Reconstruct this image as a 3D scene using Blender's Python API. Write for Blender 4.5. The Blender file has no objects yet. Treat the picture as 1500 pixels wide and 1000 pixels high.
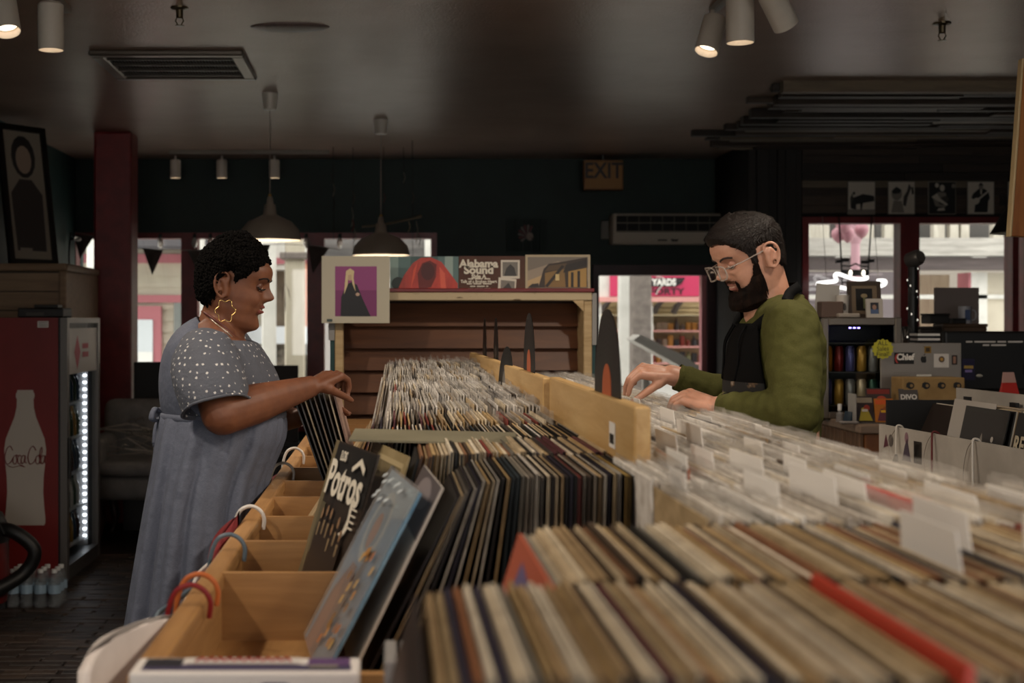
import bpy, bmesh, math, random
from math import sin, cos, pi, radians, sqrt, exp
from mathutils import Vector, Matrix, Euler, noise as mnoise
random.seed(7)
C = bpy.context.scene.collection
S = bpy.context.scene
FPX, VX, VY, CAMZ = 2000.0, 572.0, 470.0, 1.5      # focal length in pixels, vanishing point, eye height

# ------------------------------------------------------------------ camera
cd = bpy.data.cameras.new('camera'); cam = bpy.data.objects.new('camera', cd); C.objects.link(cam)
cam.location = (0, 0, CAMZ); cam.rotation_euler = (pi/2, 0, 0)
cd.sensor_width = 36; cd.lens = 36*FPX/1500
cd.shift_x = (750-VX)/1500; cd.shift_y = -(500-VY)/1500
cd.clip_start = 0.05; cd.clip_end = 200
cd.dof.use_dof = True; cd.dof.focus_distance = 3.9; cd.dof.aperture_fstop = 4.5
S.camera = cam

# ------------------------------------------------------------------ world: flat overcast sky
w = bpy.data.worlds.new('overcast'); S.world = w; w.use_nodes = True
bg = w.node_tree.nodes['Background']; bg.inputs[0].default_value = (1.0, 0.955, 0.90, 1); bg.inputs[1].default_value = 3.0

# ------------------------------------------------------------------ exposure
S.view_settings.view_transform = 'Standard'; S.view_settings.look = 'None'
S.view_settings.gamma = 1; S.view_settings.use_curve_mapping = False
S.view_settings.exposure = 0.12

SPOT_W = 50.0          # watts of one ceiling track spot
PEND_W = 2.0           # watts of one pendant bulb

def P(px, py, d):
    return Vector(((px-VX)*d/FPX, d, CAMZ-(py-VY)*d/FPX))

# ------------------------------------------------------------------ materials
def lin(c):
    if isinstance(c, str):
        c = c.lstrip('#'); c = [int(c[i:i+2], 16)/255 for i in (0, 2, 4)]
        c = [x/12.92 if x <= .04045 else ((x+.055)/1.055)**2.4 for x in c]
    return (c[0], c[1], c[2], 1)
_mc = {}
def M(color, rough=.6, metal=0, spec=.5, name=None, emit=0, trans=0, alpha=1, sss=0):
    key = (str(color), rough, metal, spec, emit, trans, alpha, sss, name)
    if key in _mc: return _mc[key]
    m = bpy.data.materials.new(name or 'paint'); m.use_nodes = True
    b = m.node_tree.nodes['Principled BSDF']
    b.inputs['Base Color'].default_value = lin(color); b.inputs['Roughness'].default_value = rough
    b.inputs['Metallic'].default_value = metal; b.inputs['Specular IOR Level'].default_value = spec
    b.inputs['Transmission Weight'].default_value = trans; b.inputs['Alpha'].default_value = alpha
    if emit:
        b.inputs['Emission Color'].default_value = lin(color); b.inputs['Emission Strength'].default_value = emit
    if sss:
        b.inputs['Subsurface Weight'].default_value = sss; b.inputs['Subsurface Radius'].default_value = (.012, .005, .003)
        b.inputs['Subsurface Scale'].default_value = 1
    _mc[key] = m; return m
class N:
    """small node-tree builder"""
    def __init__(s, name, rough=.6):
        s.m = bpy.data.materials.new(name); s.m.use_nodes = True; s.t = s.m.node_tree
        s.b = s.t.nodes['Principled BSDF']; s.b.inputs['Roughness'].default_value = rough
    def n(s, kind, **kw):
        x = s.t.nodes.new(kind)
        for k, v in kw.items():
            if hasattr(x, k): setattr(x, k, v)
            else: x.inputs[k.replace('_', ' ')].default_value = v
        return x
    def l(s, a, ai, b, bi): s.t.links.new(a.outputs[ai], b.inputs[bi])
    def coords(s, scale=(1, 1, 1), kind='Object', rot=(0, 0, 0)):
        tc = s.n('ShaderNodeTexCoord'); mp = s.n('ShaderNodeMapping')
        mp.inputs['Scale'].default_value = scale; mp.inputs['Rotation'].default_value = rot
        s.l(tc, kind, mp, 'Vector'); return mp
    def noise(s, mp, scale=5, detail=4, rough=.6):
        x = s.n('ShaderNodeTexNoise'); x.inputs['Scale'].default_value = scale
        x.inputs['Detail'].default_value = detail; x.inputs['Roughness'].default_value = rough
        if mp: s.l(mp, 0, x, 'Vector')
        return x
    def ramp(s, src, si, stops, interp='LINEAR'):
        r = s.n('ShaderNodeValToRGB'); cr = r.color_ramp; cr.interpolation = interp
        while len(cr.elements) < len(stops): cr.elements.new(.5)
        for e, (p, c) in zip(cr.elements, stops): e.position = p; e.color = lin(c)
        s.l(src, si, r, 'Fac'); return r
    def bump(s, src, si, strength=.3, dist=.01):
        b = s.n('ShaderNodeBump'); b.inputs['Strength'].default_value = strength; b.inputs['Distance'].default_value = dist
        s.l(src, si, b, 'Height'); s.l(b, 0, s.b, 'Normal'); return b
    def color(s, src, si=0): s.l(src, si, s.b, 'Base Color')
def noisy(name, c1, c2, scale=6, stretch=(1, 1, 1), rough=.6, bump=.15, dist=.004, detail=5, lo=.35, hi=.65, metal=0, spec=.5):
    k = N(name, rough); mp = k.coords(stretch); nz = k.noise(mp, scale, detail)
    r = k.ramp(nz, 'Fac', [(lo, c1), (hi, c2)]); k.color(r)
    if bump: k.bump(nz, 'Fac', bump, dist)
    k.b.inputs['Metallic'].default_value = metal; k.b.inputs['Specular IOR Level'].default_value = spec
    return k.m
def wood(name, c1, c2, axis=0, scale=4, rough=.5, bump=.12, rand=0.0):
    """grain stretched along one local axis; rand > 0 shifts the tone from piece to piece"""
    k = N(name, rough); st = [9, 9, 9]; st[axis] = .8
    mp = k.coords(st); oi = k.n('ShaderNodeObjectInfo')
    ad = k.n('ShaderNodeVectorMath', operation='ADD'); mu = k.n('ShaderNodeMath', operation='MULTIPLY'); mu.inputs[1].default_value = 37
    k.l(oi, 'Random', mu, 0); k.l(mp, 0, ad, 0); k.l(mu, 0, ad, 1)
    nz = k.noise(None, scale, 6, .65); k.l(ad, 0, nz, 'Vector'); nz.inputs['Distortion'].default_value = .6
    r = k.ramp(nz, 'Fac', [(.3, c1), (.7, c2)])
    if rand:
        hs = k.n('ShaderNodeHueSaturation'); mr = k.n('ShaderNodeMapRange')
        mr.inputs['To Min'].default_value = 1-rand; mr.inputs['To Max'].default_value = 1+rand
        k.l(oi, 'Random', mr, 'Value'); k.l(mr, 0, hs, 'Value'); k.l(r, 0, hs, 'Color'); k.color(hs)
    else: k.color(r)
    k.bump(nz, 'Fac', bump, .003); return k.m
def pane_glass():
    k = N('window glass'); t = k.t; t.nodes.remove(k.b)
    tr = k.n('ShaderNodeBsdfTransparent'); gl = k.n('ShaderNodeBsdfGlossy'); gl.inputs['Roughness'].default_value = .02
    tr.inputs[0].default_value = (.93, .95, .95, 1)
    mx = k.n('ShaderNodeMixShader'); mx.inputs[0].default_value = .06
    k.l(tr, 0, mx, 1); k.l(gl, 0, mx, 2); t.links.new(mx.outputs[0], t.nodes['Material Output'].inputs[0]); return k.m
def film():
    k = N('clear plastic film'); t = k.t; t.nodes.remove(k.b)
    tr = k.n('ShaderNodeBsdfTransparent'); gl = k.n('ShaderNodeBsdfGlossy'); gl.inputs['Roughness'].default_value = .22
    df = k.n('ShaderNodeBsdfDiffuse'); df.inputs[0].default_value = (.8, .77, .74, 1)
    m1 = k.n('ShaderNodeMixShader'); m1.inputs[0].default_value = .28; k.l(gl, 0, m1, 1); k.l(df, 0, m1, 2)
    mx = k.n('ShaderNodeMixShader'); mx.inputs[0].default_value = .30
    k.l(tr, 0, mx, 1); k.l(m1, 0, mx, 2); t.links.new(mx.outputs[0], t.nodes['Material Output'].inputs[0]); return k.m
GLASS = pane_glass(); FILM = film()
BLACK = M('#0b0b0c', .5); WHITE = M('#d9d5cf', .55); CHROME = M('#b8b4ae', .25, 1); STEEL = M('#8e8a85', .35, 1)
RED = noisy('red gloss paint', '#641618', '#7a1d1e', 8, rough=.4, bump=.05)
GREEN = noisy('dark green wall paint', '#0e221e', '#122b26', 3, rough=.6, bump=.06)
PINE = wood('pine board', '#8a6238', '#ad8250', 0, 3, .5)
PINEY = wood('pine board lengthwise', '#8a6238', '#ad8250', 1, 3, .5)
CREAMW = wood('raw cream wood', '#a98d62', '#c9ae84', 0, 4, .6)

# ------------------------------------------------------------------ mesh helpers
class MB:
    def __init__(s): s.v = []; s.f = []; s.mi = []; s.cur = 0
    def add(s, vs, fs):
        o = len(s.v); s.v += [tuple(v) for v in vs]; s.f += [tuple(i+o for i in f) for f in fs]; s.mi += [s.cur]*len(fs); return s
    def box(s, x0, x1, y0, y1, z0, z1, mat=None):
        vs = [Vector(p) for p in ((x0,y0,z0),(x1,y0,z0),(x1,y1,z0),(x0,y1,z0),(x0,y0,z1),(x1,y0,z1),(x1,y1,z1),(x0,y1,z1))]
        if mat is not None: vs = [mat @ v for v in vs]
        return s.add(vs, [(0,3,2,1),(4,5,6,7),(0,1,5,4),(1,2,6,5),(2,3,7,6),(3,0,4,7)])
    def bbox(s, x0, x1, y0, y1, z0, z1, r=.01, seg=2):
        bm = bmesh.new(); bmesh.ops.create_cube(bm, size=1)
        for v in bm.verts: v.co = Vector(((x0+x1)/2+v.co.x*(x1-x0), (y0+y1)/2+v.co.y*(y1-y0), (z0+z1)/2+v.co.z*(z1-z0)))
        bmesh.ops.bevel(bm, geom=bm.edges[:], offset=r, segments=seg, profile=.5, affect='EDGES')
        bm.verts.index_update(); s.add([v.co for v in bm.verts], [[v.index for v in f.verts] for f in bm.faces]); bm.free(); return s
    def cyl(s, p0, p1, r0, r1=None, n=16, cap=True):
        r1 = r0 if r1 is None else r1; return s.tube([p0, p1], [r0, r1], n, cap)
    def tube(s, pts, r, n=8, cap=True, flat=1.0, closed=False):
        pts = [Vector(p) for p in pts]; m = len(pts); rs = r if isinstance(r, (list, tuple)) else [r]*m
        vs = []; prev = None
        for i, p in enumerate(pts):
            if closed: t = pts[(i+1) % m]-pts[i-1]
            else: t = pts[min(i+1, m-1)]-pts[max(i-1, 0)]
            t = t.normalized() if t.length > 1e-9 else Vector((0, 0, 1))
            if prev is None:
                a = Vector((0, 0, 1)) if abs(t.z) < .9 else Vector((1, 0, 0)); u = t.cross(a).normalized()
            else:
                u = prev-t*prev.dot(t); u = u.normalized() if u.length > 1e-6 else t.orthogonal().normalized()
            prev = u; v2 = t.cross(u)
            for k in range(n):
                a = 2*pi*k/n; vs.append(p+u*(rs[i]*cos(a))+v2*(rs[i]*flat*sin(a)))
        fs = []
        for i in range(m if closed else m-1):
            j = (i+1) % m
            for k in range(n): fs.append((i*n+k, i*n+(k+1) % n, j*n+(k+1) % n, j*n+k))
        if cap and not closed: fs += [tuple(range(n))[::-1], tuple((m-1)*n+k for k in range(n))]
        return s.add(vs, fs)
    def lathe(s, prof, n=32, at=(0, 0, 0), mat=None, cap=False):
        vs = []; at = Vector(at)
        for r, z in prof:
            for k in range(n):
                a = 2*pi*k/n; p = Vector((r*cos(a), r*sin(a), z)); vs.append((mat @ p if mat is not None else p)+at)
        fs = [(i*n+k, i*n+(k+1) % n, (i+1)*n+(k+1) % n, (i+1)*n+k) for i in range(len(prof)-1) for k in range(n)]
        if cap: fs += [tuple(range(n))[::-1], tuple((len(prof)-1)*n+k for k in range(n))]
        return s.add(vs, fs)
    def loft(s, rings, cap=True, closed=True):
        n = len(rings[0]); vs = [p for r in rings for p in r]
        fs = [(i*n+k, i*n+(k+1) % n, (i+1)*n+(k+1) % n, (i+1)*n+k) for i in range(len(rings)-1) for k in range(n if closed else n-1)]
        if cap: fs += [tuple(range(n))[::-1], tuple((len(rings)-1)*n+k for k in range(n))]
        return s.add(vs, fs)
    def ell(s, c, r, n=20, m=12, rot=None):
        c = Vector(c); vs = []; fs = []
        for i in range(1, m):
            a = pi*i/m
            for k in range(n):
                b = 2*pi*k/n; p = Vector((r[0]*sin(a)*cos(b), r[1]*sin(a)*sin(b), r[2]*cos(a)))
                vs.append((rot @ p if rot is not None else p)+c)
        t = Vector((0, 0, r[2])); t = rot @ t if rot is not None else t
        vs += [c+t, c-t]; T = len(vs)-2; B = T+1
        for i in range(m-2):
            for k in range(n): fs.append((i*n+k, (i+1)*n+k, (i+1)*n+(k+1) % n, i*n+(k+1) % n))
        for k in range(n): fs.append((T, k, (k+1) % n)); fs.append((B, (m-2)*n+(k+1) % n, (m-2)*n+k))
        return s.add(vs, fs)
    def cap(s, a, b, ra, rb, n=16):
        """tapered capsule"""
        a = Vector(a); b = Vector(b); t = (b-a); L = t.length; t = t/L if L > 1e-9 else Vector((0, 0, 1))
        pts = []; rs = []
        for k in range(5): th = pi/2*(1-k/4); pts.append(a-t*ra*sin(th)); rs.append(max(ra*cos(th), 1e-4))
        for k in range(5): th = pi/2*k/4; pts.append(b+t*rb*sin(th)); rs.append(max(rb*cos(th), 1e-4))
        return s.tube(pts, rs, n)
    def prism(s, outline, t, mat=None):
        """2D outline (x, y) extruded from z=0 to z=t, put through mat"""
        n = len(outline); vs = [Vector((x, y, 0)) for x, y in outline]+[Vector((x, y, t)) for x, y in outline]
        if mat is not None: vs = [mat @ v for v in vs]
        return s.add(vs, [tuple(range(n))[::-1], tuple(range(n, 2*n))]+[(k, (k+1) % n, n+(k+1) % n, n+k) for k in range(n)])
    def poly(s, pts): return s.add(pts, [tuple(range(len(pts)))])
    def mesh(s, name):
        me = bpy.data.meshes.new(name); me.from_pydata(s.v, [], s.f); me.update(); return me
    def build(s, name, mat, parent=None, smooth=False, auto=None):
        me = s.mesh(name)
        mats = mat if isinstance(mat, (list, tuple)) else [mat]
        for m in mats: me.materials.append(m)
        if len(mats) > 1:
            for p, i in zip(me.polygons, s.mi): p.material_index = i
        if smooth:
            for p in me.polygons: p.use_smooth = True
            if auto: me.set_sharp_from_angle(angle=radians(auto))
        o = bpy.data.objects.new(name, me); C.objects.link(o)
        if parent is not None: o.parent = parent
        return o
def B(x0, x1, y0, y1, z0, z1): return MB().box(x0, x1, y0, y1, z0, z1)
def tag(o, label=None, cat=None, group=None, kind=None):
    if label: o['label'] = label
    if cat: o['category'] = cat
    if group: o['group'] = group
    if kind: o['kind'] = kind
    return o
def thing(name, label, cat, loc=(0, 0, 0), rz=0, group=None, rot=None):
    o = bpy.data.objects.new(name, None); C.objects.link(o); o.empty_display_size = .05
    o.location = loc; o.rotation_euler = rot if rot else (0, 0, rz)
    return tag(o, label, cat, group)
def struct(o): o['kind'] = 'structure'; return o
def sroot(name, loc=(0, 0, 0)):
    o = bpy.data.objects.new(name, None); C.objects.link(o); o.location = loc; o['kind'] = 'structure'; return o
def copy_tree(o, parent=None):
    c = o.copy(); C.objects.link(c)
    if parent is not None: c.parent = parent
    for ch in [x for x in bpy.data.objects if x.parent == o]: copy_tree(ch, c)
    return c
def text(s, size, mat, parent, mtx, name='lettering', align='CENTER', shear=0, sx=1, ext=.0004, bold=0):
    cu = bpy.data.curves.new('t', 'FONT'); cu.body = s; cu.size = size; cu.align_x = align; cu.align_y = 'CENTER'
    cu.shear = shear; cu.extrude = ext; cu.offset = bold; cu.resolution_u = 3; cu.space_line = .9
    o = bpy.data.objects.new('t', cu); C.objects.link(o)
    bpy.context.view_layer.update()
    me = bpy.data.meshes.new_from_object(o.evaluated_get(bpy.context.evaluated_depsgraph_get()))
    bpy.data.objects.remove(o); me.name = name
    me.transform(mtx @ Matrix.Diagonal((sx, 1, 1, 1))); me.materials.clear(); me.materials.append(mat)
    o = bpy.data.objects.new(name, me); C.objects.link(o); o.parent = parent; return o
def frame(o, right, up):
    """matrix whose x is right, y is up and z the outward normal, origin o"""
    r = Vector(right).normalized(); u = Vector(up).normalized(); n = r.cross(u).normalized()
    return Matrix(((r.x, u.x, n.x, o[0]), (r.y, u.y, n.y, o[1]), (r.z, u.z, n.z, o[2]), (0, 0, 0, 1)))
def art(name, parent, mtx, items, eps=.0004):
    """flat print: (material, outline) pairs laid one over another on the plane of mtx"""
    mb = MB(); mats = []
    for i, (m, ol) in enumerate(items):
        if m not in mats: mats.append(m)
        mb.cur = mats.index(m); mb.poly([mtx @ Vector((x, y, eps*(i+1))) for x, y in ol])
    return mb.build(name, mats, parent)
def rect(x0, y0, x1, y1): return [(x0, y0), (x1, y0), (x1, y1), (x0, y1)]
def oval(x, y, a, b, n=14, r=0): return [(x+a*cos(t)*cos(r)-b*sin(t)*sin(r), y+a*cos(t)*sin(r)+b*sin(t)*cos(r)) for t in [2*pi*k/n for k in range(n)]]
def bez(pts, n=8):
    """Catmull-Rom through points"""
    pts = [Vector(p) for p in pts]; out = []
    for i in range(len(pts)-1):
        a = pts[max(i-1, 0)]; b = pts[i]; c = pts[i+1]; d = pts[min(i+2, len(pts)-1)]
        for k in range(n):
            t = k/n; out.append(.5*((2*b)+(c-a)*t+(2*a-5*b+4*c-d)*t*t+(3*b-a-3*c+d)*t**3))
    return out+[pts[-1]]
# ================================================================== the room
CEIL = 2.9; YB = 11.8; YW = 10.7; XL = -2.72; XR = 5.6; YN = -2.6
# floor slab with dark pavers
k = N('dark paver floor', .35); mp = k.coords((1, 1, 1)); br = k.n('ShaderNodeTexBrick')
br.inputs['Scale'].default_value = 1; br.inputs['Brick Width'].default_value = .24; br.inputs['Row Height'].default_value = .07
br.inputs['Mortar Size'].default_value = .004; br.inputs['Color1'].default_value = lin('#2c241f'); br.inputs['Color2'].default_value = lin('#3a2f28'); br.inputs['Mortar'].default_value = lin('#0c0a09')
k.l(mp, 0, br, 'Vector'); k.color(br, 'Color'); FLOORM = k.m
floor = struct(B(XL-.2, XR+.2, YN, YB+.3, -.1, 0).build('floor', FLOORM))
BR = [noisy('dark paver', a, b, 9, rough=.5, bump=.3, dist=.006) for a, b in (('#2a221d', '#3b302a'), ('#352a22', '#463930'), ('#221b17', '#2f2722'))]
bm_ = []
for m_ in BR:
    me = MB().bbox(-.115, .115, -.031, .031, -.01, .010, .003, 1).mesh('brick'); me.materials.append(m_); bm_.append(me)
nb = 0
for j in range(48):
    y = 5.45+j*.07
    for i in range(8):
        x = -2.13+i*.24+(.12 if j % 2 else 0)+random.uniform(-.012, .012)
        px = VX+x*FPX/y
        if not (-30 < px < 215): continue
        if nb >= 295: continue
        o = bpy.data.objects.new('brick', random.choice(bm_)); C.objects.link(o); o.parent = floor
        o.location = (x, y, random.uniform(-.003, .003)); o.rotation_euler = (random.uniform(-.012, .012), random.uniform(-.008, .008), random.uniform(-.02, .02)); nb += 1
# ceiling: satin orange-peel paint
k = N('satin stippled ceiling paint', .27); mp = k.coords((1, 1, 1)); nz = k.noise(mp, 85, 2, .6); n2 = k.noise(mp, 1.3, 3)
r = k.ramp(n2, 'Fac', [(.3, '#ab9282'), (.7, '#bba190')]); k.color(r); k.bump(nz, 'Fac', .32, .006); k.b.inputs['Specular IOR Level'].default_value = .7
struct(B(XL-.2, XR+.2, YN, YB+.3, CEIL, CEIL+.1).build('ceiling', k.m))
# walls
k = N('blotchy teal wall paint', .6); mp = k.coords((1, 1, .5)); nz = k.noise(mp, 2.5, 6)
r = k.ramp(nz, 'Fac', [(.3, '#14302e'), (.7, '#2b4a48')]); k.color(r)
struct(B(XL-.2, XL, YN, YB+.3, 0, CEIL).build('wall_left', k.m))
struct(B(XR, XR+.2, YN, YB+.3, 0, CEIL).build('wall_right', GREEN))
wn = MB(); wn.box(XL, XR, YN-.2, YN, 0, .5); wn.box(XL, XR, YN-.2, YN, 2.5, CEIL); wn.box(XL, -1.9, YN-.2, YN, .5, 2.5); wn.box(3.6, XR, YN-.2, YN, .5, 2.5); wn.box(.75, .95, YN-.2, YN, .5, 2.5)  # unseen wall behind the camera; openings added to let daylight onto the records
struct(wn.build('wall_near', GREEN))
# back wall with window band and glazed door opening
def Xb(px, d=YB): return (px-VX)*d/FPX
def Zb(py, d=YB): return CAMZ-(py-VY)*d/FPX
W0, W1, WT, WS = Xb(104), Xb(640), Zb(341), .55
D0, D1, DT = Xb(868), Xb(1050), Zb(388)
wb = MB()
wb.box(XL, W0, YB, YB+.2, 0, CEIL); wb.box(W0, W1, YB, YB+.2, WT, CEIL); wb.box(W0, W1, YB, YB+.2, 0, WS)
wb.box(W1, D0, YB, YB+.2, 0, CEIL); wb.box(D0, D1, YB, YB+.2, DT, CEIL); wb.box(D1, Xb(1110), YB, YB+.2, 0, CEIL)
struct(wb.build('wall_back', GREEN))
# window frames
def window(name, x0, x1, z0, z1, y, mull, fr=.05, mat=RED, th=.12):
    w_ = sroot(name, ((x0+x1)/2, y, z0)); cx = (x0+x1)/2
    B(x0-cx, x1-cx, -.03, th, z1-z0-fr, z1-z0).build('window_head', mat, w_)
    B(x0-cx, x1-cx, -.06, th, 0, fr).build('window_sill', mat, w_)
    B(x0-cx, x0-cx+fr, -.03, th, fr, z1-z0-fr).build('window_jamb', mat, w_); B(x1-cx-fr, x1-cx, -.03, th, fr, z1-z0-fr).build('window_jamb', mat, w_)
    xs = [x0+fr]
    for a, b in mull:
        B(a-cx, b-cx, -.03, th, fr, z1-z0-fr).build('mullion', mat, w_); xs += [a, b]
    xs.append(x1-fr)
    for a, b in zip(xs[::2], xs[1::2]):
        if b-a > .02: B(a-cx, b-cx, .05, .056, fr, z1-z0-fr).build('pane', GLASS, w_)
    return w_
window('window_1', W0, W1, WS, WT, YB, [(Xb(266), Xb(290)), (Xb(450), Xb(475))])
dr = sroot('door_1', ((D0+D1)/2, YB, 0)); h = (D1-D0)/2
DK = noisy('oxblood door paint', '#2c0f12', '#3a1418', 6, rough=.45, bump=.04)
B(-h, h, -.04, .14, DT-.09, DT).build('door_head', DK, dr); B(-h, -h+.05, -.04, .14, 0, DT-.09).build('door_jamb', DK, dr)
B(h-.09, h, -.04, .14, 0, DT-.09).build('door_jamb', DK, dr)
PINKT = M('#c77f84', .5); B(h-.13, h-.09, .0, .1, .03, DT-.09).build('door_edge', PINKT, dr)
B(-h+.05, h-.13, .05, .056, .05, DT-.09).build('pane', GLASS, dr)
# glowing gap strip beside door: a narrow side light
window('window_2', Xb(1062), Xb(1092), .5, Zb(395), YB-.01, [], .02)
# timber front on the right
OLDW = wood('aged dark plank', '#2a211b', '#46372b', 0, 3, .6, .3, rand=.6)
OLDV = wood('aged dark upright plank', '#191411', '#2b221b', 2, 3, .6, .3, rand=.35)
PALEW = wood('weathered pale plank', '#5d5142', '#7d6d58', 0, 3, .6, .3, rand=.2)
R0, R1, RT, RS = Xb(1174, YW), XR, Zb(318, YW), 1.0
X0w = Xb(1096, YW)
wr = MB(); wr.box(X0w, R0, YW, YW+.2, 0, CEIL); wr.box(R0, XR, YW, YW+.2, RT, CEIL); wr.box(R0, XR, YW, YW+.2, 0, RS)
wr.box(X0w, X0w+.15, YW+.2, YB+.2, 0, CEIL)
wallr = struct(wr.build('wall_front_right', M('#120f0d', .8)))
nrow = 0
z = RT+.03
while z < CEIL-.02:                                     # horizontal planks over the windows
    hgt = random.uniform(.055, .085); x = R0+.0
    while x < XR-.05:
        L = random.uniform(.7, 1.6); e = min(x+L, XR)
        pale = (nrow == 3 and x < R0+.2) or random.random() < .04
        o = B(-(e-x)/2, (e-x)/2, -.012-random.uniform(0, .014), 0, 0, min(hgt, CEIL-z)-.004).build('plank', PALEW if pale else OLDW, wallr)
        o.location = ((x+e)/2, YW, z); x = e+.004
    z += hgt; nrow += 1
x = X0w
while x < R0-.02:                                       # upright planks of the corner post
    wd = random.uniform(.06, .1); o = B(0, min(wd, R0-x)-.005, -.02-random.uniform(0, .02), 0, 0, CEIL).build('plank', OLDV, wallr); o.location = (x, YW, 0); x += wd
window('window_3', R0, Xb(1490, YW), RS, RT, YW, [(Xb(1317, YW), Xb(1345, YW))], .05)
window('window_4', Xb(1502, YW), XR-.1, RS, RT, YW, [], .05)
# planks laid on the ceiling
cp = thing('ceiling_plank_feature', 'dark reclaimed planks with ragged ends fixed under the ceiling at right', 'planks', (3.6, 9.2, CEIL))
lefts = [1150, 1165, 1112, 1140, 1115, 1105, 1060, 1045, 1018, 1022, 1060]
yy = 7.95; i = 0
while yy < YW-.02:
    wd = random.uniform(.055, .10); x = Xb(lefts[min(int((yy-7.95)/.26), 10)]+random.uniform(-35, 55), yy); zt = random.uniform(.0, .025)
    while x < XR-.05:
        L = random.uniform(.9, 1.9); e = min(x+L, XR-.02); dz = random.uniform(.012, .05)
        o = B(-(e-x)/2, (e-x)/2, 0, wd-.006, -dz-zt, 0).build('plank', PALEW if random.random() < .1 else OLDW, cp)
        o.location = ((x+e)/2-3.6, yy-9.2, 0); x = e+.003
    yy += wd; i += 1
# red column
cx = Xb(170, 10.2)
col = tag(MB().bbox(-.14, .14, -.14, .14, 0, CEIL, .02).build('column', RED), 'square dark red column rising to the ceiling behind the drinks fridge', 'column'); col.location = (cx, 10.2, 0); col['kind'] = 'structure'

# ================================================================== outside
CREAM = noisy('cream clapboard', '#b3aa98', '#c4bba9', 3, rough=.7, bump=.05)
PINKP = M('#a8636a', .6); PINKS = M('#c5375f', .5, name='pink sign paint'); GREYC = noisy('rough grey concrete', '#6f6660', '#857b74', 14, rough=.9, bump=.4, dist=.01)
OWHITE = noisy('chalky white paint', '#c9c7c0', '#dedcd5', 4, rough=.7, bump=.05); ROSE = M('#d79a94', .6)
struct(B(-16, 24, YB+.3, 40, -.15, -.02).build('ground', noisy('pale paving', '#b9b5ae', '#cfccc6', 1.5, rough=.8, bump=.1)))
EV = 'clapboard house opposite'
YH = 17.0
def Xo(px, d): return (px-VX)*d/FPX
def Zo(py, d): return CAMZ-(py-VY)*d/FPX
hs = thing('clapboard_house', 'cream clapboard house with rose trim seen through the left windows', 'building', (Xo(200, YH), YH, 0))
hx = Xo(200, YH); hw0, hw1 = Xo(20, YH)-hx, Xo(345, YH)-hx
B(hw0, hw1, .05, .5, 0, 3.5).build('wall', CREAM, hs)
nbd = 0
for q in range(24):
    z0 = .1+q*.14
    o = MB(); vs = [Vector(p) for p in ((hw0, .045, z0), (hw1, .045, z0), (hw1, .02, z0), (hw0, .02, z0), (hw0, .05, z0+.14), (hw1, .05, z0+.14))]
    o.add(vs, [(3, 2, 5, 4), (0, 1, 2, 3), (0, 3, 4), (1, 5, 2), (0, 4, 5, 1)]); o.build('siding_board', CREAM, hs)
for y0, y1 in ((372, 385), (432, 443)): B(hw0, hw1, -.04, .03, Zo(y1, YH), Zo(y0, YH)).build('trim_board', PINKP, hs)
dx0, dx1 = Xo(188, YH)-hx, Xo(237, YH)-hx
dd = B(dx0, dx1, -.06, .04, 0, Zo(448, YH)).build('door', PINKP, hs)
B(dx0+.1, dx1-.1, -.08, -.06, .8, Zo(468, YH)).build('door_pane', M('#c9d0d4', .2), dd); B(dx0+.1, dx1-.1, -.085, -.06, .8, Zo(515, YH)).build('notice', M('#e6e6e2', .6), dd)
B(dx0-.12, dx0-.01, -.07, .04, 0, Zo(445, YH)).build('door_trim', PINKP, hs)
B(Xo(255, YH)-hx, Xo(275, YH)-hx, -.03, .04, .9, Zo(440, YH)).build('side_window', M('#6d716d', .2), hs)
rb = MB(); rb.add([(hw0-.3, -1.2, Zo(360, YH-1.2)), (hw1+.3, -1.2, Zo(360, YH-1.2)), (hw1+.3, .6, 4.0), (hw0-.3, .6, 4.0), (hw0-.3, -1.2, Zo(365, YH-1.2)), (hw1+.3, -1.2, Zo(365, YH-1.2)), (hw1+.3, .6, 3.9), (hw0-.3, .6, 3.9)], [(0,1,2,3),(7,6,5,4),(0,4,5,1),(1,5,6,2),(2,6,7,3),(3,7,4,0)])
rb.build('roof', M('#3d3a3c', .9), hs)
# shop with bright window between the house and the sign shop
s2 = thing('market_stall', 'white fronted shop with dark displays seen past the woman in blue', 'building', (Xo(410, 18), 18, 0)); sx = Xo(410, 18)
a, b = Xo(342, 18)-sx, Xo(470, 18)-sx
B(a, b, .4, .6, 0, 3.4).build('wall', noisy('warm stall back', '#8d7f6c', '#6f6252', 5), s2)
B(a, b, -.05, .4, Zo(395, 18), 3.4).build('fascia', OWHITE, s2); B(a, b, -.1, .4, Zo(387, 18), Zo(378, 18)).build('trim_board', PINKP, s2)
B(a, b, -.2, .4, Zo(503, 18), Zo(478, 18)).build('counter_panel', M('#d8dde3', .5), s2)
B(a, b, .0, .4, Zo(545, 18), Zo(503, 18)).build('display', noisy('mixed dark goods', '#2a2724', '#857a6c', 9, detail=2), s2)
B(a, b, -.2, .4, 0, Zo(545, 18)).build('plinth', M('#4b433d', .8), s2)
B(Xo(342, 18)-sx, Xo(385, 18)-sx, .1, .4, Zo(478, 18), Zo(395, 18)).build('shop_pane', M('#a9a294', .3), s2)
B(Xo(448, 18)-sx, Xo(470, 18)-sx, -.1, .3, Zo(478, 18), Zo(385, 18)).build('corner_panel', M('#d98f74', .6), s2)
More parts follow.
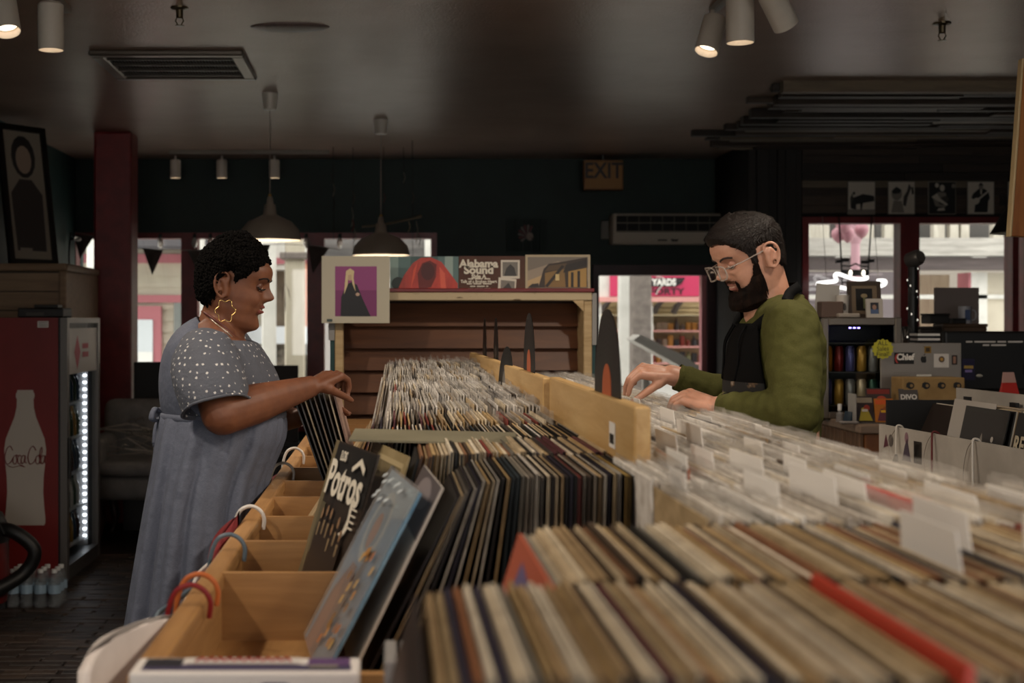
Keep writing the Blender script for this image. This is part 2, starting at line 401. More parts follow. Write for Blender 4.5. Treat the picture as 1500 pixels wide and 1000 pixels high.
def post(px0, px1, d, label, mat, capz=None):
    x0, x1 = Xo(px0, d), Xo(px1, d); t = thing('porch_post', label, 'post', ((x0+x1)/2, d, 0), group='porch posts in the street'); h_ = (x1-x0)/2
    MB().bbox(-h_, h_, -h_, h_, 0, 3.4, .015, 1).build('shaft', mat, t)
    if capz: MB().bbox(-h_*1.5, h_*1.5, -h_*1.5, h_*1.5, capz, capz+.07, .01, 1).build('collar', GREYC, t)
    return t
post(384, 404, 14.5, 'plain white porch post seen just past the woman\'s profile', OWHITE)
post(418, 446, 14.0, 'cream porch post with grey collar seen under the pendant lamp', noisy('cream post paint', '#b8ae98', '#cfc6b2', 5, (1, 1, .3)), Zo(380, 14))
post(128, 141, 14.0, 'white porch post seen left of the red column', OWHITE)
post(292, 300, 14.5, 'narrow white porch post seen behind the curly hair', OWHITE)
post(906, 923, 15.6, 'white porch post beside the rough grey pillar under the pink sign', OWHITE)
gp = thing('concrete_pillar', 'rough grey concrete pillar standing in front of the pink sign', 'pillar', (Xo(938, 15), 15, 0)); MB().bbox(-.105, .105, -.12, .12, 0, 3.4, .03, 2).build('shaft', GREYC, gp); MB().bbox(-.15, .15, -.17, .17, 0, .18, .03, 2).build('foot', GREYC, gp)
# sign shop
YS = 17.5; sg = thing('sign_shop', 'shop front with pink sign and slatted display wall seen through the door', 'shop front', (Xo(960, YS), YS, 0)); gx = Xo(960, YS)
X = lambda px: Xo(px, YS)-gx
Z = lambda py: Zo(py, YS)
B(X(855), X(1075), .9, 1.0, 0, 3.4).build('rear_wall', noisy('tan slatwall', '#a38f6b', '#b7a27c', 3), sg)
B(X(855), X(1075), -.05, .2, Z(435), 3.4).build('fascia', OWHITE, sg)
B(X(855), X(1075), -.12, .0, Z(442), Z(435)).build('trim_board', ROSE, sg)
sb = B(X(892), X(1022), -.1, -.05, Z(434), Z(396)).build('sign_board', PINKS, sg)
text('YARDS', .115, M('#f2efe8', .6), sg, frame((X(970), -.125, Z(414)), (1, 0, 0), (0, 0, 1)), bold=.005, sx=.85)
text('FORTY', .115, M('#23181c', .6), sg, frame((X(974), -.11, Z(427.5)), (1, 0, 0), (0, 0, 1)), bold=.003, sx=1.25)
art('banner_shape', sg, frame((X(970), -.112, Z(414)), (1, 0, 0), (0, 0, 1)), [(M('#23181c', .6), [(-.3, -.055), (.15, -.055), (.22, -.02), (.27, .06), (-.3, .055)])])
MB().tube([(X(953), -.13, Z(403)), (X(960), -.13, Z(405)), (X(968), -.13, Z(407)), (X(970), -.13, Z(415)), (X(962), -.13, Z(424)), (X(958), -.13, Z(432))], .006, 6).build('cable', OWHITE, sg)
for q in range(26):
    z0 = Z(545)+q*.06
    if z0 < Z(443): B(X(860), X(1070), .87, .9, z0, z0+.045).build('slat', noisy('tan slat', '#a8946f', '#bda882', 3) if q == 0 else bpy.data.materials['tan slat'], sg)
goods = [M(c, .5) for c in ('#3b2f2b', '#54443b', '#8b7a66', '#7d2f22', '#c7c0b4', '#6b6f4a', '#2b2a2c', '#a9762f')]
for py in (460, 484, 508, 533):
    B(X(860), X(1070), .5, .87, Z(py)-.02, Z(py)).build('shelf', ROSE if py > 470 else M('#cbbd9d', .6), sg)
for py in (484, 508, 533):
    for ccol in range(22):
        px = 872+ccol*9
        if 905 < px < 955: continue
        wd, hh = random.uniform(.025, .04), random.uniform(.09, .17)
        o = MB()
        if random.random() < .5: o.lathe([(.001, 0), (wd, 0), (wd, hh*.6), (wd*.4, hh*.8), (wd*.4, hh), (.001, hh)], 8)
        else: o.box(-wd, wd, -.03, .03, 0, hh*.9); o.box(-wd*.6, wd*.6, -.035, -.03, hh*.2, hh*.6)
        o = o.build('trinket', random.choice(goods), sg); o.location = (X(px), .68, Z(py))
for px in (905, 960, 985, 1015):
    o = MB().tube([(0, 0, .0), (.05, 0, .1), (.12, 0, .17), (.2, 0, .2)], [.05, .045, .03, .01], 6).build('hanging_bag', goods[0], sg); o.location = (X(px)-.1, .75, Z(459))
B(X(855), X(1075), -.3, .4, Z(556), Z(545)).build('counter_top', M('#e6e5e2', .4), sg)
B(X(855), X(1075), -.25, .4, 0, Z(556)).build('counter', M('#d9d7d3', .6), sg)
B(X(945), X(955), -.05, .0, 0, Z(443)).build('shop_post', OWHITE, sg); B(X(866), X(880), -.05, 0, 0, Z(443)).build('shop_post', OWHITE, sg); B(X(1028), X(1036), -.05, 0, 0, Z(443)).build('shop_post', OWHITE, sg)
up = thing('upper_storey', 'grey boarded upper storey over the street seen at the window heads', 'building', (2, 20.0, 0)); UPM = wood('grey upper boarding', '#4a4746', '#6b6764', 0, 3, .8)
B(-14, 14, 0, .3, 2.4, 8).build('boarding', UPM, up)
for q in range(14): B(-13.5+q*2, -13.3+q*2, -.08, 0, 2.4, 8).build('batten', OWHITE, up)
B(-14, 14, 0, .3, 0, 2.4).build('ground_wall', M('#8d857c', .8), up)
# leaning street bench / barrier slab seen over the man's arm
bt_ = MB()
for x_ in (-.3, .3): bt_.box(x_-.03, x_+.03, -.25, -.19, -1.1, .0)
o = tag(bt_.prism([(-.45, .25), (-.38, .3), (.0, .12), (.5, -.22), (.46, -.28), (-.05, .03)], .4, frame((0, 0, 0), (1, 0, 0), (0, 0, 1)) ).build('bench_back', M('#a8a39b', .4)), 'tilted grey bench back in the street over the man\'s outstretched hand', 'bench'); o.location = Vector((Xo(985, 13.2), 13.2, Zo(535, 13.2)))
# upper balcony, beams and rooms across the street, seen through the right windows
YV = 15.0; gal = thing('timber_gallery', 'weathered timber gallery with grey beams seen through the right windows', 'gallery', (Xo(1330, YV), YV, 0)); gx = Xo(1330, YV)
X = lambda px: Xo(px, YV)-gx
Z = lambda py: Zo(py, YV)
WG = wood('silvered timber', '#8d8982', '#bcb8b0', 0, 3, .8, .2); WG2 = wood('silvered upright timber', '#a39d90', '#c9c3b6', 2, 3, .8, .2); DKB = wood('dark stained beam', '#4a4140', '#5e5452', 0, 3, .8)
B(X(1150), X(1560), -.1, .15, Z(375), Z(349)).build('beam', WG, gal)
B(X(1150), X(1560), -.02, .2, Z(395), Z(377)).build('lower_beam', DKB, gal)
for a, b in ((1160, 1215), (1240, 1254), (1262, 1280), (1296, 1310), (1368, 1384), (1392, 1404), (1408, 1420), (1455, 1470)):
    B(X(a), X(b), .0, .1, Z(349), Z(300)).build('baluster_board', WG2, gal)
B(X(1150), X(1560), .4, .5, Z(349), Z(296)).build('rear_boarding', M('#55524f', .8), gal)
B(X(1150), X(1345), .6, .7, 0, Z(395)).build('rear_wall', M('#8f8589', .8), gal); B(X(1345), X(1440), .9, 1, 0, Z(398)).build('rear_wall', wood('warm boarding', '#9a8570', '#b9a68e', 2, 2, .8), gal)
B(X(1434), X(1458), .2, .5, 0, Z(398)).build('upright', OWHITE, gal); B(X(1458), X(1560), .25, .5, 0, Z(398)).build('upright', CREAM, gal); B(X(1430), X(1434), .2, .5, 0, Z(398)).build('upright', PINKP, gal)
for py in (398, 414, 436): B(X(1150), X(1317), .5, .56, Z(py)-.02, Z(py)).build('rail', M('#b9aeb1', .7), gal)
B(X(1150), X(1560), .2, .35, Z(437), Z(431)).build('handrail', OWHITE, gal)
gp = thing('pink_pillar', 'round pink pillar behind the hanging rack in the window', 'pillar', (Xo(1253, 14.2), 14.2, 0)); MB().lathe([(.045*1, 0), (.045, 2.3), (.07, 2.36), (.07, 3.4)], 16).build('shaft', M('#b58c95', .6), gp); MB().lathe([(.09, 0), (.09, .1), (.05, .14)], 16).build('foot', M('#b58c95', .6), gp)
for i, (px, py) in enumerate(((1236, 330), (1244, 343), (1233, 343), (1270, 336), (1243, 325))):
    o = tag(MB().lathe([(.001, -.085), (.012, -.078), (.045, -.05), (.07, 0), (.06, .045), (.03, .068), (.001, .074)], 16).build('balloon', M('#a8737d', .35), smooth=True), 'dusky pink balloon in the bunch outside the right window', 'balloon', 'pink balloons outside'); o.location = Vector((Xo(px, 13.4), 13.4+.05*i, Zo(py, 13.4)))
# ================================================================== record browser
ZR = 1.07; ZBOT = .955; XRAIL = -.30; XRR = .885; XBAR = .392
DARKP = wood('dark fixture panel', '#2a1d14', '#3c2a1c', 2, 3, .6)
fx = thing('record_browser', 'long double-sided pine record bin running away from the camera', 'record bin', (.3, 1.66, 0))
def F(x0, x1, y0, y1, z0, z1, name, mat): return B(x0-.3, x1-.3, y0-1.66, y1-1.66, z0, z1).build(name, mat, fx)
YE = 6.0
F(XRAIL-.012, XRAIL+.012, 1.66, YE, .35, ZR-.02, 'front_panel', PINEY); F(XRR-.012, XRR+.012, 1.66, YE, .35, ZR-.02, 'front_panel', PINEY)
MB().bbox(XRAIL-.3-.022, XRAIL-.3+.016, 0, YE-1.66, ZR-.03, ZR, .006).build('rail', PINEY, fx); MB().bbox(XRR-.3-.016, XRR-.3+.022, 0, YE-1.66, ZR-.03, ZR, .006).build('rail', PINEY, fx)
F(XRAIL+.012, XRR-.012, 1.66, YE, ZBOT-.02, ZBOT, 'bottom_board', PINEY)
F(XRAIL+.012, XRR-.012, 1.66, 1.678, .35, ZR, 'end_panel', PINE); F(XRAIL+.012, XRR-.012, YE-.018, YE, .35, ZR, 'end_panel', PINE)
F(XRAIL+.05, XRR-.05, 1.75, YE-.1, .0, .35, 'plinth', DARKP)
yk = 2.33
while yk < YE-.1:
    F(XRAIL+.012, XBAR-.02, yk, yk+.016, ZBOT, ZR, 'divider_board', PINE); F(XBAR+.02, XRR-.012, yk-.115, yk-.1, ZBOT, ZR, 'divider_board', PINE); yk += .335
# raised bar down the middle, two lengths
BARM = wood('pale pine bar', '#a8834f', '#c4a370', 1, 3, .5)
m = MB().bbox(-.013, .013, 0, 1.15, ZBOT+.1, 1.365, .003, 1); o = m.build('middle_bar', BARM, fx); o.location = (XBAR-.3+.005, 2.15-1.66, 0)
m = MB().bbox(-.013, .013, 0, YE-3.32, ZBOT+.1, 1.362, .003, 1); o = m.build('middle_bar', BARM, fx); o.location = (XBAR-.3-.01, 3.31-1.66, 0); o.rotation_euler.z = .008
F(XBAR-.009, XBAR+.009, 2.16, YE-.02, ZBOT, ZBOT+.1, 'spine_board', PINEY)
tg = B(-.0008, 0, -.03, .03, -.022, .022).build('price_label', WHITE, fx); tg.location = (XBAR-.3-.0085, 2.36-1.66, 1.303)
for q in range(9): B(-.0012, -.0008, -.02+q*.005, -.02+q*.005+.0028, -.015, .002).build('barcode_line', BLACK, tg)
# nearer bin
nf = thing('record_crate_stand', 'nearest pine record bin filling the bottom right corner', 'record bin', (.4, .85, 0))
def G(x0, x1, y0, y1, z0, z1, name, mat): return B(x0-.4, x1-.4, y0-.85, y1-.85, z0, z1).build(name, mat, nf)
G(-.04, -.02, .55, 1.6, .35, 1.05, 'side_panel', PINEY); G(.9, .92, .55, 1.64, .35, 1.05, 'side_panel', PINEY)
G(-.02, .9, .55, 1.64, ZBOT-.02, ZBOT, 'bottom_board', PINEY)
for y in (.55, .86, 1.195, 1.53): G(-.02, .9, y, y+.012, ZBOT, 1.05, 'divider_board', PINE)
G(.0, .88, .6, 1.6, 0, .935, 'plinth', DARKP)
G(-.34, -.04, 1.5, 1.655, .78, .8, 'ledge', PINE); G(-.34, -.32, 1.5, 1.655, 0, .78, 'ledge_leg', PINE); G(-.08, -.05, 1.5, 1.655, 0, .78, 'ledge_leg', PINE)

# ------------------------------------------------------------------ sleeves
CRE = ['#c9b594', '#b9a27d', '#d5c6ab', '#a98f6a', '#cbb690', '#bfae93', '#ddd2bd', '#b09468']
DRK = ['#1b1917', '#2c2523', '#3a3330', '#241c22', '#2f2a3d', '#1e2c33', '#4a3a2c']
COL = ['#7b2f26', '#a0602f', '#94793a', '#566049', '#5d2d33', '#4a5b69', '#8a6244', '#8a5a3a', '#5d5364', '#7f7a70']
def edge_mat(name, weights, src='obj', rough=.6):
    k = N(name, rough); pal = []
    rr = random.Random(3)
    for lst, n in weights:
        for _ in range(n): pal.append(rr.choice(lst))
    rr.shuffle(pal)
    if src == 'obj': a = k.n('ShaderNodeObjectInfo'); r = k.ramp(a, 'Random', [(i/len(pal), c) for i, c in enumerate(pal[:30])], 'CONSTANT')
    else: a = k.n('ShaderNodeNewGeometry'); r = k.ramp(a, 'Random Per Island', [(i/len(pal), c) for i, c in enumerate(pal[:30])], 'CONSTANT')
    mp = k.coords((1, 1, 1)); nz = k.noise(mp, 28, 4); mx = k.n('ShaderNodeMix', data_type='RGBA', blend_type='MULTIPLY'); mx.inputs['Factor'].default_value = .5
    r2 = k.ramp(nz, 'Fac', [(.35, '#8f7f6a'), (.6, '#ffffff')]); k.l(r, 0, mx, 'A'); k.l(r2, 0, mx, 'B'); k.l(mx, 'Result', k.b, 'Base Color')
    return k.m
E_NEAR = edge_mat('worn sleeve card', [(CRE, 20), (DRK, 5), (COL, 5)])
E_DARK = edge_mat('glossy sleeve card', [(CRE, 9), (['#8d857a', '#a59a8c', '#c9c2b8'], 9), (DRK, 8), (COL, 4)])
E_STUFF = edge_mat('assorted sleeve card', [(CRE, 14), (['#c4bcb0', '#a39a8e', '#8b8378'], 8), (DRK, 5), (COL, 3)], 'isl')
E_PALE = edge_mat('pale bagged sleeve card', [(['#ddd8d0', '#cfc9bf', '#d6cec2', '#bdb5ab', '#e6e2dc'], 21), (CRE, 6), (DRK, 2), (COL, 1)], 'isl', .45)
VINYL = M('#0a0a0b', .3)
SL = .315
DARKF = noisy('sleeve face with gap shade', '#0d0c0c', '#1f1c1b', 5, rough=.4, bump=0)  # near-black face colour carries the shade of the gaps between sleeves
def sleeve_mesh(t, edge, face=None):
    m = MB(); h = SL/2
    m.box(-t/2, -t/2+.0008, -h, h, 0, SL); m.box(t/2-.0008, t/2, -h, h, 0, SL)
    m.box(-t/2, t/2, h-.0008, h, 0, SL); m.box(-t/2, t/2, -h, h, SL-.0008, SL); m.box(-t/2, t/2, -h, h, 0, .0008)
    m.cur = 1; m.box(-.0008, .0008, -h+.006, h-.002, .002, SL-.002)
    me = m.mesh('sleeve'); me.materials.append(edge); me.materials.append(VINYL); me.materials.append(face or edge)
    for p, i in zip(me.polygons, m.mi): p.material_index = i
    for q in (3, 5, 9, 11): me.polygons[q].material_index = 2
    return me
SLN = [sleeve_mesh(t, E_NEAR) for t in (.003, .004, .0052, .0065)]; SLD = [sleeve_mesh(t, E_DARK, DARKF) for t in (.0028, .0034, .004)]
def fan(xt0, xt1, pitch, a0, a1, nfan, jit=.0012):
    """list of (bottom x, lean): tops evenly spaced from xt0 to xt1, lean easing from a0 to a1 over nfan sleeves"""
    out = []; x = xt0; i = 0
    while x < xt1:
        u = min(i/max(nfan, 1), 1); a = a0+(a1-a0)*(1-(1-u)**1.5); out.append((x-SL*sin(a), a)); x += pitch*random.uniform(.8, 1.2); i += 1
    return out
ROWLAB = {}
def record(me, x, y, a, z, label, group, rz=0):
    o = bpy.data.objects.new('record_sleeve', me); C.objects.link(o); o.location = (x, y, z); o.rotation_euler = (0, a, rz)
    return tag(o, label, 'record', group)
def row_individual(y0, xt0, xt1, pitch, a0, a1, nfan, meshes, label, group, zoff=0):
    n = 0
    for x, a in fan(xt0, xt1, pitch, a0, a1, nfan):
        record(random.choice(meshes), x, y0+SL/2+random.uniform(-.006, .006), a, ZBOT+zoff+random.uniform(0, .006), label, group); n += 1
    return n
nrec = 0
nrec += row_individual(.868, .034, .57, .0076, radians(12), radians(2), 12, SLN, 'worn record sleeve on edge in the nearest row at bottom right', 'records in the nearest row')
nrec += row_individual(1.206, .15, .72, .0077, radians(16), radians(2), 10, SLN, 'worn record sleeve on edge in the second row from the camera', 'records in the second row')
nrec += row_individual(2.005, .100, .372, .0072, radians(27), radians(1.5), 18, SLD, 'record sleeve in the dark open-ended row behind the blue cover', 'records behind the blue cover')
nrec += row_individual(2.352, .048, .372, .0072, radians(15), radians(1.5), 12, SLN, 'record sleeve standing in the row behind the tan cover', 'records behind the tan cover')
nrec += row_individual(2.69, -.02, .372, .0085, radians(20), radians(1.5), 12, SLD, 'record sleeve standing in the row behind the olive flat sleeve', 'records under the olive sleeve')
# the many others: one mass
ms = MB(); mp_ = MB(); mf = MB()
def stuff_row(mb, y0, xt0, xt1, pitch, a0, a1, nfan, hj=.01, filmn=0, filmh=.012, zo=0):
    for x, a in fan(xt0, xt1, pitch, a0, a1, nfan):
        t = random.uniform(.0026, .0045); y = y0+random.uniform(-.006, .006); z = ZBOT+zo+random.uniform(0, hj)
        mt = Matrix.Translation((x, y+SL/2, z)) @ Matrix.Rotation(a, 4, 'Y')
        mb.box(-t/2, t/2, -SL/2, SL/2, 0, SL, mt)
        if random.random() < filmn:
            e = filmh*random.uniform(.3, 1.5); w_ = random.uniform(-.004, .004); t2 = t+.0008
            vs = []
            for q in range(6):
                yy = -SL/2-.004+q*(SL+.008)/5; vs.append(mt @ Vector((t2*.6+random.uniform(-.002, .004), yy, SL-.03))); vs.append(mt @ Vector((w_+random.uniform(-.004, .004), yy, SL+e+random.uniform(-.004, .004))))
            mf.add(vs, [(2*q, 2*q+2, 2*q+3, 2*q+1) for q in range(5)])
yl = [3.025+.335*q for q in range(9)]
for i, y in enumerate(yl):
    x0 = [-.07, .0, .0, .03, -.02, -.03, .0, -.02, .01][i]; a0 = [33, 14, 10, 8, 12, 12, 8, 10, 10][i]
    stuff_row(ms if i < 1 else mp_, y, x0, .37, .0078, radians(a0), radians(2), 12, .014, .35 if i < 1 else .9, .016, [0, .012, .02, .025, .02, .03, .04, .05, .05][i])
for i in range(13):
    y = 1.545+.335*i
    if y > 5.7: break
    x0 = .435 if y > 2.1 else .36
    stuff_row(mp_, y, x0, .80 if i > 0 else .86, .0078, radians(-2), radians(-7), 40, .012, .75, .012)
stuff_row(ms, 1.206, .73, .86, .0078, radians(2), radians(-4), 10)
tag(ms.build('record_sleeves', E_STUFF), 'packed dark record sleeves further down the bins', 'records', kind='stuff')
tag(mp_.build('bagged_record_sleeves', E_PALE), 'mass of pale plastic-bagged record sleeves filling the far and right bins', 'records', kind='stuff')
tag(mf.build('plastic_sleeve_tops', FILM), 'crinkled clear plastic sleeve tops glinting over the far records', 'plastic sleeves', kind='stuff')

# ------------------------------------------------------------------ covers one can see
def cover(loc, a, rz, label, face, items=None, t=.004):
    """sleeve whose printed front looks towards -x; print frame: x to the near side (-y), y up"""
    r = thing('record_sleeve', label, 'record', loc, rot=(0, a, rz)); m = MB(); h = SL/2
    m.box(-t/2, t/2, -h, h, 0, SL).build('card', face, r)
    if items:
        f = frame((-t/2, h, 0), (0, -1, 0), (0, 0, 1)); art('cover_print', r, f, [(mm, [(x*SL, y*SL) for x, y in ol]) for mm, ol in items]); return r, f
    return r, None
ink = lambda c: M(c, .45, name='print ink')
K1 = noisy('mottled brown print', '#241d19', '#3c3128', 10, rough=.4, bump=0); K2 = noisy('tan print', '#8b7a55', '#a3906a', 8, rough=.5, bump=0)
figs = []
rr = random.Random(5)
for i in range(6):
    x = .2+i*.12; b = .08+rr.uniform(0, .04); hh = rr.uniform(.42, .55)
    figs += [(ink('#2a211c'), [(x-.055, b), (x+.055, b), (x+.06, b+hh*.7), (x+.03, b+hh*.8), (x-.03, b+hh*.8), (x-.06, b+hh*.7)]), (ink('#8d6e52'), oval(x, b+hh*.87, .022, .035)), (ink('#8a7558'), [(x-.012, b+hh*.6), (x+.012, b+hh*.6), (x+.02, b+hh*.76), (x-.02, b+hh*.76)])]
po, f = cover((-.150, 2.352+SL/2, ZBOT+.01), radians(17), .27, 'dark brown record cover reading Potros with a row of standing figures', K1,
     [(ink('#6d6148'), rect(0, 0, .09, 1)), (ink('#8d8468'), rect(0, 0, 1, .06)), (ink('#1d1a19'), rect(.09, .68, 1, .99)), (ink('#57503c'), rect(.09, .3, .2, .62))]+figs)
tw = M('#ddd5c4', .5, name='cream ink')
text('Potros', .092, tw, po, f @ Matrix.Translation((.53*SL, .77*SL, .006)), bold=.0022, sx=1.05, name='cover_title'); text('LOS', .026, tw, po, f @ Matrix.Translation((.36*SL, .92*SL, .006)), bold=.0006, name='cover_title')
art('cover_swash', po, f @ Matrix.Translation((0, 0, .006)), [(tw, [(.80*SL, .72*SL), (.86*SL, .70*SL), (.88*SL, .55*SL), (.80*SL, .48*SL), (.72*SL, .5*SL), (.80*SL, .53*SL), (.83*SL, .6*SL)]), (tw, [(.62*SL, .88*SL), (.78*SL, .95*SL), (.9*SL, .9*SL), (.9*SL, .86*SL), (.78*SL, .91*SL), (.64*SL, .855*SL)])])
for q in range(4): art('small_print', po, f @ Matrix.Translation((0, 0, .006)), [(tw, rect(.84*SL, (.66-q*.035)*SL, .98*SL, (.67-q*.035)*SL))])
cover((-.081, 2.352+SL/2-.004, ZBOT+.006), radians(15.5), .2, 'tan record cover with a dark oval half behind the Potros cover', K2,
     [(ink('#b5a37c'), rect(.05, .06, .95, .95)), (ink('#75684a'), rect(.08, .09, .92, .92)), (ink('#2a2622'), oval(.72, .72, .17, .2)), (ink('#6a5038'), oval(.72, .7, .1, .14)), (ink('#4a3c2c'), [(.2, .1), (.5, .1), (.48, .4), (.36, .55), (.24, .4)])])
SKYB = noisy('blue painted print', '#5d86a6', '#86a9c0', 9, rough=.3, bump=0)
bl, f = cover((-.122, 2.0+SL/2, ZBOT+.012), radians(28), .13, 'sky blue record cover with painted figure and autumn leaves in clear plastic', SKYB,
     [(ink('#9fb6c2'), [(0, 1), (0, .82), (.3, .9), (.6, .8), (1, .86), (1, 1)]), (ink('#b9c4c4'), oval(.42, .72, .26, .2)), (ink('#7d95a5'), oval(.42, .73, .2, .15)), (ink('#a97a5e'), oval(.42, .7, .1, .1)), (ink('#7a4a34'), [(.1, 0), (.5, 0), (.55, .25), (.46, .5), (.3, .5), (.12, .3)]), (ink('#3c2a2a'), [(.48, .2), (.6, .25), (.66, .6), (.6, .62), (.52, .45)]), (ink('#9c5f3c'), [(.15, 0), (.38, 0), (.4, .3), (.3, .42), (.2, .3)])]+
     [(ink(rr.choice(['#c08a4a', '#b5703a', '#8f6a3c', '#caa566'])), [(x, y), (x+.05, y+.02), (x+.06, y+.07), (x+.01, y+.05)]) for x, y in [(rr.uniform(.5, .92), rr.uniform(.05, .6)) for _ in range(22)]]+
     [(ink('#d9e2e6'), [(x, .8+y), (x+.1, .83+y), (x+.1, .845+y), (x, .82+y)]) for x, y in [(rr.uniform(.05, .85), rr.uniform(0, .15)) for _ in range(10)]])
MB().box(-.0055, -.005, -SL/2-.004, SL/2+.004, -.0, SL+.006).build('plastic_bag', FILM, bl)
cover((-.070, 2.003+SL/2, ZBOT+.016), radians(26), .06, 'white record cover with a blurred grey photo behind the blue cover', M('#b9b2aa', .5), [(ink('#5b5253'), rect(0, .72, 1, 1)), (ink('#8d8282'), oval(.5, .9, .3, .08))])
cover((.052, 1.2+SL/2, ZBOT+.008), radians(17), 0, 'orange and violet record cover fronting the second row', M('#b0583f', .5), [(ink('#6a5f86'), [(.1, .1), (.4, .3), (.6, .2), (.9, .5), (.8, .9), (.3, .95), (.1, .6)]), (ink('#a84a38'), [(.3, .3), (.5, .4), (.7, .8), (.5, .85)]), (ink('#8a80a5'), [(.55, .25), (.8, .5), (.75, .7), (.6, .5)])])
cover((-.06, .862+SL/2, ZBOT+.004), radians(15), 0, 'black record cover fronting the nearest row', M('#2a2322', .5), [(ink('#4c3f3a'), rect(.1, .1, .9, .9))])
o = tag(MB().box(-.16, .16, -.075, .075, -.002, .002).build('record_sleeve', noisy('olive card', '#6a6552', '#7a745f', 5, rough=.6)), 'plain olive record sleeve lying flat across the row tops', 'record'); o.location = (.085, 2.655, 1.275); o.rotation_euler = (.06, .02, -.05)
# sleeves the woman is flipping: leaning towards her
for i in range(9):
    c_ = ['#1c1a19', '#3a342e', '#8a7a60', '#201d1c', '#6b5a48', '#171615', '#4a4038', '#a3937a', '#7d5f52'][i]
    r, _ = cover((-.158+i*.0105, 3.695+SL/2, ZBOT+.045), radians(-19.5+i*.6), 0, 'dark record sleeve tipped towards the woman under her hand' if i < 8 else 'dusty rose record cover tipped towards the woman by her fingers', M(c_, .45)); r['group'] = 'records being flipped by the woman'
    art('cover_print', r, frame((.002, -SL/2, 0), (0, 1, 0), (0, 0, 1)), [(ink('#8c6f62'), [(x*SL, y*SL) for x, y in rect(.1, .1, .9, .9)]), (ink('#5c4238'), [(x*SL, y*SL) for x, y in oval(.5, .5, .2, .3)])])
cover((-.06, 4.16, ZBOT+.04), radians(14), 0, 'red-brown record cover standing just beyond the woman\'s fingertips', M('#7d3a30', .4), [(ink('#a98573'), rect(.1, .1, .9, .9))])
# clear plastic sleeve with an orange edge at the near end of the bar
r, _ = cover((.415, 1.93+SL/2, ZBOT+.018), radians(2), -.05, 'plastic-bagged record with an orange edge at the end of the middle bar', M('#8a8078', .4)); B(.002, .005, -SL/2, SL/2, SL-.014, SL+.002).build('orange_strip', M('#9c5233', .5), r); MB().box(-.008, -.007, -SL/2-.006, SL/2+.006, 0, SL+.012).build('plastic_bag', FILM, r)
# white tab divider cards
TABW = M('#dcd8d3', .5, name='white plastic card')
def tabcard(x, y, t0, t1, h, a=-.09, card=.31, label='white tab divider card standing up among the bagged records'):
    hs_ = SL/2; ol = [(-hs_, 0), (hs_, 0), (hs_, card), (t1, card), (t1-.006, card+h), (t0+.006, card+h), (t0, card), (-hs_, card)]
    o = tag(MB().prism(ol, .0014, frame((0, 0, 0), (0, 1, 0), (0, 0, 1))).build('divider_card', TABW), label, 'divider', 'white tab divider cards'); o.location = (x, y+SL/2, ZBOT+.006); o.rotation_euler = (0, a, random.uniform(-.02, .02)); return o
for i, (y, xs) in enumerate(((1.545, (.50, .56, .615, .66, .735, .80)), (1.88, (.45, .51, .56, .62, .70, .76)), (2.215, (.45, .50, .57, .64, .73)), (2.55, (.5, .60, .70, .77)), (2.885, (.47, .55, .64, .74)), (3.22, (.5, .58, .69)), (3.555, (.48, .6, .7)), (3.89, (.5, .64)), (4.225, (.47, .6)), (4.56, (.52,)))):
    for x in xs:
        w_ = random.uniform(.11, .19); t0 = random.uniform(-.15, .15-w_); tabcard(x, y, t0, t0+w_, random.uniform(.028, .046) if x < .66 else random.uniform(.012, .02))
for x, y, t0, t1 in ((.545, 1.206, -.13, .02), (.60, 1.206, -.02, .13), (.66, 1.206, -.14, .0)): tabcard(x, y, t0, t1, .04)
tabcard(.405, 1.70, -.12, -.02, .045, card=.30, label='large white tab divider card at the end of the dark row')
o = tag(MB().box(-.003, .003, -SL/2, SL/2, 0, SL+.012).build('record_sleeve', M('#b3332a', .5)), 'bright red record sleeve between white divider cards at right', 'record'); o.location = (.635, 1.545+SL/2, ZBOT+.005); o.rotation_euler = (0, -.05, 0)
o = tag(MB().box(-.0028, .0028, -SL/2, SL/2, 0, SL+.008).build('record_sleeve', M('#b23a28', .5)), 'bright red record sleeve cutting diagonally through the nearest row', 'record'); o.location = (.352, .855+SL/2, ZBOT+.006); o.rotation_euler = (0, .035, 0)
# ------------------------------------------------------------------ vinyl discs on the bar
def disc(y, x, zc, label, lab='#a4512c', r=.15, rz=0, tilt=0):
    d = thing('vinyl_disc', label, 'vinyl record', (x, y, zc), rot=(0, tilt, rz), group='vinyl discs standing along the bar'); R = Matrix.Rotation(pi/2, 4, 'Y')
    g = [(.001, -.0008)]+[(r*q/30, -.0011 if q % 2 else -.0008) for q in range(10, 30)]+[(r, -.0008), (r, .0008)]+[(r*q/30, .0011 if q % 2 else .0008) for q in range(29, 9, -1)]+[(.001, .0008)]
    MB().lathe(g, 48, mat=R).build('disc', M('#060606', .4, spec=.25), d); MB().lathe([(.001, -.0016), (.05, -.0016), (.05, .0016), (.001, .0016)], 32, mat=R).build('label', M(lab, .6), d)
    return d
disc(2.50, .397, 1.372, 'black vinyl disc with orange label standing largest on the bar', rz=.0)
disc(3.75, .381, 1.372, 'black vinyl disc with orange label in the middle of the bar')
disc(4.3, .362, 1.30, 'small shiny disc in plastic leaning on the near side of the bar', '#6b6660', r=.12, rz=.1, tilt=.05)
disc(5.1, .394, 1.362, 'thin vinyl disc second from the far end of the bar', '#3a332e', rz=-.02)
disc(5.65, .390, 1.362, 'thin vinyl disc at the far end of the bar', '#3a332e', rz=-.02)

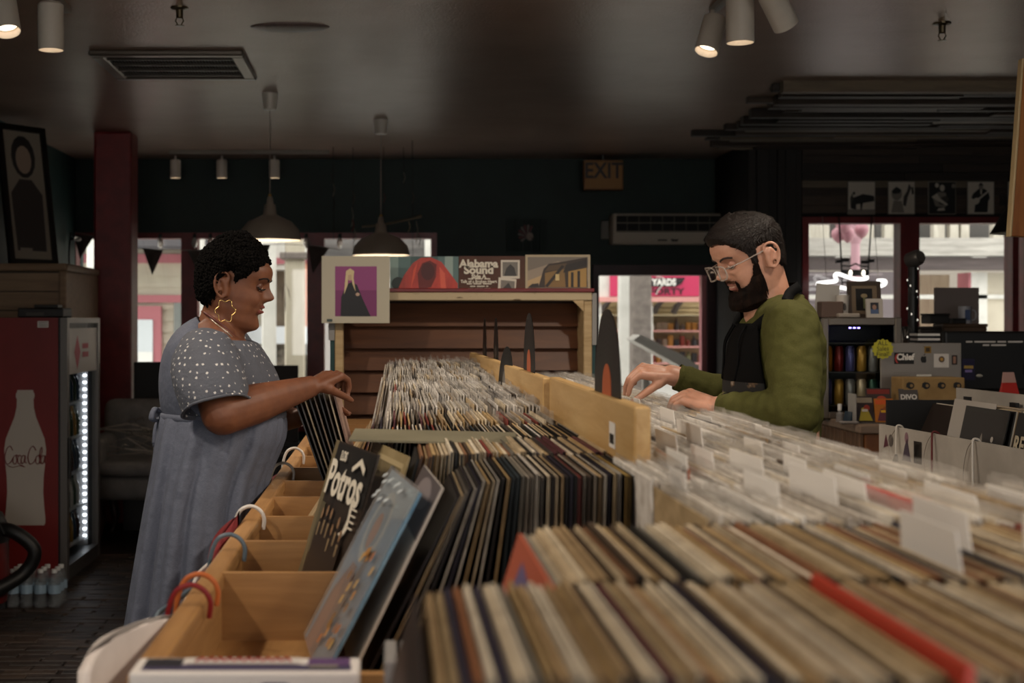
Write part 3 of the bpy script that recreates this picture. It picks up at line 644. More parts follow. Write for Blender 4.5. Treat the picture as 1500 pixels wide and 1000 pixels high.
# ------------------------------------------------------------------ boxed set and cases at bottom left
bx = thing('boxed_set', 'white edged printed box at the bottom left corner of the bins', 'box', (-.165, 1.57, .8)); z1 = P(0, 964, 1.6).z-.8
MB().bbox(-.13, .13, -.035, .035, 0, z1, .004).build('carton', M('#d9d3cf', .5), bx)
f = frame((0, 0, z1), (1, 0, 0), (0, 1, 0))
art('top_print', bx, f, [(ink('#4a4560'), rect(-.118, -.026, .12, .0)), (ink('#2b2a30'), rect(-.118, -.01, -.075, .026)), (ink('#5a3f6b'), rect(.07, -.008, .118, .026)), (ink('#cfc9c4'), rect(-.07, .0, .06, .027)), (ink('#8a8578'), rect(.072, -.018, .105, -.008))])
sc = MB().tube(bez([f @ Vector((-.06+q*.0055, .014+(.007 if q % 2 else -.005)*(1.5 if q in (0, 20) else 1), .003)) for q in range(21)], 4), .0012, 5); sc.build('top_lettering', M('#a0252c', .5), bx)
art('front_print', bx, frame((0, -.035, 0), (1, 0, 0), (0, 0, 1)), [(ink('#26323a'), rect(-.115, .01, .112, z1-.014)), (ink('#b5832f'), rect(-.07, z1-.022, .108, z1-.014)), (ink('#8b2f28'), rect(-.05, z1-.03, .06, z1-.022)), (ink('#4b4668'), oval(.035, z1-.05, .05, .04))])
for i, px in enumerate((572, 594)):
    c = thing('media_case', 'grey plastic media case standing beside the boxed set' if i == 0 else 'grey plastic media case nearest the records at the bottom edge', 'case', (P(px, 0, 1.56).x-.0, 1.56, .8), group='plastic cases at the bottom edge')
    MB().bbox(-.007, .007, -.05, .05, 0, P(0, 968, 1.51).z-.8, .002, 1).build('shell', M('#8d8a88', .35), c); B(-.0072, .0072, -.0505, -.03, .02, .2).build('hinge', M('#6b6866', .35), c)
# ------------------------------------------------------------------ hangers hooked over the rail
def hanger(y, label, colr, garment=None, rz=radians(60), fall=.38, width=.2, gl=None, top=None):
    h_ = thing('clothes_hanger', label, 'hanger', (XRAIL-.003, y, ZR), group='hangers on the bin rail'); m = M(colr, .35)
    hook = [(.028, 0, -.02), (.03, 0, .004), (.02, 0, .022), (.0, 0, .03), (-.022, 0, .02), (-.034, 0, -.01), (-.038, 0, -.05)]
    MB().tube(bez(hook, 4), .0042, 8).build('hook', m, h_)
    dx, dy = -abs(cos(rz)), -sin(rz); c = Vector((-.045, 0, -.055))
    A = c+Vector((dx*.12, dy*.12, -.04)); E = c+Vector((-.03, -dy*.2, -.12)); L = c+Vector((dx*.2, dy*width, -.12))
    MB().tube([c, A, L], .005, 8).build('arm', m, h_); MB().tube([c, c+Vector((-.015, -dy*.1, -.05)), E], .005, 8).build('arm', m, h_); MB().tube([L, E], .004, 8).build('lower_bar', m, h_)
    if garment:
        g = thing('garment', gl, 'garment', (XRAIL, y, ZR)); mb = MB(); rows = []
        n = 26
        top = [Vector(t)-Vector((XRAIL, y, ZR)) for t in top] if top else [L+Vector((-.03, -.02, -.02)), A+Vector((0, 0, .008)), c+Vector((0, 0, .004)), c+Vector((-.015, -dy*.1, -.042)), E+Vector((0, 0.02, .002))]
        top = bez(top, 6); n = len(top)
        for q in range(9):
            u = q/8; ring = []
            for s_ in (1, -1):
                seq = range(n) if s_ == 1 else range(n-1, -1, -1)
                for j in seq:
                    p = top[j].copy(); fo = .008*sin(j*1.1+q*.3)*u; nrm = Vector((-dy, dx, 0)).normalized()
                    p += nrm*(s_*(.012+.02*u)+fo); p.x = min(p.x, -.026); p.z -= fall*u; ring.append(p)
            rows.append(ring)
        mb.loft(rows, cap=True); mb.build('cloth', garment, g, smooth=True)
    return h_
CLW = noisy('white cotton', '#c3b9b4', '#d6cdc8', 6, rough=.9, bump=.1)
hanger(2.07, 'red plastic hanger hooked over the nearest end of the rail', '#7c1a1e', CLW, radians(50), .5, .26, 'white shirt on the red hanger at the lower left corner', top=[P(122, 985, 1.80), P(150, 940, 1.86), P(200, 915, 1.95), P(245, 903, 2.03), P(275, 905, 2.12)])
hanger(2.16, 'orange plastic hanger just behind the red one', '#b5602f', None, radians(60))
hanger(2.56, 'grey-blue plastic hanger hooked over the rail', '#56646f', None, radians(55), .4, .2)
hanger(2.95, 'white plastic hanger holding a red garment on the rail', '#cfc9c2', noisy('red jersey', '#6d1519', '#7d1c20', 6, rough=.85), radians(65), .4, .2, 'red garment on a white hanger against the blue skirt', top=[P(312, 815, 2.72), P(322, 785, 2.78), P(345, 762, 2.86), P(372, 748, 2.94)])
hanger(3.85, 'white plastic hanger beside the woman, nearer of the far two', '#cfc9c2', None, radians(70))
hanger(4.3, 'white plastic hanger under the flipped records, farthest along the rail', '#cfc9c2', noisy('dark red knit', '#4d1215', '#5b171a', 6, rough=.9), radians(70), .35, .18, 'dark red garment hanging below the flipped records')
# ------------------------------------------------------------------ shelf unit at the far end with jackets on top
YC = 6.37
bc = thing('shelf_unit', 'brown slat-backed shelf unit with chipped cream frame and red top edge', 'shelf unit', (P(679, 0, YC).x, YC, 0), rz=.02)
hw = .600; zt = P(0, 426, YC).z
BSL = wood('brown slat', '#55301a', '#6e4222', 0, 3, .45, .06)
for q in range(15):
    z0 = zt-.06-.105*(q+1)
    if z0 < .05: break
    m = MB(); m.add([(-hw+.04, .15, z0), (hw-.04, .15, z0), (hw-.04, .175, z0), (-hw+.04, .175, z0), (-hw+.04, .185, z0+.11), (hw-.04, .185, z0+.11), (hw-.04, .20, z0+.11), (-hw+.04, .20, z0+.11)], [(0,3,2,1),(4,5,6,7),(0,1,5,4),(1,2,6,5),(2,3,7,6),(3,0,4,7)])
    m.build('slat', BSL, bc)
B(-hw, hw, .2, .22, 0, zt-.02).build('rear_panel', M('#2b1b12', .7), bc)
CHIP = noisy('chipped cream paint', '#5d4a33', '#c0ad8c', 14, (1, 1, 3), rough=.6, lo=.30, hi=.36)
MB().bbox(-hw, hw, -.015, .22, zt-.045, zt-.006, .004, 1).build('top_rail', CHIP, bc); MB().bbox(-hw-.01, hw+.01, -.02, .24, zt-.006, zt+.012, .003, 1).build('red_top', RED, bc)
for s_ in (-1, 1): MB().bbox(min(s_*hw, s_*(hw-.04)), max(s_*hw, s_*(hw-.04)), -.01, .2, 0, zt-.045, .004, 1).build('side_board', CREAMW, bc)
for s_ in (-1, 1): MB().prism([(0, 0), (s_*.05, 0), (0, -.05)][::s_], .015, frame((-s_*(hw-.04), .0, zt-.045), (1, 0, 0), (0, 0, 1))).build('corner_brace', CREAMW, bc)
lb = B(-.028, .028, .146, .15, zt-.15, zt-.11).build('paper_label', WHITE, bc); art('label_print', lb, frame((0, .146, zt-.13), (1, 0, 0), (0, 0, 1)), [(BLACK, rect(-.015, -.008, .015, -.004)), (BLACK, oval(0, .006, .006, .005))]); lb.location = (-.395, 0, 0)
B(-hw-.03, -hw-.001, -.01, .2, P(0, 498, YC).z, zt-.01).build('end_cap', M('#8f8d8a', .5), bc); B(-hw-.022, -hw-.001, 0, .2, 0, P(0, 498, YC).z).build('end_panel', M('#123c3c', .5), bc)
B(hw+.001, hw+.022, -.01, .2, P(0, 505, YC).z, zt-.01).build('end_cap', M('#8f8d8a', .5), bc); B(hw+.001, hw+.018, 0, .2, 0, P(0, 505, YC).z).build('end_panel', M('#123c3c', .5), bc)
# jackets on the unit: print frame unit square
def jacket(px0, px1, py0, label, items, base='#c9c0ad', z0=None, dy=0.0, hgt=None):
    x0, x1 = P(px0, 0, YC).x, P(px1, 0, YC).x; s_ = x1-x0; z0 = z0 if z0 is not None else zt+.012; zz = P(0, py0, YC).z
    r = thing('record_jacket', label, 'record', ((x0+x1)/2, YC+.03+dy, z0)); H = hgt or s_
    mz = zz-z0
    B(-s_/2+.001, s_/2-.001, 0, .004, 0, mz).build('card', M(base, .5), r)
    f = frame((-s_/2, 0, mz-s_), (1, 0, 0), (0, 0, 1))
    lo = 1-mz/s_
    cl = [(m_, [(x*s_, max(y, lo)*s_) for x, y in ol]) for m_, ol in items if max(y for x, y in ol) > lo+.001]
    art('cover_print', r, f, cl, .0006); return r, f, s_
jacket(472, 571, 376, 'large pale matted print with a blonde figure on magenta, leftmost on the shelf unit', [(ink('#7d2f66'), rect(.2, .12, .81, .85)), (ink('#93407a'), rect(.2, .5, .81, .85)), (ink('#141216'), [(.28, .12), (.72, .12), (.6, .38), (.52, .58), (.44, .62), (.36, .58), (.29, .4)]), (ink('#c9a78a'), oval(.42, .7, .045, .06)), (ink('#d9c496'), [(.36, .78), (.42, .82), (.48, .78), (.47, .68), (.50, .48), (.45, .6), (.44, .73), (.39, .72), (.385, .58), (.33, .44), (.345, .62)]), (ink('#c4a28c'), oval(.53, .44, .03, .025)), (ink('#3d4a46'), rect(.08, .04, .16, .08))], '#bfb7a3', z0=P(0, 473, YC).z, dy=-.10)
RV = noisy('crimson veil print', '#a82f22', '#c8402c', 7, (3, 1, 1), rough=.4, bump=0)
jacket(571.5, 672, 375, 'record jacket of a figure under a red veil standing on the shelf unit', [(ink('#5f7a78'), rect(0, 0, 1, 1)), (ink('#8aa29b'), rect(0, .3, .12, 1)), (ink('#9aaea6'), rect(.8, .5, .92, 1)), (ink('#47605e'), rect(.3, .8, .7, 1)), (ink('#2d3a34'), oval(.12, .6, .1, .1)), (RV, [(.12, .5), (.2, .72), (.33, .9), (.45, .98), (.6, .985), (.75, .92), (.88, .75), (.99, .6), (.99, 0), (.1, 0)]), (ink('#6b1f1a'), [(.42, .5), (.4, .75), (.47, .9), (.58, .94), (.68, .88), (.67, .7), (.6, .55), (.52, .48)]), (ink('#4c1715'), oval(.55, .78, .1, .13)), (ink('#d9543a'), [(.3, .5), (.34, .8), (.4, .92), (.36, .7)]), (ink('#e0624a'), [(.74, .5), (.72, .85), (.8, .75), (.82, .5)])], '#9c8f80')
r, f, s_ = jacket(672.5, 770, 374.5, 'brown record jacket lettered Alabama Sound with two small photographs', [(noisy('brown jacket card', '#4f2f23', '#5a372a', 9, rough=.6, bump=0), rect(0, 0, 1, 1)), (ink('#d8cfbf'), rect(.635, .66, .92, .94)), (ink('#7d776e'), rect(.66, .7, .89, .91)), (ink('#3c3936'), [(.68, .7), (.87, .7), (.84, .82), (.78, .88), (.72, .82)]), (ink('#d8cfbf'), [(.59, .45), (.86, .44), (.87, .65), (.6, .68)]), (ink('#7d776e'), [(.63, .5), (.84, .49), (.845, .62), (.635, .64)]), (ink('#3c3936'), [(.66, .5), (.8, .49), (.75, .6)])], '#4f2f23')
LT = M('#e5dccb', .6)
def jt(t, y, sz, b=.0012, sx=1): text(t, sz, LT, r, f @ Matrix.Translation((.30*s_, y*s_, .006)), bold=b, sx=sx, name='jacket_lettering')
jt('Alabama', .91-.03, .05, .0022, 1.05); jt('Sound', .785, .05, .0022, 1.1); jt('Side A', .69, .026); jt('Talk of a Broken Heart', .615, .019, .0006, .95)
for q_, (a_, b_) in enumerate(((.14, .47), (.12, .49), (.17, .44), (.14, .47))): art('song_line', r, f, [(LT, rect(x_*s_, (.648-q_*.0001-(.0 if q_ == 0 else .038+.037*q_))*s_, (x_+w2)*s_, (.664-(.0 if q_ == 0 else .038+.037*q_))*s_)) for x_, w2 in ((a_, .08), (a_+.1, .12), (a_+.24, b_-a_-.24))], .006)
jacket(770.5, 866, 372.5, 'pale framed painting jacket of a timber station with awning, rightmost on the shelf unit', [(ink('#b9a88a'), rect(0, 0, 1, 1)), (ink('#7f7468'), rect(.035, 0, .965, .965)), (ink('#a08f7d'), [(.035, .5), (.965, .6), (.965, .8), (.5, .9), (.035, .75)]), (ink('#c2a47a'), [(.035, .5), (.5, .62), (.3, .7), (.035, .6)]), (ink('#3a2d24'), [(.2, .5), (.28, .78), (.36, .86), (.62, .9), (.95, .96), (.95, .5)]), (ink('#8a6a3c'), [(.3, .5), (.3, .72), (.6, .78), (.62, .5)]), (ink('#5a4630'), [(.3, .74), (.36, .83), (.64, .87), (.6, .78)]), (ink('#b08a4c'), [(.66, .5), (.66, .74), (.94, .8), (.94, .5)]), (ink('#2a211b'), [(.58, .72), (.95, .84), (.95, .93), (.62, .84)]), (ink('#2a211b'), rect(.7, .5, .74, .73)), (ink('#2a211b'), rect(.8, .5, .84, .75)), (ink('#2a211b'), [(.3, .52), (.34, .5), (.6, .82), (.56, .84)]), (ink('#d6bd84'), rect(.46, .6, .52, .7)), (ink('#30261f'), [(.04, .5), (.2, .5), (.2, .56), (.1, .55)])], '#b9a88a')
# ================================================================== back wall and ceiling fittings
def wall_frame(px, py, d): return frame(P(px, py, d), (1, 0, 0), (0, 0, 1))
es = thing('exit_sign', 'amber wooden EXIT sign hanging from the ceiling at the back', 'sign', P(884, 256, 11.5)); hx_, hz_ = 29*11.5/FPX, 22*11.5/FPX
MB().bbox(-hx_, hx_, 0, .06, -hz_, hz_, .006).build('box', wood('amber box', '#7a4a1c', '#94602a', 0, 3, .5), es); B(-hx_+.012, hx_-.012, -.004, 0, -hz_+.012, hz_-.012).build('face', M('#a2702f', .5), es)
text('EXIT', .185, M('#2a1a10', .5), es, frame((0, -.006, .03), (1, 0, 0), (0, 0, 1)), sx=.85, bold=.004)
MB().tube([(0, .03, hz_), (0, .03, CEIL-es.location.z)], .012, 8).build('hanger_rod', STEEL, es)
ac = thing('air_conditioner', 'long cream wall air unit with grille above the glazed door', 'air conditioner', P(972, 337, YB)); ax, az = 80*YB/FPX, 22*YB/FPX
CRM = M('#b9ac9a', .5); MB().bbox(-ax, ax, -.2, 0, -az, az, .012).build('casing', CRM, ac)
B(-ax+.03, ax-.03, -.204, -.2, -.03, az-.02).build('grille_opening', M('#15130f', .7), ac)
for q in range(3): B(-ax+.03, ax-.03, -.212, -.204, -.028+q*.072, -.020+q*.072).build('louvre', M('#7d7365', .5), ac)
for q in range(9): B(-ax+.12+q*.1, -ax+.125+q*.1, -.21, -.204, -.03, az-.02).build('grille_bar', M('#5b5348', .5), ac)
art('badge', ac, frame((0, -.2, -az+.03), (1, 0, 0), (0, 0, 1)), [(M('#2a2622', .5), rect(-.09, -.005, -.01, .008)), (M('#2a2622', .5), [(.03, -.01), (.075, -.01), (.09, .012), (.06, .008), (.02, .014)])], .002)
ps = thing('plank_sign', 'dark green plank sign with a small feathered emblem on the back wall', 'sign', P(772, 345, YB)); sx_, sz_ = 30*YB/FPX, 24*YB/FPX
for q in range(5): B(-sx_+q*sx_*.4, -sx_+(q+1)*sx_*.4-.004, -.03, 0, -sz_, sz_).build('plank', wood('green stained plank', '#12201e', '#1b2c29', 2, 3, .7) if q == 0 else bpy.data.materials['green stained plank'], ps)
art('emblem', ps, frame((0, -.031, .01), (1, 0, 0), (0, 0, 1)), [(M('#7d6e68', .6) if i % 2 else M('#6a3237', .6), [(0, -.02), (.075*cos(a)-.01*sin(a), .075*sin(a)+.01*cos(a)), (.085*cos(a), .085*sin(a)), (.075*cos(a)+.01*sin(a), .075*sin(a)-.01*cos(a))]) for i, a in enumerate([radians(60+q*24) for q in range(8)])]+[(M('#8a7a70', .6), oval(.02, -.02, .03, .036)), (M('#3a2a28', .6), [(.03, -.03), (.06, -.035), (.045, -.05)])], .0015)
o = tag(MB().bbox(-.035, .035, -.03, 0, -.08, .08, .008).build('wall_intercom', M('#6f6a60', .5)), 'small pale wall box left of the air unit', 'wall box'); o.location = P(896, 337, YB); o.location.x -= .06
vt = thing('ceiling_vent', 'large framed ceiling vent grille at upper left', 'vent', (P(258, 0, 7.4).x, 7.42, CEIL)); 
for x0, x1, y0, y1 in ((-.40, .40, -.37, -.31), (-.40, .40, .31, .37), (-.40, -.33, -.31, .31), (.33, .40, -.31, .31)): MB().bbox(x0, x1, y0, y1, -.03, 0, .008, 1).build('frame_bar', M('#6e655c', .35, .6), vt)
B(-.33, .33, -.31, .31, -.004, -.001).build('duct', M('#070707', .9), vt)
for q in range(4): B(-.33, .33, -.235+q*.155, -.223+q*.155, -.028, -.005).build('blade', M('#4c463f', .4, .5), vt)
for q in range(40): B(-.325+q*.0165, -.322+q*.0165, -.31, .31, -.016, -.013).build('grille_wire', M('#1d1b19', .5), vt)
for px, py, d, lb in ((1380, 34, 6.42, 'brass ceiling sprinkler at upper right'), (263, 12, 6.1, 'ceiling sprinkler above the vent')):
    s = thing('sprinkler', lb, 'sprinkler', (P(px, 0, d).x, d, CEIL)); MB().lathe([(.001, 0), (.04, 0), (.04, -.006), (.016, -.012), (.016, -.045), (.011, -.05), (.001, -.05)], 16).build('body', M('#6b5f4a', .35, .9), s)
    for a in (-1, 1): MB().tube([(a*.012, 0, -.045), (a*.018, 0, -.06), (a*.006, 0, -.08)], .003, 6).build('arm', M('#6b5f4a', .35, .9), s)
    MB().lathe([(.001, -.078), (.02, -.08), (.02, -.083), (.001, -.084)], 12).build('deflector', M('#6b5f4a', .35, .9), s)
o = tag(MB().ell((0, 0, 0), (.19, .1, .018), 24, 8).build('ceiling_patch', noisy('patched ceiling paint', '#6a5a55', '#7a6962', 60, rough=.36, bump=.4), smooth=True), 'swollen oval patch in the ceiling paint', 'ceiling patch'); o.location = (P(425, 0, 6.5).x, 6.5, CEIL); o['kind'] = 'structure'
# bunting
bt = thing('bunting', 'string of dark triangular flags across the far windows', 'bunting', (P(290, 0, YB-.05).x, YB-.05, P(0, 366, YB-.05).z)); bo = Vector(bt.location); FL = M('#4d4540', .9)
nodes = [(100, 338), (138, 346), (190, 362), (240, 366), (290, 366), (345, 364), (400, 358), (460, 360), (500, 366)]
MB().tube(bez([P(x, y, YB-.05)-bo for x, y in nodes], 5), .003, 5).build('cord', M('#8a8078', .8), bt)
for (x0, y0, x1, y1, xt, yt) in ((108, 343, 138, 345, 117, 379), (209, 363, 239, 366, 223, 403), (274, 366, 304, 366, 292, 402), (306, 364, 344, 362, 325, 398), (362, 358, 396, 358, 384, 392), (452, 360, 482, 363, 458, 400)):
    a, b, c = [P(x, y, YB-.05)-bo for x, y in ((x0, y0), (x1, y1), (xt, yt))]; n = Vector((0, .004, 0)); mid = (a+b)/2+Vector((0, -.012, -.05))
    MB().add([a, b, c, mid, a+n, b+n, c+n], [(0, 3, 1), (1, 3, 2), (2, 3, 0), (5, 4, 6)]).build('flag', FL, bt)
BULB = M('#e9e6df', .1, trans=.7, alpha=1, name='clear bulb')
for i, px in enumerate((106, 236, 286, 309, 360, 449, 498)):
    b = thing('festoon_bulb', 'clear festoon bulb hanging along the head of the far windows', 'bulb', Vector((P(px, 0, YB).x, YB-.042, WT-.045)), group='festoon bulbs at the far windows'); MB().lathe([(.001, .035), (.014, .035), (.014, 0), (.001, 0)], 12).build('socket', BLACK, b); MB().lathe([(.012, 0), (.022, -.02), (.028, -.045), (.02, -.075), (.006, -.09), (.001, -.092)], 14).build('bulb_glass', BULB, b, smooth=True)
for i, py in enumerate((350, 396, 420, 452)):
    b = thing('festoon_bulb', 'clear festoon bulb on the black cable in the far left corner', 'bulb', P(103, py, 11.45), group='festoon bulbs in the corner'); MB().tube([(0, 0, 0), (.03, 0, 0)], .014, 10).build('socket', BLACK, b); MB().ell((.06, 0, 0), (.035, .02, .02), 12, 8).build('bulb_glass', BULB, b, smooth=True)
o = tag(MB().tube(bez([P(104, 340, 11.45), P(101, 380, 11.45), P(106, 420, 11.45), P(101, 440, 11.45), P(103, 480, 11.45), P(102, 560, 11.45)], 6), .008, 6).build('festoon_cable', BLACK), 'black festoon cable running down the far left corner', 'cable')
# hanging ornaments behind the pendant
def ornament(px, y0, y1, d, label, parts):
    t = thing('hanging_ornament', label, 'ornament', (P(px, 0, d).x, d, CEIL), group='string ornaments from the ceiling'); z1 = P(0, y1, d).z-CEIL
    MB().tube([(0, 0, 0), (.004, 0, z1)], .0025, 5).build('string', M('#2a2622', .8), t)
    for dx, py, L, w_, c_ in parts:
        zc = P(0, py, d).z-CEIL; MB().tube(bez([(dx, 0, zc+L/2), (dx+.012, 0, zc), (dx-.004, 0, zc-L/2)], 4), [w_*.2]+[w_]*7+[w_*.3], 6, flat=.3).build('feather', M(c_, .8), t)
ornament(488, 0, 350, 11.0, 'string ornament with pale feather left of the rear pendant', [(0, 278, .11, .02, '#6b665c'), (0, 300, .1, .014, '#1c1a18'), (-.02, 262, .1, .01, '#3b3833')])
ornament(517, 0, 370, 11.0, 'string ornament with red and pale feathers by the rear pendant', [(0, 290, .1, .014, '#5d574d'), (-.01, 318, .16, .012, '#8a8275'), (-.005, 330, .1, .018, '#6d1d1c'), (.01, 345, .12, .01, '#8f8676')])
ornament(562, 0, 330, 11.0, 'string ornament with a single rose feather behind the pendant cord', [(0, 290, .08, .018, '#5a3d38')])
ornament(591, 0, 270, 11.0, 'string ornament with one thin bright feather', [(0, 260, .09, .01, '#8a857a')])
ornament(604, 0, 380, 10.6, 'string ornament ending in a knotted driftwood cluster', [(0, 290, .09, .014, '#4d493f'), (-.03, 332, .09, .014, '#8d7d62'), (.03, 340, .18, .012, '#7d7260'), (.05, 352, .1, .01, '#5a5246')])
o = tag(MB().tube(bez([P(530, 332, 10.6), P(560, 329, 10.6), P(604, 320, 10.6), P(618, 316, 10.6)], 5), [.008]*12+[.012]*3+[.006], 7).build('driftwood_stick', wood('driftwood', '#5c4f3d', '#786a54', 0, 5, .8)), 'thin driftwood stick hanging across behind the rear pendant', 'stick')
o = thing('hanging_ornament', 'small dark red feather ornament hanging in front of the woman\'s nose', 'ornament', P(418, 420, YB-.06)); MB().tube([(0, 0, .02), (0, 0, WT-o.location.z)], .002, 5).build('string', BLACK, o)
for dx, dz, L, c_ in ((.03, -.04, .14, '#2a1718'), (-.02, -.05, .12, '#5a2a26'), (0, -.16, .1, '#1c1718')): MB().tube([(0, 0, .04+dz*.2), (dx, 0, dz), (dx*1.4, 0, dz-L*.6)], [.003, .013, .002], 6, flat=.3).build('feather', M(c_, .7), o)
# ================================================================== left side
LW = wood('honey slat', '#7a6048', '#957a5c', 0, 3, .55)
sc_ = thing('slat_cabinet', 'honey wood slat-fronted cabinet against the left wall behind the fridge', 'cabinet', (-2.42, 9.2, 0)); ztc = P(0, 386, 9.0).z
B(-.29, .27, -.2, .75, 0, ztc-.05).build('body', M('#2c2219', .7), sc_)
for q in range(13):
    z0 = ztc-.18-q*.125; 
    if z0 > .05: B(-.29, .24, -.225, -.2, z0, z0+.118).build('slat', LW, sc_)
MB().bbox(-.29, .30, -.24, .76, ztc-.05, ztc, .015).build('top_board', LW, sc_); MB().bbox(.24, .29, -.235, .75, 0, ztc-.05, .01).build('corner_post', LW, sc_)
fp = thing('framed_portrait', 'dark framed tall portrait leaning against the left wall', 'picture', (-2.45, 9.35, ztc), rot=(0, radians(-9), radians(-38)))
FW_, FH_ = .40, .98
def fr(lx): return frame((.03, -FW_/2, 0), (0, 1, 0), (0, 0, 1))
for x0, x1, y0, y1 in ((0, FW_, 0, .04), (0, FW_, FH_-.04, FH_), (0, .04, .04, FH_-.04), (FW_-.04, FW_, .04, FH_-.04)): MB().prism(rect(x0, y0, x1, y1), .03, frame((0, -FW_/2, 0), (0, 1, 0), (0, 0, 1))).build('frame_bar', M('#14110f', .4), fp)
MB().prism(rect(.04, .04, FW_-.04, FH_-.04), .012, frame((0, -FW_/2, 0), (0, 1, 0), (0, 0, 1))).build('mount', M('#8d8273', .7), fp)
art('portrait_print', fp, frame((.012, -FW_/2, 0), (0, 1, 0), (0, 0, 1)), [(M('#2a2523', .7), oval(.2, .76, .1, .15)), (M('#a08a78', .7), oval(.2, .74, .065, .1)), (M('#3b3430', .7), [(.08, .1), (.32, .1), (.33, .5), (.25, .6), (.15, .6), (.07, .5)]), (M('#8a8072', .7), rect(.1, .07, .2, .12))], .001)
wl = thing('wall_spotlight', 'small dark clip lamp high on the left wall by the portrait', 'lamp', (XL, 10.0, P(0, 252, 10.0).z)); MB().tube(bez([(0, 0, 0), (.05, 0, .02), (.09, 0, .01), (.11, 0, -.03)], 4), .008, 8).build('arm', M('#5d5a55', .4), wl); MB().lathe([(.015, .03), (.03, 0), (.035, -.035), (.03, -.03), (.01, .02)], 14, at=(.11, 0, -.05)).build('head', M('#4a4844', .4), wl, smooth=True)
# drinks fridge
FX0, FX1, FY0, FY1, FZ = -2.52, -1.85, 7.6, 8.46, P(0, 465, 7.6).z
fg = thing('drinks_fridge', 'tall red drinks fridge with white bottle print and lit glass door', 'fridge', ((FX0+FX1)/2, FY0, 0)); ox = (FX0+FX1)/2
FRED = noisy('fridge red enamel', '#6f100c', '#7a1410', 3, rough=.45, bump=0)
def FB(x0, x1, y0, y1, z0, z1, nm, mt, par=None): return B(x0-ox, x1-ox, y0-FY0, y1-FY0, z0, z1).build(nm, mt, par or fg)
FB(FX0, FX1, FY0, FY0+.03, .03, FZ, 'side_panel', FRED); FB(FX0, FX1, FY1-.03, FY1, .03, FZ, 'side_panel', FRED); FB(FX0, FX0+.03, FY0+.03, FY1-.03, .03, FZ, 'rear_panel', FRED); FB(FX0, FX1, FY0+.03, FY1-.03, FZ-.03, FZ, 'top_panel', FRED); FB(FX0, FX1, FY0+.03, FY1-.03, .03, .12, 'base', BLACK)
FB(FX1+.002, FX1+.012, FY0, FY0+.04, .05, FZ, 'gasket', BLACK); FB(FX1+.002, FX1+.012, FY1-.04, FY1, .05, FZ, 'gasket', BLACK)
dor = FB(FX1+.012, FX1+.05, FY0, FY0+.055, .05, FZ, 'door_frame', M('#6f6a66', .35, .5)); FB(FX1+.012, FX1+.05, FY1-.055, FY1, .05, FZ, 'door_frame', M('#6f6a66', .35, .5)); FB(FX1+.012, FX1+.05, FY0+.055, FY1-.055, .05, .13, 'door_frame', M('#3a3735', .4)); FB(FX1+.012, FX1+.05, FY0+.055, FY1-.055, FZ-.03, FZ, 'door_frame', M('#6f6a66', .35, .5))
FB(FX1+.03, FX1+.036, FY0+.055, FY1-.055, .13, FZ-.03, 'door_glass', GLASS)
MB().bbox(FX1+.05-ox, FX1+.065-ox, .015, .045, .62, .85, .005).build('handle', M('#151413', .4), fg)
hd = FB(FX1+.037, FX1+.042, FY0+.06, FY1-.06, FZ-.32, FZ-.06, 'header_sign', M('#b8b3b0', .4)); art('header_print', hd, frame((FX1+.042-ox, 0, FZ-.2), (0, 1, 0), (0, 0, 1)), [(M('#b5455a', .5), [(.2, 0), (.28, -.1), (.36, 0), (.28, .1)]), (M('#b5455a', .5), rect(.4, .02, .56, .05)), (M('#b5455a', .5), rect(.4, -.03, .56, 0))], .001)
LED = M('#f4f7ff', .5, emit=7, name='led strip')
for q in range(24): FB(FX1-.045, FX1-.028, FY1-.045, FY1-.033, .17+q*.043, .17+q*.043+.012, 'led', LED)
FB(FX1-.018, FX1+.002, FY1-.033, FY1-.0302, .12, FZ-.03, 'gasket', BLACK)
for q in range(24): FB(FX1-.01, FX1, FY0+.05, FY0+.06, .17+q*.043, .17+q*.043+.01, 'led', LED)
FB(FX0+.03, FX0+.04, FY0+.03, FY1-.03, .12, FZ-.03, 'liner', M('#a9a9aa', .3))
FB(FX0+.04, FX1-.02, FY1-.032, FY1-.0305, .12, FZ-.03, 'liner', M('#a9a9aa', .3)); FB(FX0+.04, FX1-.02, FY0+.0305, FY0+.032, .12, FZ-.03, 'liner', M('#a9a9aa', .3))
for q in range(5):
    z0 = .17+q*.21; FB(FX0+.05, FX1-.03, FY0+.035, FY1-.035, z0, z0+.006, 'wire_shelf', M('#c7c7c7', .3, .8))
BT = [M(c, .2) for c in ('#5c1712', '#2c3d2a', '#8a6a2a', '#b9b5ae', '#3a2018', '#1c3144')]
bprof = [(.001, 0), (.03, 0), (.032, .01), (.032, .09), (.026, .12), (.013, .155), (.013, .18), (.001, .18)]
bme = []
for m_ in BT:
    me = MB().lathe(bprof, 12).mesh('drink_bottle'); me.materials.append(m_); [setattr(p_, 'use_smooth', True) for p_ in me.polygons]; bme.append(me)
for q in range(5):
    for j in range(9):
        for i in range(2):
            o = bpy.data.objects.new('drink_bottle', random.choice(bme)); C.objects.link(o); o.location = (FX1-.085-i*.085, FY0+.085+j*.085, .177+q*.21); tag(o, 'drink bottle on a wire shelf inside the lit fridge', 'bottle', 'bottles in the drinks fridge')
st = FB(-2.155, -2.095, FY0-.001, FY0, FZ-.055, FZ-.02, 'sticker', WHITE)
for q in range(3): FB(-2.15, -2.1, FY0-.0015, FY0-.001, FZ-.049+q*.01, FZ-.045+q*.01, 'sticker_print', M('#55504c', .6), st)
st.location = (P(63, 0, 7.6).x+2.125, 0, 0)
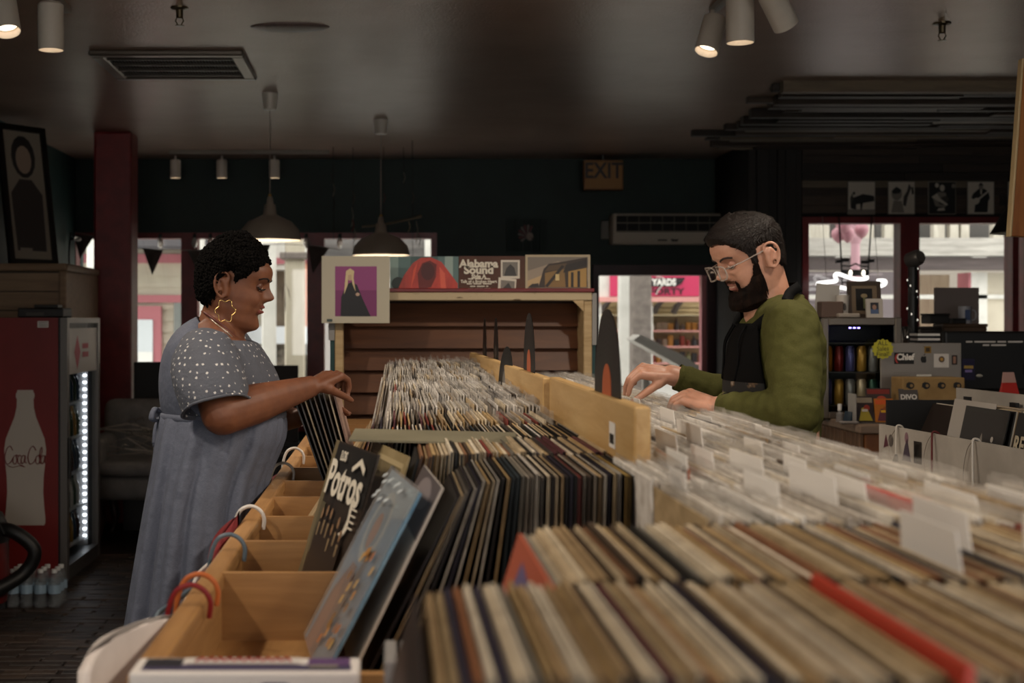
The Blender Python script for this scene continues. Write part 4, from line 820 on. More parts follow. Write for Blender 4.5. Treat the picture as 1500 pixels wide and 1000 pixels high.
# bottle print on the side
bcx = P(37, 0, 7.6).x-ox; zb0, zb1 = P(0, 769, 7.6).z, P(0, 571, 7.6).z; hh = zb1-zb0
prof = [(0, .105), (.02, .112), (.06, .112), (.13, .106), (.25, .10), (.36, .103), (.47, .112), (.56, .117), (.64, .108), (.72, .084), (.80, .06), (.87, .048), (.93, .046), (.95, .052), (.97, .052), (.985, .046), (1, .044)]
ol = [(w_, z*hh) for z, w_ in prof]+[(-w_, z*hh) for z, w_ in prof[::-1]]
WP = M('#b9afa4', .5, name='white vinyl print'); f = frame((bcx, -.0005, zb0), (1, 0, 0), (0, 0, 1)); art('bottle_print', fg, f, [(WP, ol)], .0006)
CR = M('#7a120e', .5, name='red script ink')
# script lettering drawn as brush strokes
def stroke(pts, r): return MB().tube(bez([f @ Vector((x, y, .002)) for x, y in pts], 5), r, 6, flat=.3)
yb = .50*hh-.035; u = .021; v = .029
def cap_c(x): return [(x+2.1*u, yb+2.6*v), (x+1.4*u, yb+3.4*v), (x+.5*u, yb+2.8*v), (x, yb+1.2*v), (x+.5*u, yb), (x+1.5*u, yb+.3*v), (x+2.1*u, yb+1.1*v)]
def low_o(x): return [(x+1.0*u, yb+1.7*v), (x+.3*u, yb+1.3*v), (x+.2*u, yb+.3*v), (x+.8*u, yb), (x+1.2*u, yb+.7*v), (x+1.0*u, yb+1.7*v), (x+1.6*u, yb+1.5*v)]
def low_c(x): return [(x+1.1*u, yb+1.4*v), (x+.7*u, yb+1.7*v), (x+.2*u, yb+1.0*v), (x+.4*u, yb+.1*v), (x+.9*u, yb+.1*v), (x+1.3*u, yb+.6*v)]
def low_a(x): return [(x+1.2*u, yb+1.5*v), (x+.6*u, yb+1.6*v), (x+.15*u, yb+.7*v), (x+.5*u, yb), (x+1.0*u, yb+.6*v), (x+1.3*u, yb+1.6*v), (x+1.2*u, yb+.3*v), (x+1.7*u, yb+.3*v)]
def low_l(x): return [(x+.2*u, yb+.6*v), (x+.9*u, yb+2.4*v), (x+.8*u, yb+3.2*v), (x+.4*u, yb+2.4*v), (x+.3*u, yb+.3*v), (x+.8*u, yb+.2*v)]
script = MB()
for s_ in (cap_c(-.113), low_o(-.071), low_c(-.046), low_a(-.026), cap_c(.016), low_o(.056), low_l(.076), low_a(.085)):
    t_ = stroke(s_, .0068); script.add(t_.v, t_.f)
t_ = stroke([(.010, yb+1.6*u), (.016, yb+1.7*u)], .005); script.add(t_.v, t_.f)
t_ = stroke([(-.10, yb-.3*u), (-.07, yb-.9*u), (-.03, yb-.5*u), (.0, yb-.8*u), (-.03, yb-.2*u)], .005); script.add(t_.v, t_.f)
script.build('script_lettering', CR, fg)
fb = thing('equipment_box', 'low black box of clutter lying on top of the fridge', 'box', (P(62, 0, 7.8).x, 7.85, FZ)); MB().bbox(-.13, .13, -.1, .12, 0, .055, .008).build('casing', M('#15120f', .5), fb); B(-.08, .02, -.102, -.1, .01, .03).build('panel', M('#3a342e', .5), fb); MB().bbox(-.05, .09, -.05, .06, .055, .075, .006).build('lid', M('#1d1a17', .4), fb)
# water bottles shrink-wrapped on the floor
wme = MB().lathe([(.001, 0), (.03, 0), (.033, .01), (.03, .05), (.033, .09), (.032, .13), (.02, .165), (.012, .18), (.001, .18)], 12).mesh('water'); wme.materials.append(M('#8d9396', .1, alpha=.28, name='clear water bottle')); [setattr(p_, 'use_smooth', True) for p_ in wme.polygons]
cme = MB().lathe([(.013, .178), (.015, .18), (.015, .198), (.001, .2)], 10).mesh('cap'); cme.materials.append(M('#d5d5d2', .4)); lme = MB().lathe([(.0338, .075), (.0338, .12)], 12).mesh('band'); lme.materials.append(M('#8da4b5', .4))
for j in range(3):
    for i in range(4):
        b = thing('water_bottle', 'clear water bottle in the pack on the floor beside the red fridge', 'bottle', (P(34, 0, 7.3).x+i*.072, 7.1+j*.072, .012), group='pack of water bottles')
        for nm, me in (('bottle_body', wme), ('cap', cme), ('paper_band', lme)):
            o = bpy.data.objects.new(nm, me); C.objects.link(o); o.parent = b
# vacuum cleaner with hose
vc = thing('vacuum_cleaner', 'dark red shop vacuum with thick black hose at the left edge', 'vacuum cleaner', (P(-40, 0, 7.0).x, 7.0, .012)); MB().lathe([(.001, .05), (.17, .05), (.18, .1), (.18, .36), (.17, .38)], 28).build('tank', M('#5a1210', .4), vc, smooth=True, auto=40); MB().lathe([(.185, .36), (.185, .42), (.15, .5), (.06, .55), (.001, .55)], 28).build('motor_head', M('#121110', .4), vc, smooth=True, auto=40)
MB().tube(bez([(.1, -.02, .42), (.22, -.06, .42), (.33, -.05, .32), (.27, -.06, .2), (.12, -.2, .12), (0, -.25, .06)], 8), .036, 12).build('hose', M('#0f0e0e', .5), vc, smooth=True); MB().tube(bez([(.0, -.1, .52), (.08, -.16, .6), (.16, -.16, .5), (.2, -.14, .42)], 6), .008, 8).build('cable', BLACK, vc)
for a in range(4): MB().lathe([(.001, -.0), (.03, 0), (.03, .05), (.001, .05)], 10, at=(.15*cos(a*pi/2+.6), .15*sin(a*pi/2+.6), 0)).build('caster', BLACK, vc)
# armchair with a jumble of hangers
ar = thing('armchair', 'small pale grey upholstered armchair with dark turned legs behind the fridge', 'armchair', (P(205, 0, 9.4).x, 9.4, 0)); UP = noisy('pale grey upholstery', '#6d6a68', '#807c79', 12, rough=.85, bump=.1)
MB().bbox(-.3, .36, -.3, .3, .3, .46, .05, 3).build('seat', UP, ar, smooth=True); MB().bbox(-.24, .3, -.32, .22, .46, .56, .045, 3).build('cushion', UP, ar, smooth=True); MB().bbox(-.34, -.2, -.32, .32, .32, .72, .06, 3).build('arm_rest', UP, ar, smooth=True); MB().bbox(.28, .42, -.32, .32, .32, .72, .06, 3).build('arm_rest', UP, ar, smooth=True); MB().bbox(-.3, .38, .2, .36, .4, .95, .07, 3).build('backrest', UP, ar, smooth=True)
for x in (-.24, .16):
    for y in (-.24, .26): MB().tube(bez([(x, y, .32), (x+.0, y, .22), (x+.02, y, .1), (x-.01, y, .012)], 4), [.04]*4+[.03]*4+[.018]*4+[.024], 10).build('leg', wood('dark turned leg', '#2a130d', '#3c1c12', 2, 3, .35) if 'dark turned leg' not in bpy.data.materials else bpy.data.materials['dark turned leg'], ar, smooth=True)
for i in range(7):
    h_ = thing('wire_hanger', 'pale wire hanger in the jumble on the armchair', 'hanger', (P(195, 0, 9.4).x+random.uniform(-.08, .2), 9.25+i*.03, .6+i*.025), rot=(random.uniform(.5, 1.3), random.uniform(-.4, .4), random.uniform(-.6, .6)), group='hangers heaped on the armchair')
    MB().tube([(-.2, 0, 0), (0, 0, .1), (.2, 0, 0)], .004, 6, closed=True).build('wire', M('#9a9186', .4), h_); MB().tube(bez([(0, 0, .1), (0, 0, .14), (.03, 0, .17), (.05, 0, .14)], 4), .003, 6).build('hook', CHROME, h_)
# black low cabinets under the far windows
k1 = thing('black_screen_back', 'matt black television back standing before the far window left of the woman', 'television', (P(258, 0, 9.9).x, 9.9, 0)); tz, bz = P(0, 530, 9.9).z, P(0, 648, 9.9).z
MB().bbox(-.31, .31, 0, .06, bz, tz, .012).build('case', M('#0a0a0b', .6), k1); MB().bbox(-.12, .12, -.05, 0, bz+.1, bz+.35, .02).build('rear_hump', M('#0d0d0e', .6), k1); B(-.05, .05, -.01, .05, bz-.06, bz).build('stand_neck', BLACK, k1)
lc = thing('low_cabinet', 'dark low cabinet under the far left windows', 'cabinet', (P(320, 0, 10.0).x, 10.05, 0)); B(-.66, 1.0, -.25, .25, 0, bz-.09).build('carcass', M('#17120f', .6), lc); MB().bbox(-.69, 1.03, -.28, .28, bz-.09, bz-.06, .006).build('cabinet_top', M('#241a15', .5), lc)
for q in range(3): B(-.64+q*.55, -.11+q*.55, -.262, -.25, .06, bz-.12).build('cabinet_door', M('#1d1612', .5), lc)
k1 = thing('dark_display_board', 'dark upright display board seen past the woman\'s chest', 'board', (P(408, 0, 10.2).x, 10.3, bz-.06)); B(-.14, .14, 0, .03, 0, P(0, 535, 10.3).z-bz+.06).build('panel', M('#2b2829', .7), k1); B(-.15, .15, -.03, .06, 0, .03).build('foot', BLACK, k1)
# ================================================================== right side: photographs on the timber wall
def photo(px0, px1, label, items):
    p0, p1 = P(px0, 266, YW-.03), P(px1, 314, YW-.03); s_ = p1.x-p0.x; H = p0.z-p1.z; r = thing('photo_print', label, 'photograph', ((p0.x+p1.x)/2, YW-.045, p1.z), rz=random.uniform(-.01, .01), group='photographs over the right windows')
    B(-s_/2, s_/2, 0, .012, 0, H).build('board', M('#8a8378', .7), r); f = frame((-s_/2, 0, 0), (1, 0, 0), (0, 0, 1)); art('photo_image', r, f, [(m_, [(x*s_, y*H) for x, y in ol]) for m_, ol in items], .0008)
g1, g2, g3, g4 = ink('#14120f'), ink('#3f3934'), ink('#857c71'), ink('#c9beae')
photo(1241, 1281, 'black and white photo of a pianist at a grand piano, leftmost over the window', [(g4, rect(.02, .02, .98, .98)), (g3, rect(.02, .02, .98, .15)), (g1, [(.1, .18), (.14, .5), (.3, .54), (.55, .62), (.95, .56), (.97, .4), (.55, .34), (.5, .12), (.46, .12), (.45, .32), (.3, .3), (.3, .14)]), (g2, [(.1, .2), (.2, .5), (.16, .64), (.08, .5)]), (g2, oval(.22, .64, .05, .05))])
photo(1300, 1339, 'black and white photo of a face beside a raised horn, second over the window', [(g4, rect(.02, .02, .98, .98)), (g3, oval(.32, .62, .2, .2)), (g1, [(.12, .7), (.3, .84), (.5, .74), (.42, .64), (.2, .62)]), (g2, [(.55, .28), (.66, .24), (.72, .5), (.86, .8), (.78, .94), (.7, .7), (.58, .55)]), (g1, [(.88, .6), (.96, .62), (.93, .84), (.86, .82)]), (g3, [(.1, .05), (.6, .05), (.5, .4), (.2, .42)])])
photo(1359, 1399, 'dark photo of a seated guitarist, third over the window', [(g1, rect(.02, .02, .98, .98)), (g4, oval(.5, .8, .09, .1)), (g3, [(.15, .5), (.35, .68), (.62, .66), (.7, .4), (.6, .2), (.25, .25)]), (g2, oval(.55, .42, .2, .12, r=.4)), (g4, [(.1, .52), (.3, .64), (.4, .5), (.7, .3), (.66, .26), (.3, .42)]), (g4, oval(.3, .88, .07, .07)), (g3, oval(.9, .86, .07, .07)), (g4, [(.3, .1), (.6, .12), (.55, .2), (.35, .18)])])
photo(1416, 1455, 'photo of a dark suited guitarist standing, fourth over the window', [(g4, rect(.02, .02, .98, .98)), (g1, [(.25, .06), (.75, .06), (.78, .4), (.84, .5), (.78, .7), (.62, .78), (.42, .78), (.2, .62), (.14, .5), (.3, .42)]), (g3, oval(.5, .85, .085, .1)), (g1, [(.4, .88), (.5, .97), (.6, .88), (.55, .93), (.45, .93)]), (g4, oval(.32, .4, .14, .1, r=.4)), (g4, [(.35, .46), (.85, .78), (.95, .8), (.86, .73), (.4, .42)]), (g4, [(.48, .6), (.53, .6), (.53, .76), (.47, .76)])])
photo(1475, 1512, 'black and white photo half hidden by the black lamp, last over the window', [(g4, rect(.02, .02, .98, .98)), (g1, [(.2, .05), (.9, .05), (.8, .6), (.3, .6)]), (g2, oval(.5, .75, .2, .18))])
# hanging rack and neon in the right window
hr = thing('hanging_rack', 'black chain-hung rack with two small bulbs in the right window', 'rack', P(1253, 318, 10.62)); ro = Vector(hr.location)
q_ = lambda x, y, d=10.62: P(x, y, d)-ro
for a, b, c in ((1229, 1232, 1234), (1277, 1273, 1270)): MB().tube([q_(a, 318), q_(b, 375), q_(c, 425)], .006, 6).build('chain', BLACK, hr)
MB().tube([q_(1234, 389), q_(1245, 390), q_(1253, 386), q_(1262, 390), q_(1272, 390)], .007, 6).build('upper_rail', BLACK, hr); b0, b1 = q_(1234, 404), q_(1272, 395); B(b0.x, b1.x, -.02, .02, b0.z, b1.z).build('crossbar', BLACK, hr); MB().tube([q_(1233, 413), q_(1270, 413)], .006, 6).build('lower_rail', BLACK, hr)
for a, y in ((1229, 383), (1238, 381), (1266, 384), (1275, 382)): c0 = q_(a, y); B(c0.x-.025, c0.x+.025, -.015, .015, c0.z-.012, c0.z+.012).build('clip', BLACK, hr)
for a in (1244, 1263): c0 = q_(a, 400); MB().ell(c0-Vector((0, .03, 0)), (.012, .012, .022), 10, 8).build('bulb', M('#fff3d8', .4, emit=5, name='lit rack bulb'), hr)
ne = thing('neon_tube', 'white glowing neon loop behind the rack in the right window', 'neon sign', P(1250, 420, 10.5)); ro2 = Vector(ne.location)
NE = M('#f4f2ee', .4, emit=2.2, name='neon tube glow'); q_ = lambda x, y: P(x, y, 10.5)-ro2
MB().tube(bez([q_(x, y) for x, y in ((1232, 421), (1204, 421), (1198, 415), (1212, 413), (1225, 411), (1223, 404), (1228, 401), (1250, 408), (1268, 408), (1270, 404))], 5), .013, 8).build('tube', NE, ne); MB().tube(bez([q_(x, y) for x, y in ((1232, 421), (1255, 424), (1285, 420), (1296, 416), (1296, 411), (1285, 411))], 5), .013, 8).build('tube', NE, ne)
for x_ in (-.2, .2): MB().tube([(x_, .01, 0), (x_, .12, RT-ne.location.z)], .002, 5).build('wire', STEEL, ne)
# fairy-light post
mp2 = thing('fairy_light_post', 'black post wound with fairy lights and topped by a round lamp head', 'lamp post', (P(1337, 0, 7.2).x, 7.2, 0)); zt2 = P(0, 385, 7.2).z
MB().tube([(0, 0, 0), (0, 0, zt2)], .024, 12).build('post', M('#0c0b0b', .5), mp2); MB().lathe([(.001, 0), (.14, 0), (.14, .02), (.03, .04)], 20).build('foot', BLACK, mp2)
R = Matrix.Rotation(radians(75), 3, 'X') @ Matrix.Rotation(radians(20), 3, 'Y'); MB().lathe([(.001, .05), (.03, .05), (.042, .03), (.042, -.03), (.03, -.04), (.024, -.01), (.001, -.01)], 20, at=(-.0, -.02, zt2+.02), mat=R).build('lamp_head', M('#6e6a66', .35, .7), mp2, smooth=True, auto=40)
for i in range(26): a = i*1.3; z0 = zt2-.03-i*.03; MB().ell((.027*cos(a), .027*sin(a), z0), (.0035, .0035, .006), 6, 5).build('fairy_bulb', M('#efe6d8', .3, emit=.8, name='fairy bulb'), mp2)
MB().tube([(.026*cos(a*.5), .026*sin(a*.5), zt2-.02-a*.016) for a in range(52)], .003, 5).build('cable', BLACK, mp2)
# ================================================================== counter
CZ = 1.05
ct = thing('shop_counter', 'shop counter with ribbed timber end and worn top', 'counter', (2.75, 6.25, 0)); CT = wood('worn counter top', '#6d5a4c', '#8a7664', 0, 3, .5)
B(-.69, 1.6, -.31, .31, 0, CZ-.04).build('carcass', wood('orange pine panel', '#6b3f20', '#87552c', 2, 2, .5), ct); MB().bbox(-.72, 1.62, -.34, .34, CZ-.04, CZ, .008).build('counter_top', CT, ct)
for q in range(11): MB().bbox(-.71, -.69, -.31+q*.0565, -.31+q*.0565+.048, 0, CZ-.04, .004, 1).build('rib', wood('ribbed timber', '#5a4433', '#75583f', 2, 3, .6) if q == 0 else bpy.data.materials['ribbed timber'], ct)
for q in range(12): MB().bbox(-.69+q*.19, -.69+q*.19+.183, -.325, -.31, 0, CZ-.04, .003, 1).build('panel_board', bpy.data.materials['orange pine panel'], ct)
# countertop can cooler
cl_ = thing('can_cooler', 'small steel framed can cooler with glass front on the counter', 'cooler', (P(1262, 0, 6.3).x, 6.3, CZ)); cw, ch = .183, P(0, 465, 6.25).z-CZ
for x0, x1, z0, z1 in ((-cw, -cw+.03, 0, ch), (cw-.03, cw, 0, ch), (-cw+.03, cw-.03, 0, .03), (-cw+.03, cw-.03, ch-.035, ch)): MB().bbox(x0, x1, -.01, .02, z0, z1, .004, 1).build('door_frame', M('#857c72', .35, .8), cl_)
B(-cw, -cw+.01, .02, .25, 0, ch).build('side_panel', BLACK, cl_); B(cw-.01, cw, .02, .25, 0, ch).build('side_panel', BLACK, cl_); B(-cw, cw, .24, .25, 0, ch).build('rear_panel', BLACK, cl_); B(-cw, cw, .02, .25, 0, .02).build('base', BLACK, cl_); B(-cw, cw, .02, .25, ch-.01, ch).build('top_panel', M('#857c72', .35, .8), cl_)
B(-cw+.03, cw-.03, .0, .004, .03, ch-.035).build('door_glass', GLASS, cl_)
for zz in (.06, .06+.155, .06+.31-.02): B(-cw+.012, cw-.012, .02, .24, zz-.006, zz).build('shelf', M('#2b2927', .4), cl_)
for i in range(3): B(-.04+i*.02, -.03+i*.02, .05, .055, ch-.05, ch-.045).build('led', M('#9a86ff', .4, emit=10, name='violet led'), cl_)
canm = [M(c, .3, .4) for c in ('#5a5a8c', '#b9a98c', '#c0812a', '#b58a3a', '#1f4a3a', '#7c2420', '#8b8a88', '#2c5a7a')]
cprof = [(.001, 0), (.019, 0), (.022, .006), (.022, .105), (.017, .115), (.017, .118), (.001, .118)]
cms = []
for m_ in canm:
    me = MB().lathe(cprof, 14).mesh('can'); me.materials.append(m_); [setattr(p_, 'use_smooth', True) for p_ in me.polygons]; me.set_sharp_from_angle(angle=radians(40)); cms.append(me)
for sh_, zz in enumerate((.06, .215)):
    for i in range(6):
        o = bpy.data.objects.new('drink_can', cms[(i*3+sh_*2) % 8]); C.objects.link(o); o.location = (cl_.location.x-.135+i*.053, 6.3+.07, CZ+zz+.0005); tag(o, ['slim drink can on the lower cooler shelf', 'slim drink can on the upper cooler shelf'][sh_], 'can', 'cans in the counter cooler')
# things on the cooler
ctop = CZ+ch
def pframe(px0, px1, py0, py1, d, label, fc, bc_, items, lean=.12):
    p0, p1 = P(px0, py0, d), P(px1, py1, d); s_ = p1.x-p0.x; H = p0.z-ctop; r = thing('picture_frame', label, 'picture frame', ((p0.x+p1.x)/2, d, ctop), rot=(-lean, 0, 0)); b = .018
    for x0, x1, z0, z1 in ((-s_/2, s_/2, 0, b), (-s_/2, s_/2, H-b, H), (-s_/2, -s_/2+b, b, H-b), (s_/2-b, s_/2, b, H-b)): B(x0, x1, 0, .014, z0, z1).build('frame_bar', M(fc, .5), r)
    B(-s_/2+b, s_/2-b, .006, .012, b, H-b).build('mount', M(bc_, .7), r); art('picture', r, frame((-s_/2, .006, 0), (1, 0, 0), (0, 0, 1)), [(m_, [(x*s_, y*H) for x, y in ol]) for m_, ol in items], .0008)
pframe(1243, 1292, 411, 463, 6.45, 'brown matted picture frame of a pale flower standing on the cooler', '#3a2d22', '#6d5c48', [(g1, rect(.25, .2, .75, .8)), (ink('#8a7a5c'), oval(.5, .6, .1, .06)), (ink('#6d7050'), rect(.47, .25, .53, .56))])
pframe(1270, 1294, 437, 463, 6.33, 'small white picture frame with a portrait on the cooler', '#b3aca2', '#2a2f38', [(ink('#4d5f80'), rect(.25, .15, .75, .45)), (ink('#9c7a66'), oval(.5, .58, .13, .16)), (g1, [(.35, .6), (.5, .8), (.65, .6), (.5, .7)])])
o = tag(B(-.055, .055, 0, .006, 0, .16).build('paper_stack', M('#a8a49e', .7)), 'leaning sheaf of grey papers at the left of the cooler top', 'papers'); o.location = (P(1212, 0, 6.4).x, 6.42, ctop); o.rotation_euler = (-.15, .12, 0)
mg = thing('paper_cup', 'white paper cup with printed mark on the cooler', 'cup', (P(1234, 0, 6.36).x, 6.36, ctop)); MB().lathe([(.001, 0), (.024, 0), (.031, .105), (.029, .105), (.023, .006), (.001, .006)], 20).build('cup_wall', M('#bdb6ad', .6), mg, smooth=True, auto=40); art('cup_mark', mg, frame((0, -.0295, .05), (1, 0, 0), (0, .08, 1)), [(g2, oval(0, 0, .008, .018))], .001)
o = tag(MB().bbox(-.05, .05, -.04, .04, 0, .075, .004, 1).build('cardboard_box', M('#5d4a40', .7)), 'small brown box at the left end of the cooler top', 'box'); o.location = (P(1218, 0, 6.34).x, 6.36, ctop)
o = tag(MB().bbox(-.05, .05, -.03, .03, 0, .02, .005, 1).build('clutter_tray', M('#9a9084', .5)), 'low pale tray in front of the brown frame', 'tray'); o.location = (P(1243, 0, 6.3).x, 6.315, ctop)
# laptop on a riser
rs = thing('laptop_riser', 'black riser box under the silver laptop', 'riser', (P(1347, 0, 6.3).x, 6.3, CZ)); MB().bbox(-.19, .19, -.02, .16, 0, .085, .006).build('body', BLACK, rs); B(-.16, .16, -.024, -.02, .02, .065).build('slot', M('#1d1d1d', .4), rs)
lt = thing('laptop', 'silver laptop with stickers on its lid facing the camera', 'laptop', (P(1347, 0, 6.28).x, 6.28, CZ+.085)); LH = P(0, 502, 6.28).z-CZ-.085; ALU = M('#9b948d', .38, .6)
MB().bbox(-.186, .186, -.01, .15, 0, .012, .004, 1).build('base', ALU, lt); lid = MB().bbox(-.186, .186, -.018, -.011, .01, LH, .003, 1).build('lid', ALU, lt)
f = frame((-.186, -.018, 0), (1, 0, 0), (0, 0, 1))
def LP_(px, py): return ((px-1288)*6.26/FPX, CZ+.45-(py-470)*6.26/FPX-CZ-.085)
def lrect(a, b, c, d): x0, y0 = LP_(a, d); x1, y1 = LP_(c, b); return rect(x0, y0, x1, y1)
art('sticker', lid, f, [(g1, lrect(1308, 516, 1337, 533)), (ink('#c9c3bb'), lrect(1366, 518, 1388, 538)), (ink('#8a6a24'), lrect(1352, 507, 1362, 517)), (ink('#3a2a12'), lrect(1354, 509, 1360, 515)), (ink('#2a201c'), lrect(1392, 520, 1400, 534)), (ink('#8f6a58'), lrect(1394, 522, 1398, 532)), (ink('#5a4a3a'), oval(*LP_(1377, 526), .014, .014)), (ink('#b0853a'), oval(*LP_(1377, 526), .007, .007)), (ink('#8a827a'), lrect(1306, 545, 1328, 546)), (ink('#8a827a'), lrect(1306, 549, 1330, 550)), (ink('#d6d1c8'), lrect(1340, 548, 1362, 551)), (ink('#4a443e'), lrect(1350, 507, 1351, 508))], .0006)
x_, y_ = LP_(1324, 523); text('Chief', .040, M('#e8e2da', .5), lid, f @ Matrix.Translation((x_, y_, .003)), name='sticker_lettering', bold=.0016, sx=.92); x_, y_ = LP_(1310.5, 524); text('(', .040, M('#b03a30', .5), lid, f @ Matrix.Translation((x_, y_, .003)), name='sticker_lettering', bold=.002)
x_, y_ = LP_(1351, 526); ap = [(0, .011), (.006, .014), (.012, .011), (.0105, .005), (.011, -.001), (.013, -.006), (.009, -.015), (.005, -.0165), (0, -.0145), (-.005, -.0165), (-.009, -.014), (-.0135, -.004), (-.0135, .006), (-.009, .013), (-.005, .014)]
art('lid_mark', lid, f @ Matrix.Translation((x_, y_, 0)), [(g1, ap), (g1, oval(.003, .021, .002, .006, r=-.5))], .0018)
yb_ = thing('price_burst', 'yellow starburst card handwritten All Sales Final on the laptop corner', 'card', P(1293, 511, 6.24)); ol = [((.050 if q % 2 else .043)*cos(2*pi*q/28)*1.02, (.050 if q % 2 else .043)*sin(2*pi*q/28)*.95) for q in range(28)]
MB().prism(ol, .0015, frame((0, 0, 0), (1, 0, 0), (0, 0, 1))).build('card', M('#b4ad2e', .6), yb_)
for i, t in enumerate(('ALL', 'Sales', 'Final!')): text(t, .030, M('#2a2a1c', .6), yb_, frame((0, -.002, .026-i*.025), (1, 0, .05), (0, 0, 1)), sx=.95)
# comics rack
cr = thing('comic_rack', 'clear display rack of bright comics on the counter', 'display', (P(1288, 0, 6.02).x, 6.02, CZ)); MB().prism([(-.115, 0), (.1, 0), (.1, .004), (-.115, .004)], .1, frame((0, .06, 0), (1, 0, 0), (0, 0, 1))).build('base', M('#8a8580', .2, alpha=.5), cr); B(-.118, -.114, -.04, .06, 0, .13).build('side', M('#b5b0aa', .15, alpha=.6), cr)
def comic(x, z0, w_, h_, cols, label, dy):
    c = thing('comic_book', label, 'comic', (cr.location.x+x, 6.0+dy, CZ+z0), rot=(-.25, 0, 0)); B(-w_/2, w_/2, 0, .006, 0, h_).build('pages', M(cols[0], .5), c); art('cover_print', c, frame((-w_/2, 0, 0), (1, 0, 0), (0, 0, 1)), [(ink(cols[1]), rect(.05*w_, .75*h_, .95*w_, .95*h_)), (ink(cols[2]), [(.1*w_, .05*h_), (.9*w_, .05*h_), (.6*w_, .6*h_), (.3*w_, .55*h_)]), (ink(cols[3]), oval(.6*w_, .55*h_, .18*w_, .12*h_)), (ink(cols[4]), rect(.3*w_, .4*h_, .65*w_, .5*h_))], .0007)
comic(-.065, .006, .075, .115, ('#2a1d1c', '#8a7d6a', '#9a8a2a', '#8a2f22', '#b9b0a4'), 'dark comic with a yellow figure at the left of the rack', 0)
comic(.02, .006, .085, .105, ('#a8641c', '#c4531f', '#5a2f3a', '#8c4a22', '#d0a020'), 'orange comic at the right of the rack', 0)
comic(.01, .05, .11, .105, ('#3a2f2c', '#7a2a22', '#6a6058', '#a8402c', '#8d8278'), 'grey and red comic standing at the back of the rack', .04)
# magazine, kraft box, card
kb = thing('kraft_box', 'brown kraft box printed with dark round heads on the counter', 'box', (P(1368, 0, 6.0).x, 6.02, CZ)); KH = P(0, 553, 6.0).z-CZ; MB().bbox(-.137, .137, -.02, .12, 0, KH, .004, 1).build('carton', noisy('kraft card', '#8a6d42', '#9d7f50', 10, rough=.8, bump=0), kb)
for i in range(4): art('stamp', kb, frame((-.103+i*.069, -.02, KH-.035), (1, 0, 0), (0, 0, 1)), [(g1, oval(0, 0, .017, .015)), (ink('#8a6d42'), oval(.004, .0, .007, .007)), (g1, [(-.018, .01), (-.004, .018), (-.01, .0), (-.02, -.01)])], .0007)
text('Chief', .03, M('#2a2018', .6), kb, frame((.005, -.0207, .058), (1, 0, 0), (0, 0, 1)), bold=.001)
mz_ = thing('magazine', 'magazine with bold white title beside the kraft box', 'magazine', (P(1334, 0, 5.96).x, 5.97, CZ), rot=(-.2, 0, 0)); B(-.038, .045, 0, .006, 0, P(0, 569, 5.96).z-CZ).build('pages', M('#4a4542', .5), mz_); text('DIVO', .030, M('#d6d0c8', .5), mz_, frame((.004, -.001, .118), (1, 0, 0), (0, 0, 1)), bold=.001); B(-.042, .05, -.006, -.003, .05, .098).build('white_card', M('#b5aea6', .6), mz_)
sp_ = thing('small_bottle', 'tiny clear bottle with white cap on the counter corner', 'bottle', (P(1230, 0, 6.1).x, 6.1, CZ)); MB().lathe([(.001, 0), (.016, 0), (.016, .035), (.007, .045), (.007, .05)], 14).build('glass', M('#8d8a88', .15, alpha=.6), sp_); MB().lathe([(.009, .05), (.009, .08), (.001, .08)], 12).build('cap', WHITE, sp_)
for i in range(3):
    o = tag(B(-.004, .004, -.03, .03, 0, .05+.006*i).build('card_pack', M(['#22323f', '#2c4454', '#1d2a36'][i], .4)), 'blue card pack standing on the counter, %s of three' % ('leftmost', 'middle', 'rightmost')[i], 'card pack'); o.location = (P(1241+i*7, 0, 6.05).x, 6.05, CZ); o.rotation_euler = (0, .2, .2)
o = tag(MB().bbox(-.04, .04, -.015, .015, 0, .012, .004, 1).build('pen_tray', M('#7d7671', .4)), 'flat grey tray of pens on the counter edge', 'tray'); o.location = (P(1246, 0, 5.95).x, 5.97, CZ)
# monitor and boxes behind
mo = thing('computer_monitor', 'large black monitor back with small white lettering', 'monitor', (P(1455, 0, 6.5).x, 6.5, CZ)); z1_, z0_ = P(0, 485, 6.5).z-CZ, .12
MB().bbox(-.23, .34, 0, .05, z0_, z1_, .01).build('case', M('#0b0b0c', .45), mo); B(-.02, .1, .02, .05, .01, z0_).build('neck', BLACK, mo); MB().bbox(-.1, .18, -.06, .1, 0, .012, .004, 1).build('foot', BLACK, mo)
for z_, xs_ in ((z1_-.05, ((-.13, .03), (-.09, .10), (.02, .04), (.07, .07))), (z1_-.066, ((-.05, .03), (-.01, .07)))):
    for x_, w_ in xs_: B(x_, x_+w_, -.002, 0, z_-.004, z_+.004).build('print_line', M('#b5b0aa', .5), mo)
pc = B(-.15, -.09, -.006, 0, .17, .27).build('sticker', M('#1c1638', .4), mo); art('sticker_print', pc, frame((-.12, -.006, .22), (1, 0, 0), (0, 0, 1)), [(M('#b0924a', .5), rect(-.022, .004, .022, .018)), (M('#8a7ab8', .5), rect(-.018, -.014, .016, -.002))], .001)
MB().bbox(.14, .34, -.04, 0, .19, .25, .006).build('card_reader', M('#15151c', .4), mo); MB().ell((-.075, -.02, .19), (.016, .01, .008), 10, 8).build('clip', M('#a8a69c', .4), mo)
rg = thing('red_packet', 'red snack packet with a pale top on the counter', 'packet', (P(1478, 0, 5.95).x, 5.95, CZ)); RH = P(0, 545, 5.95).z-CZ
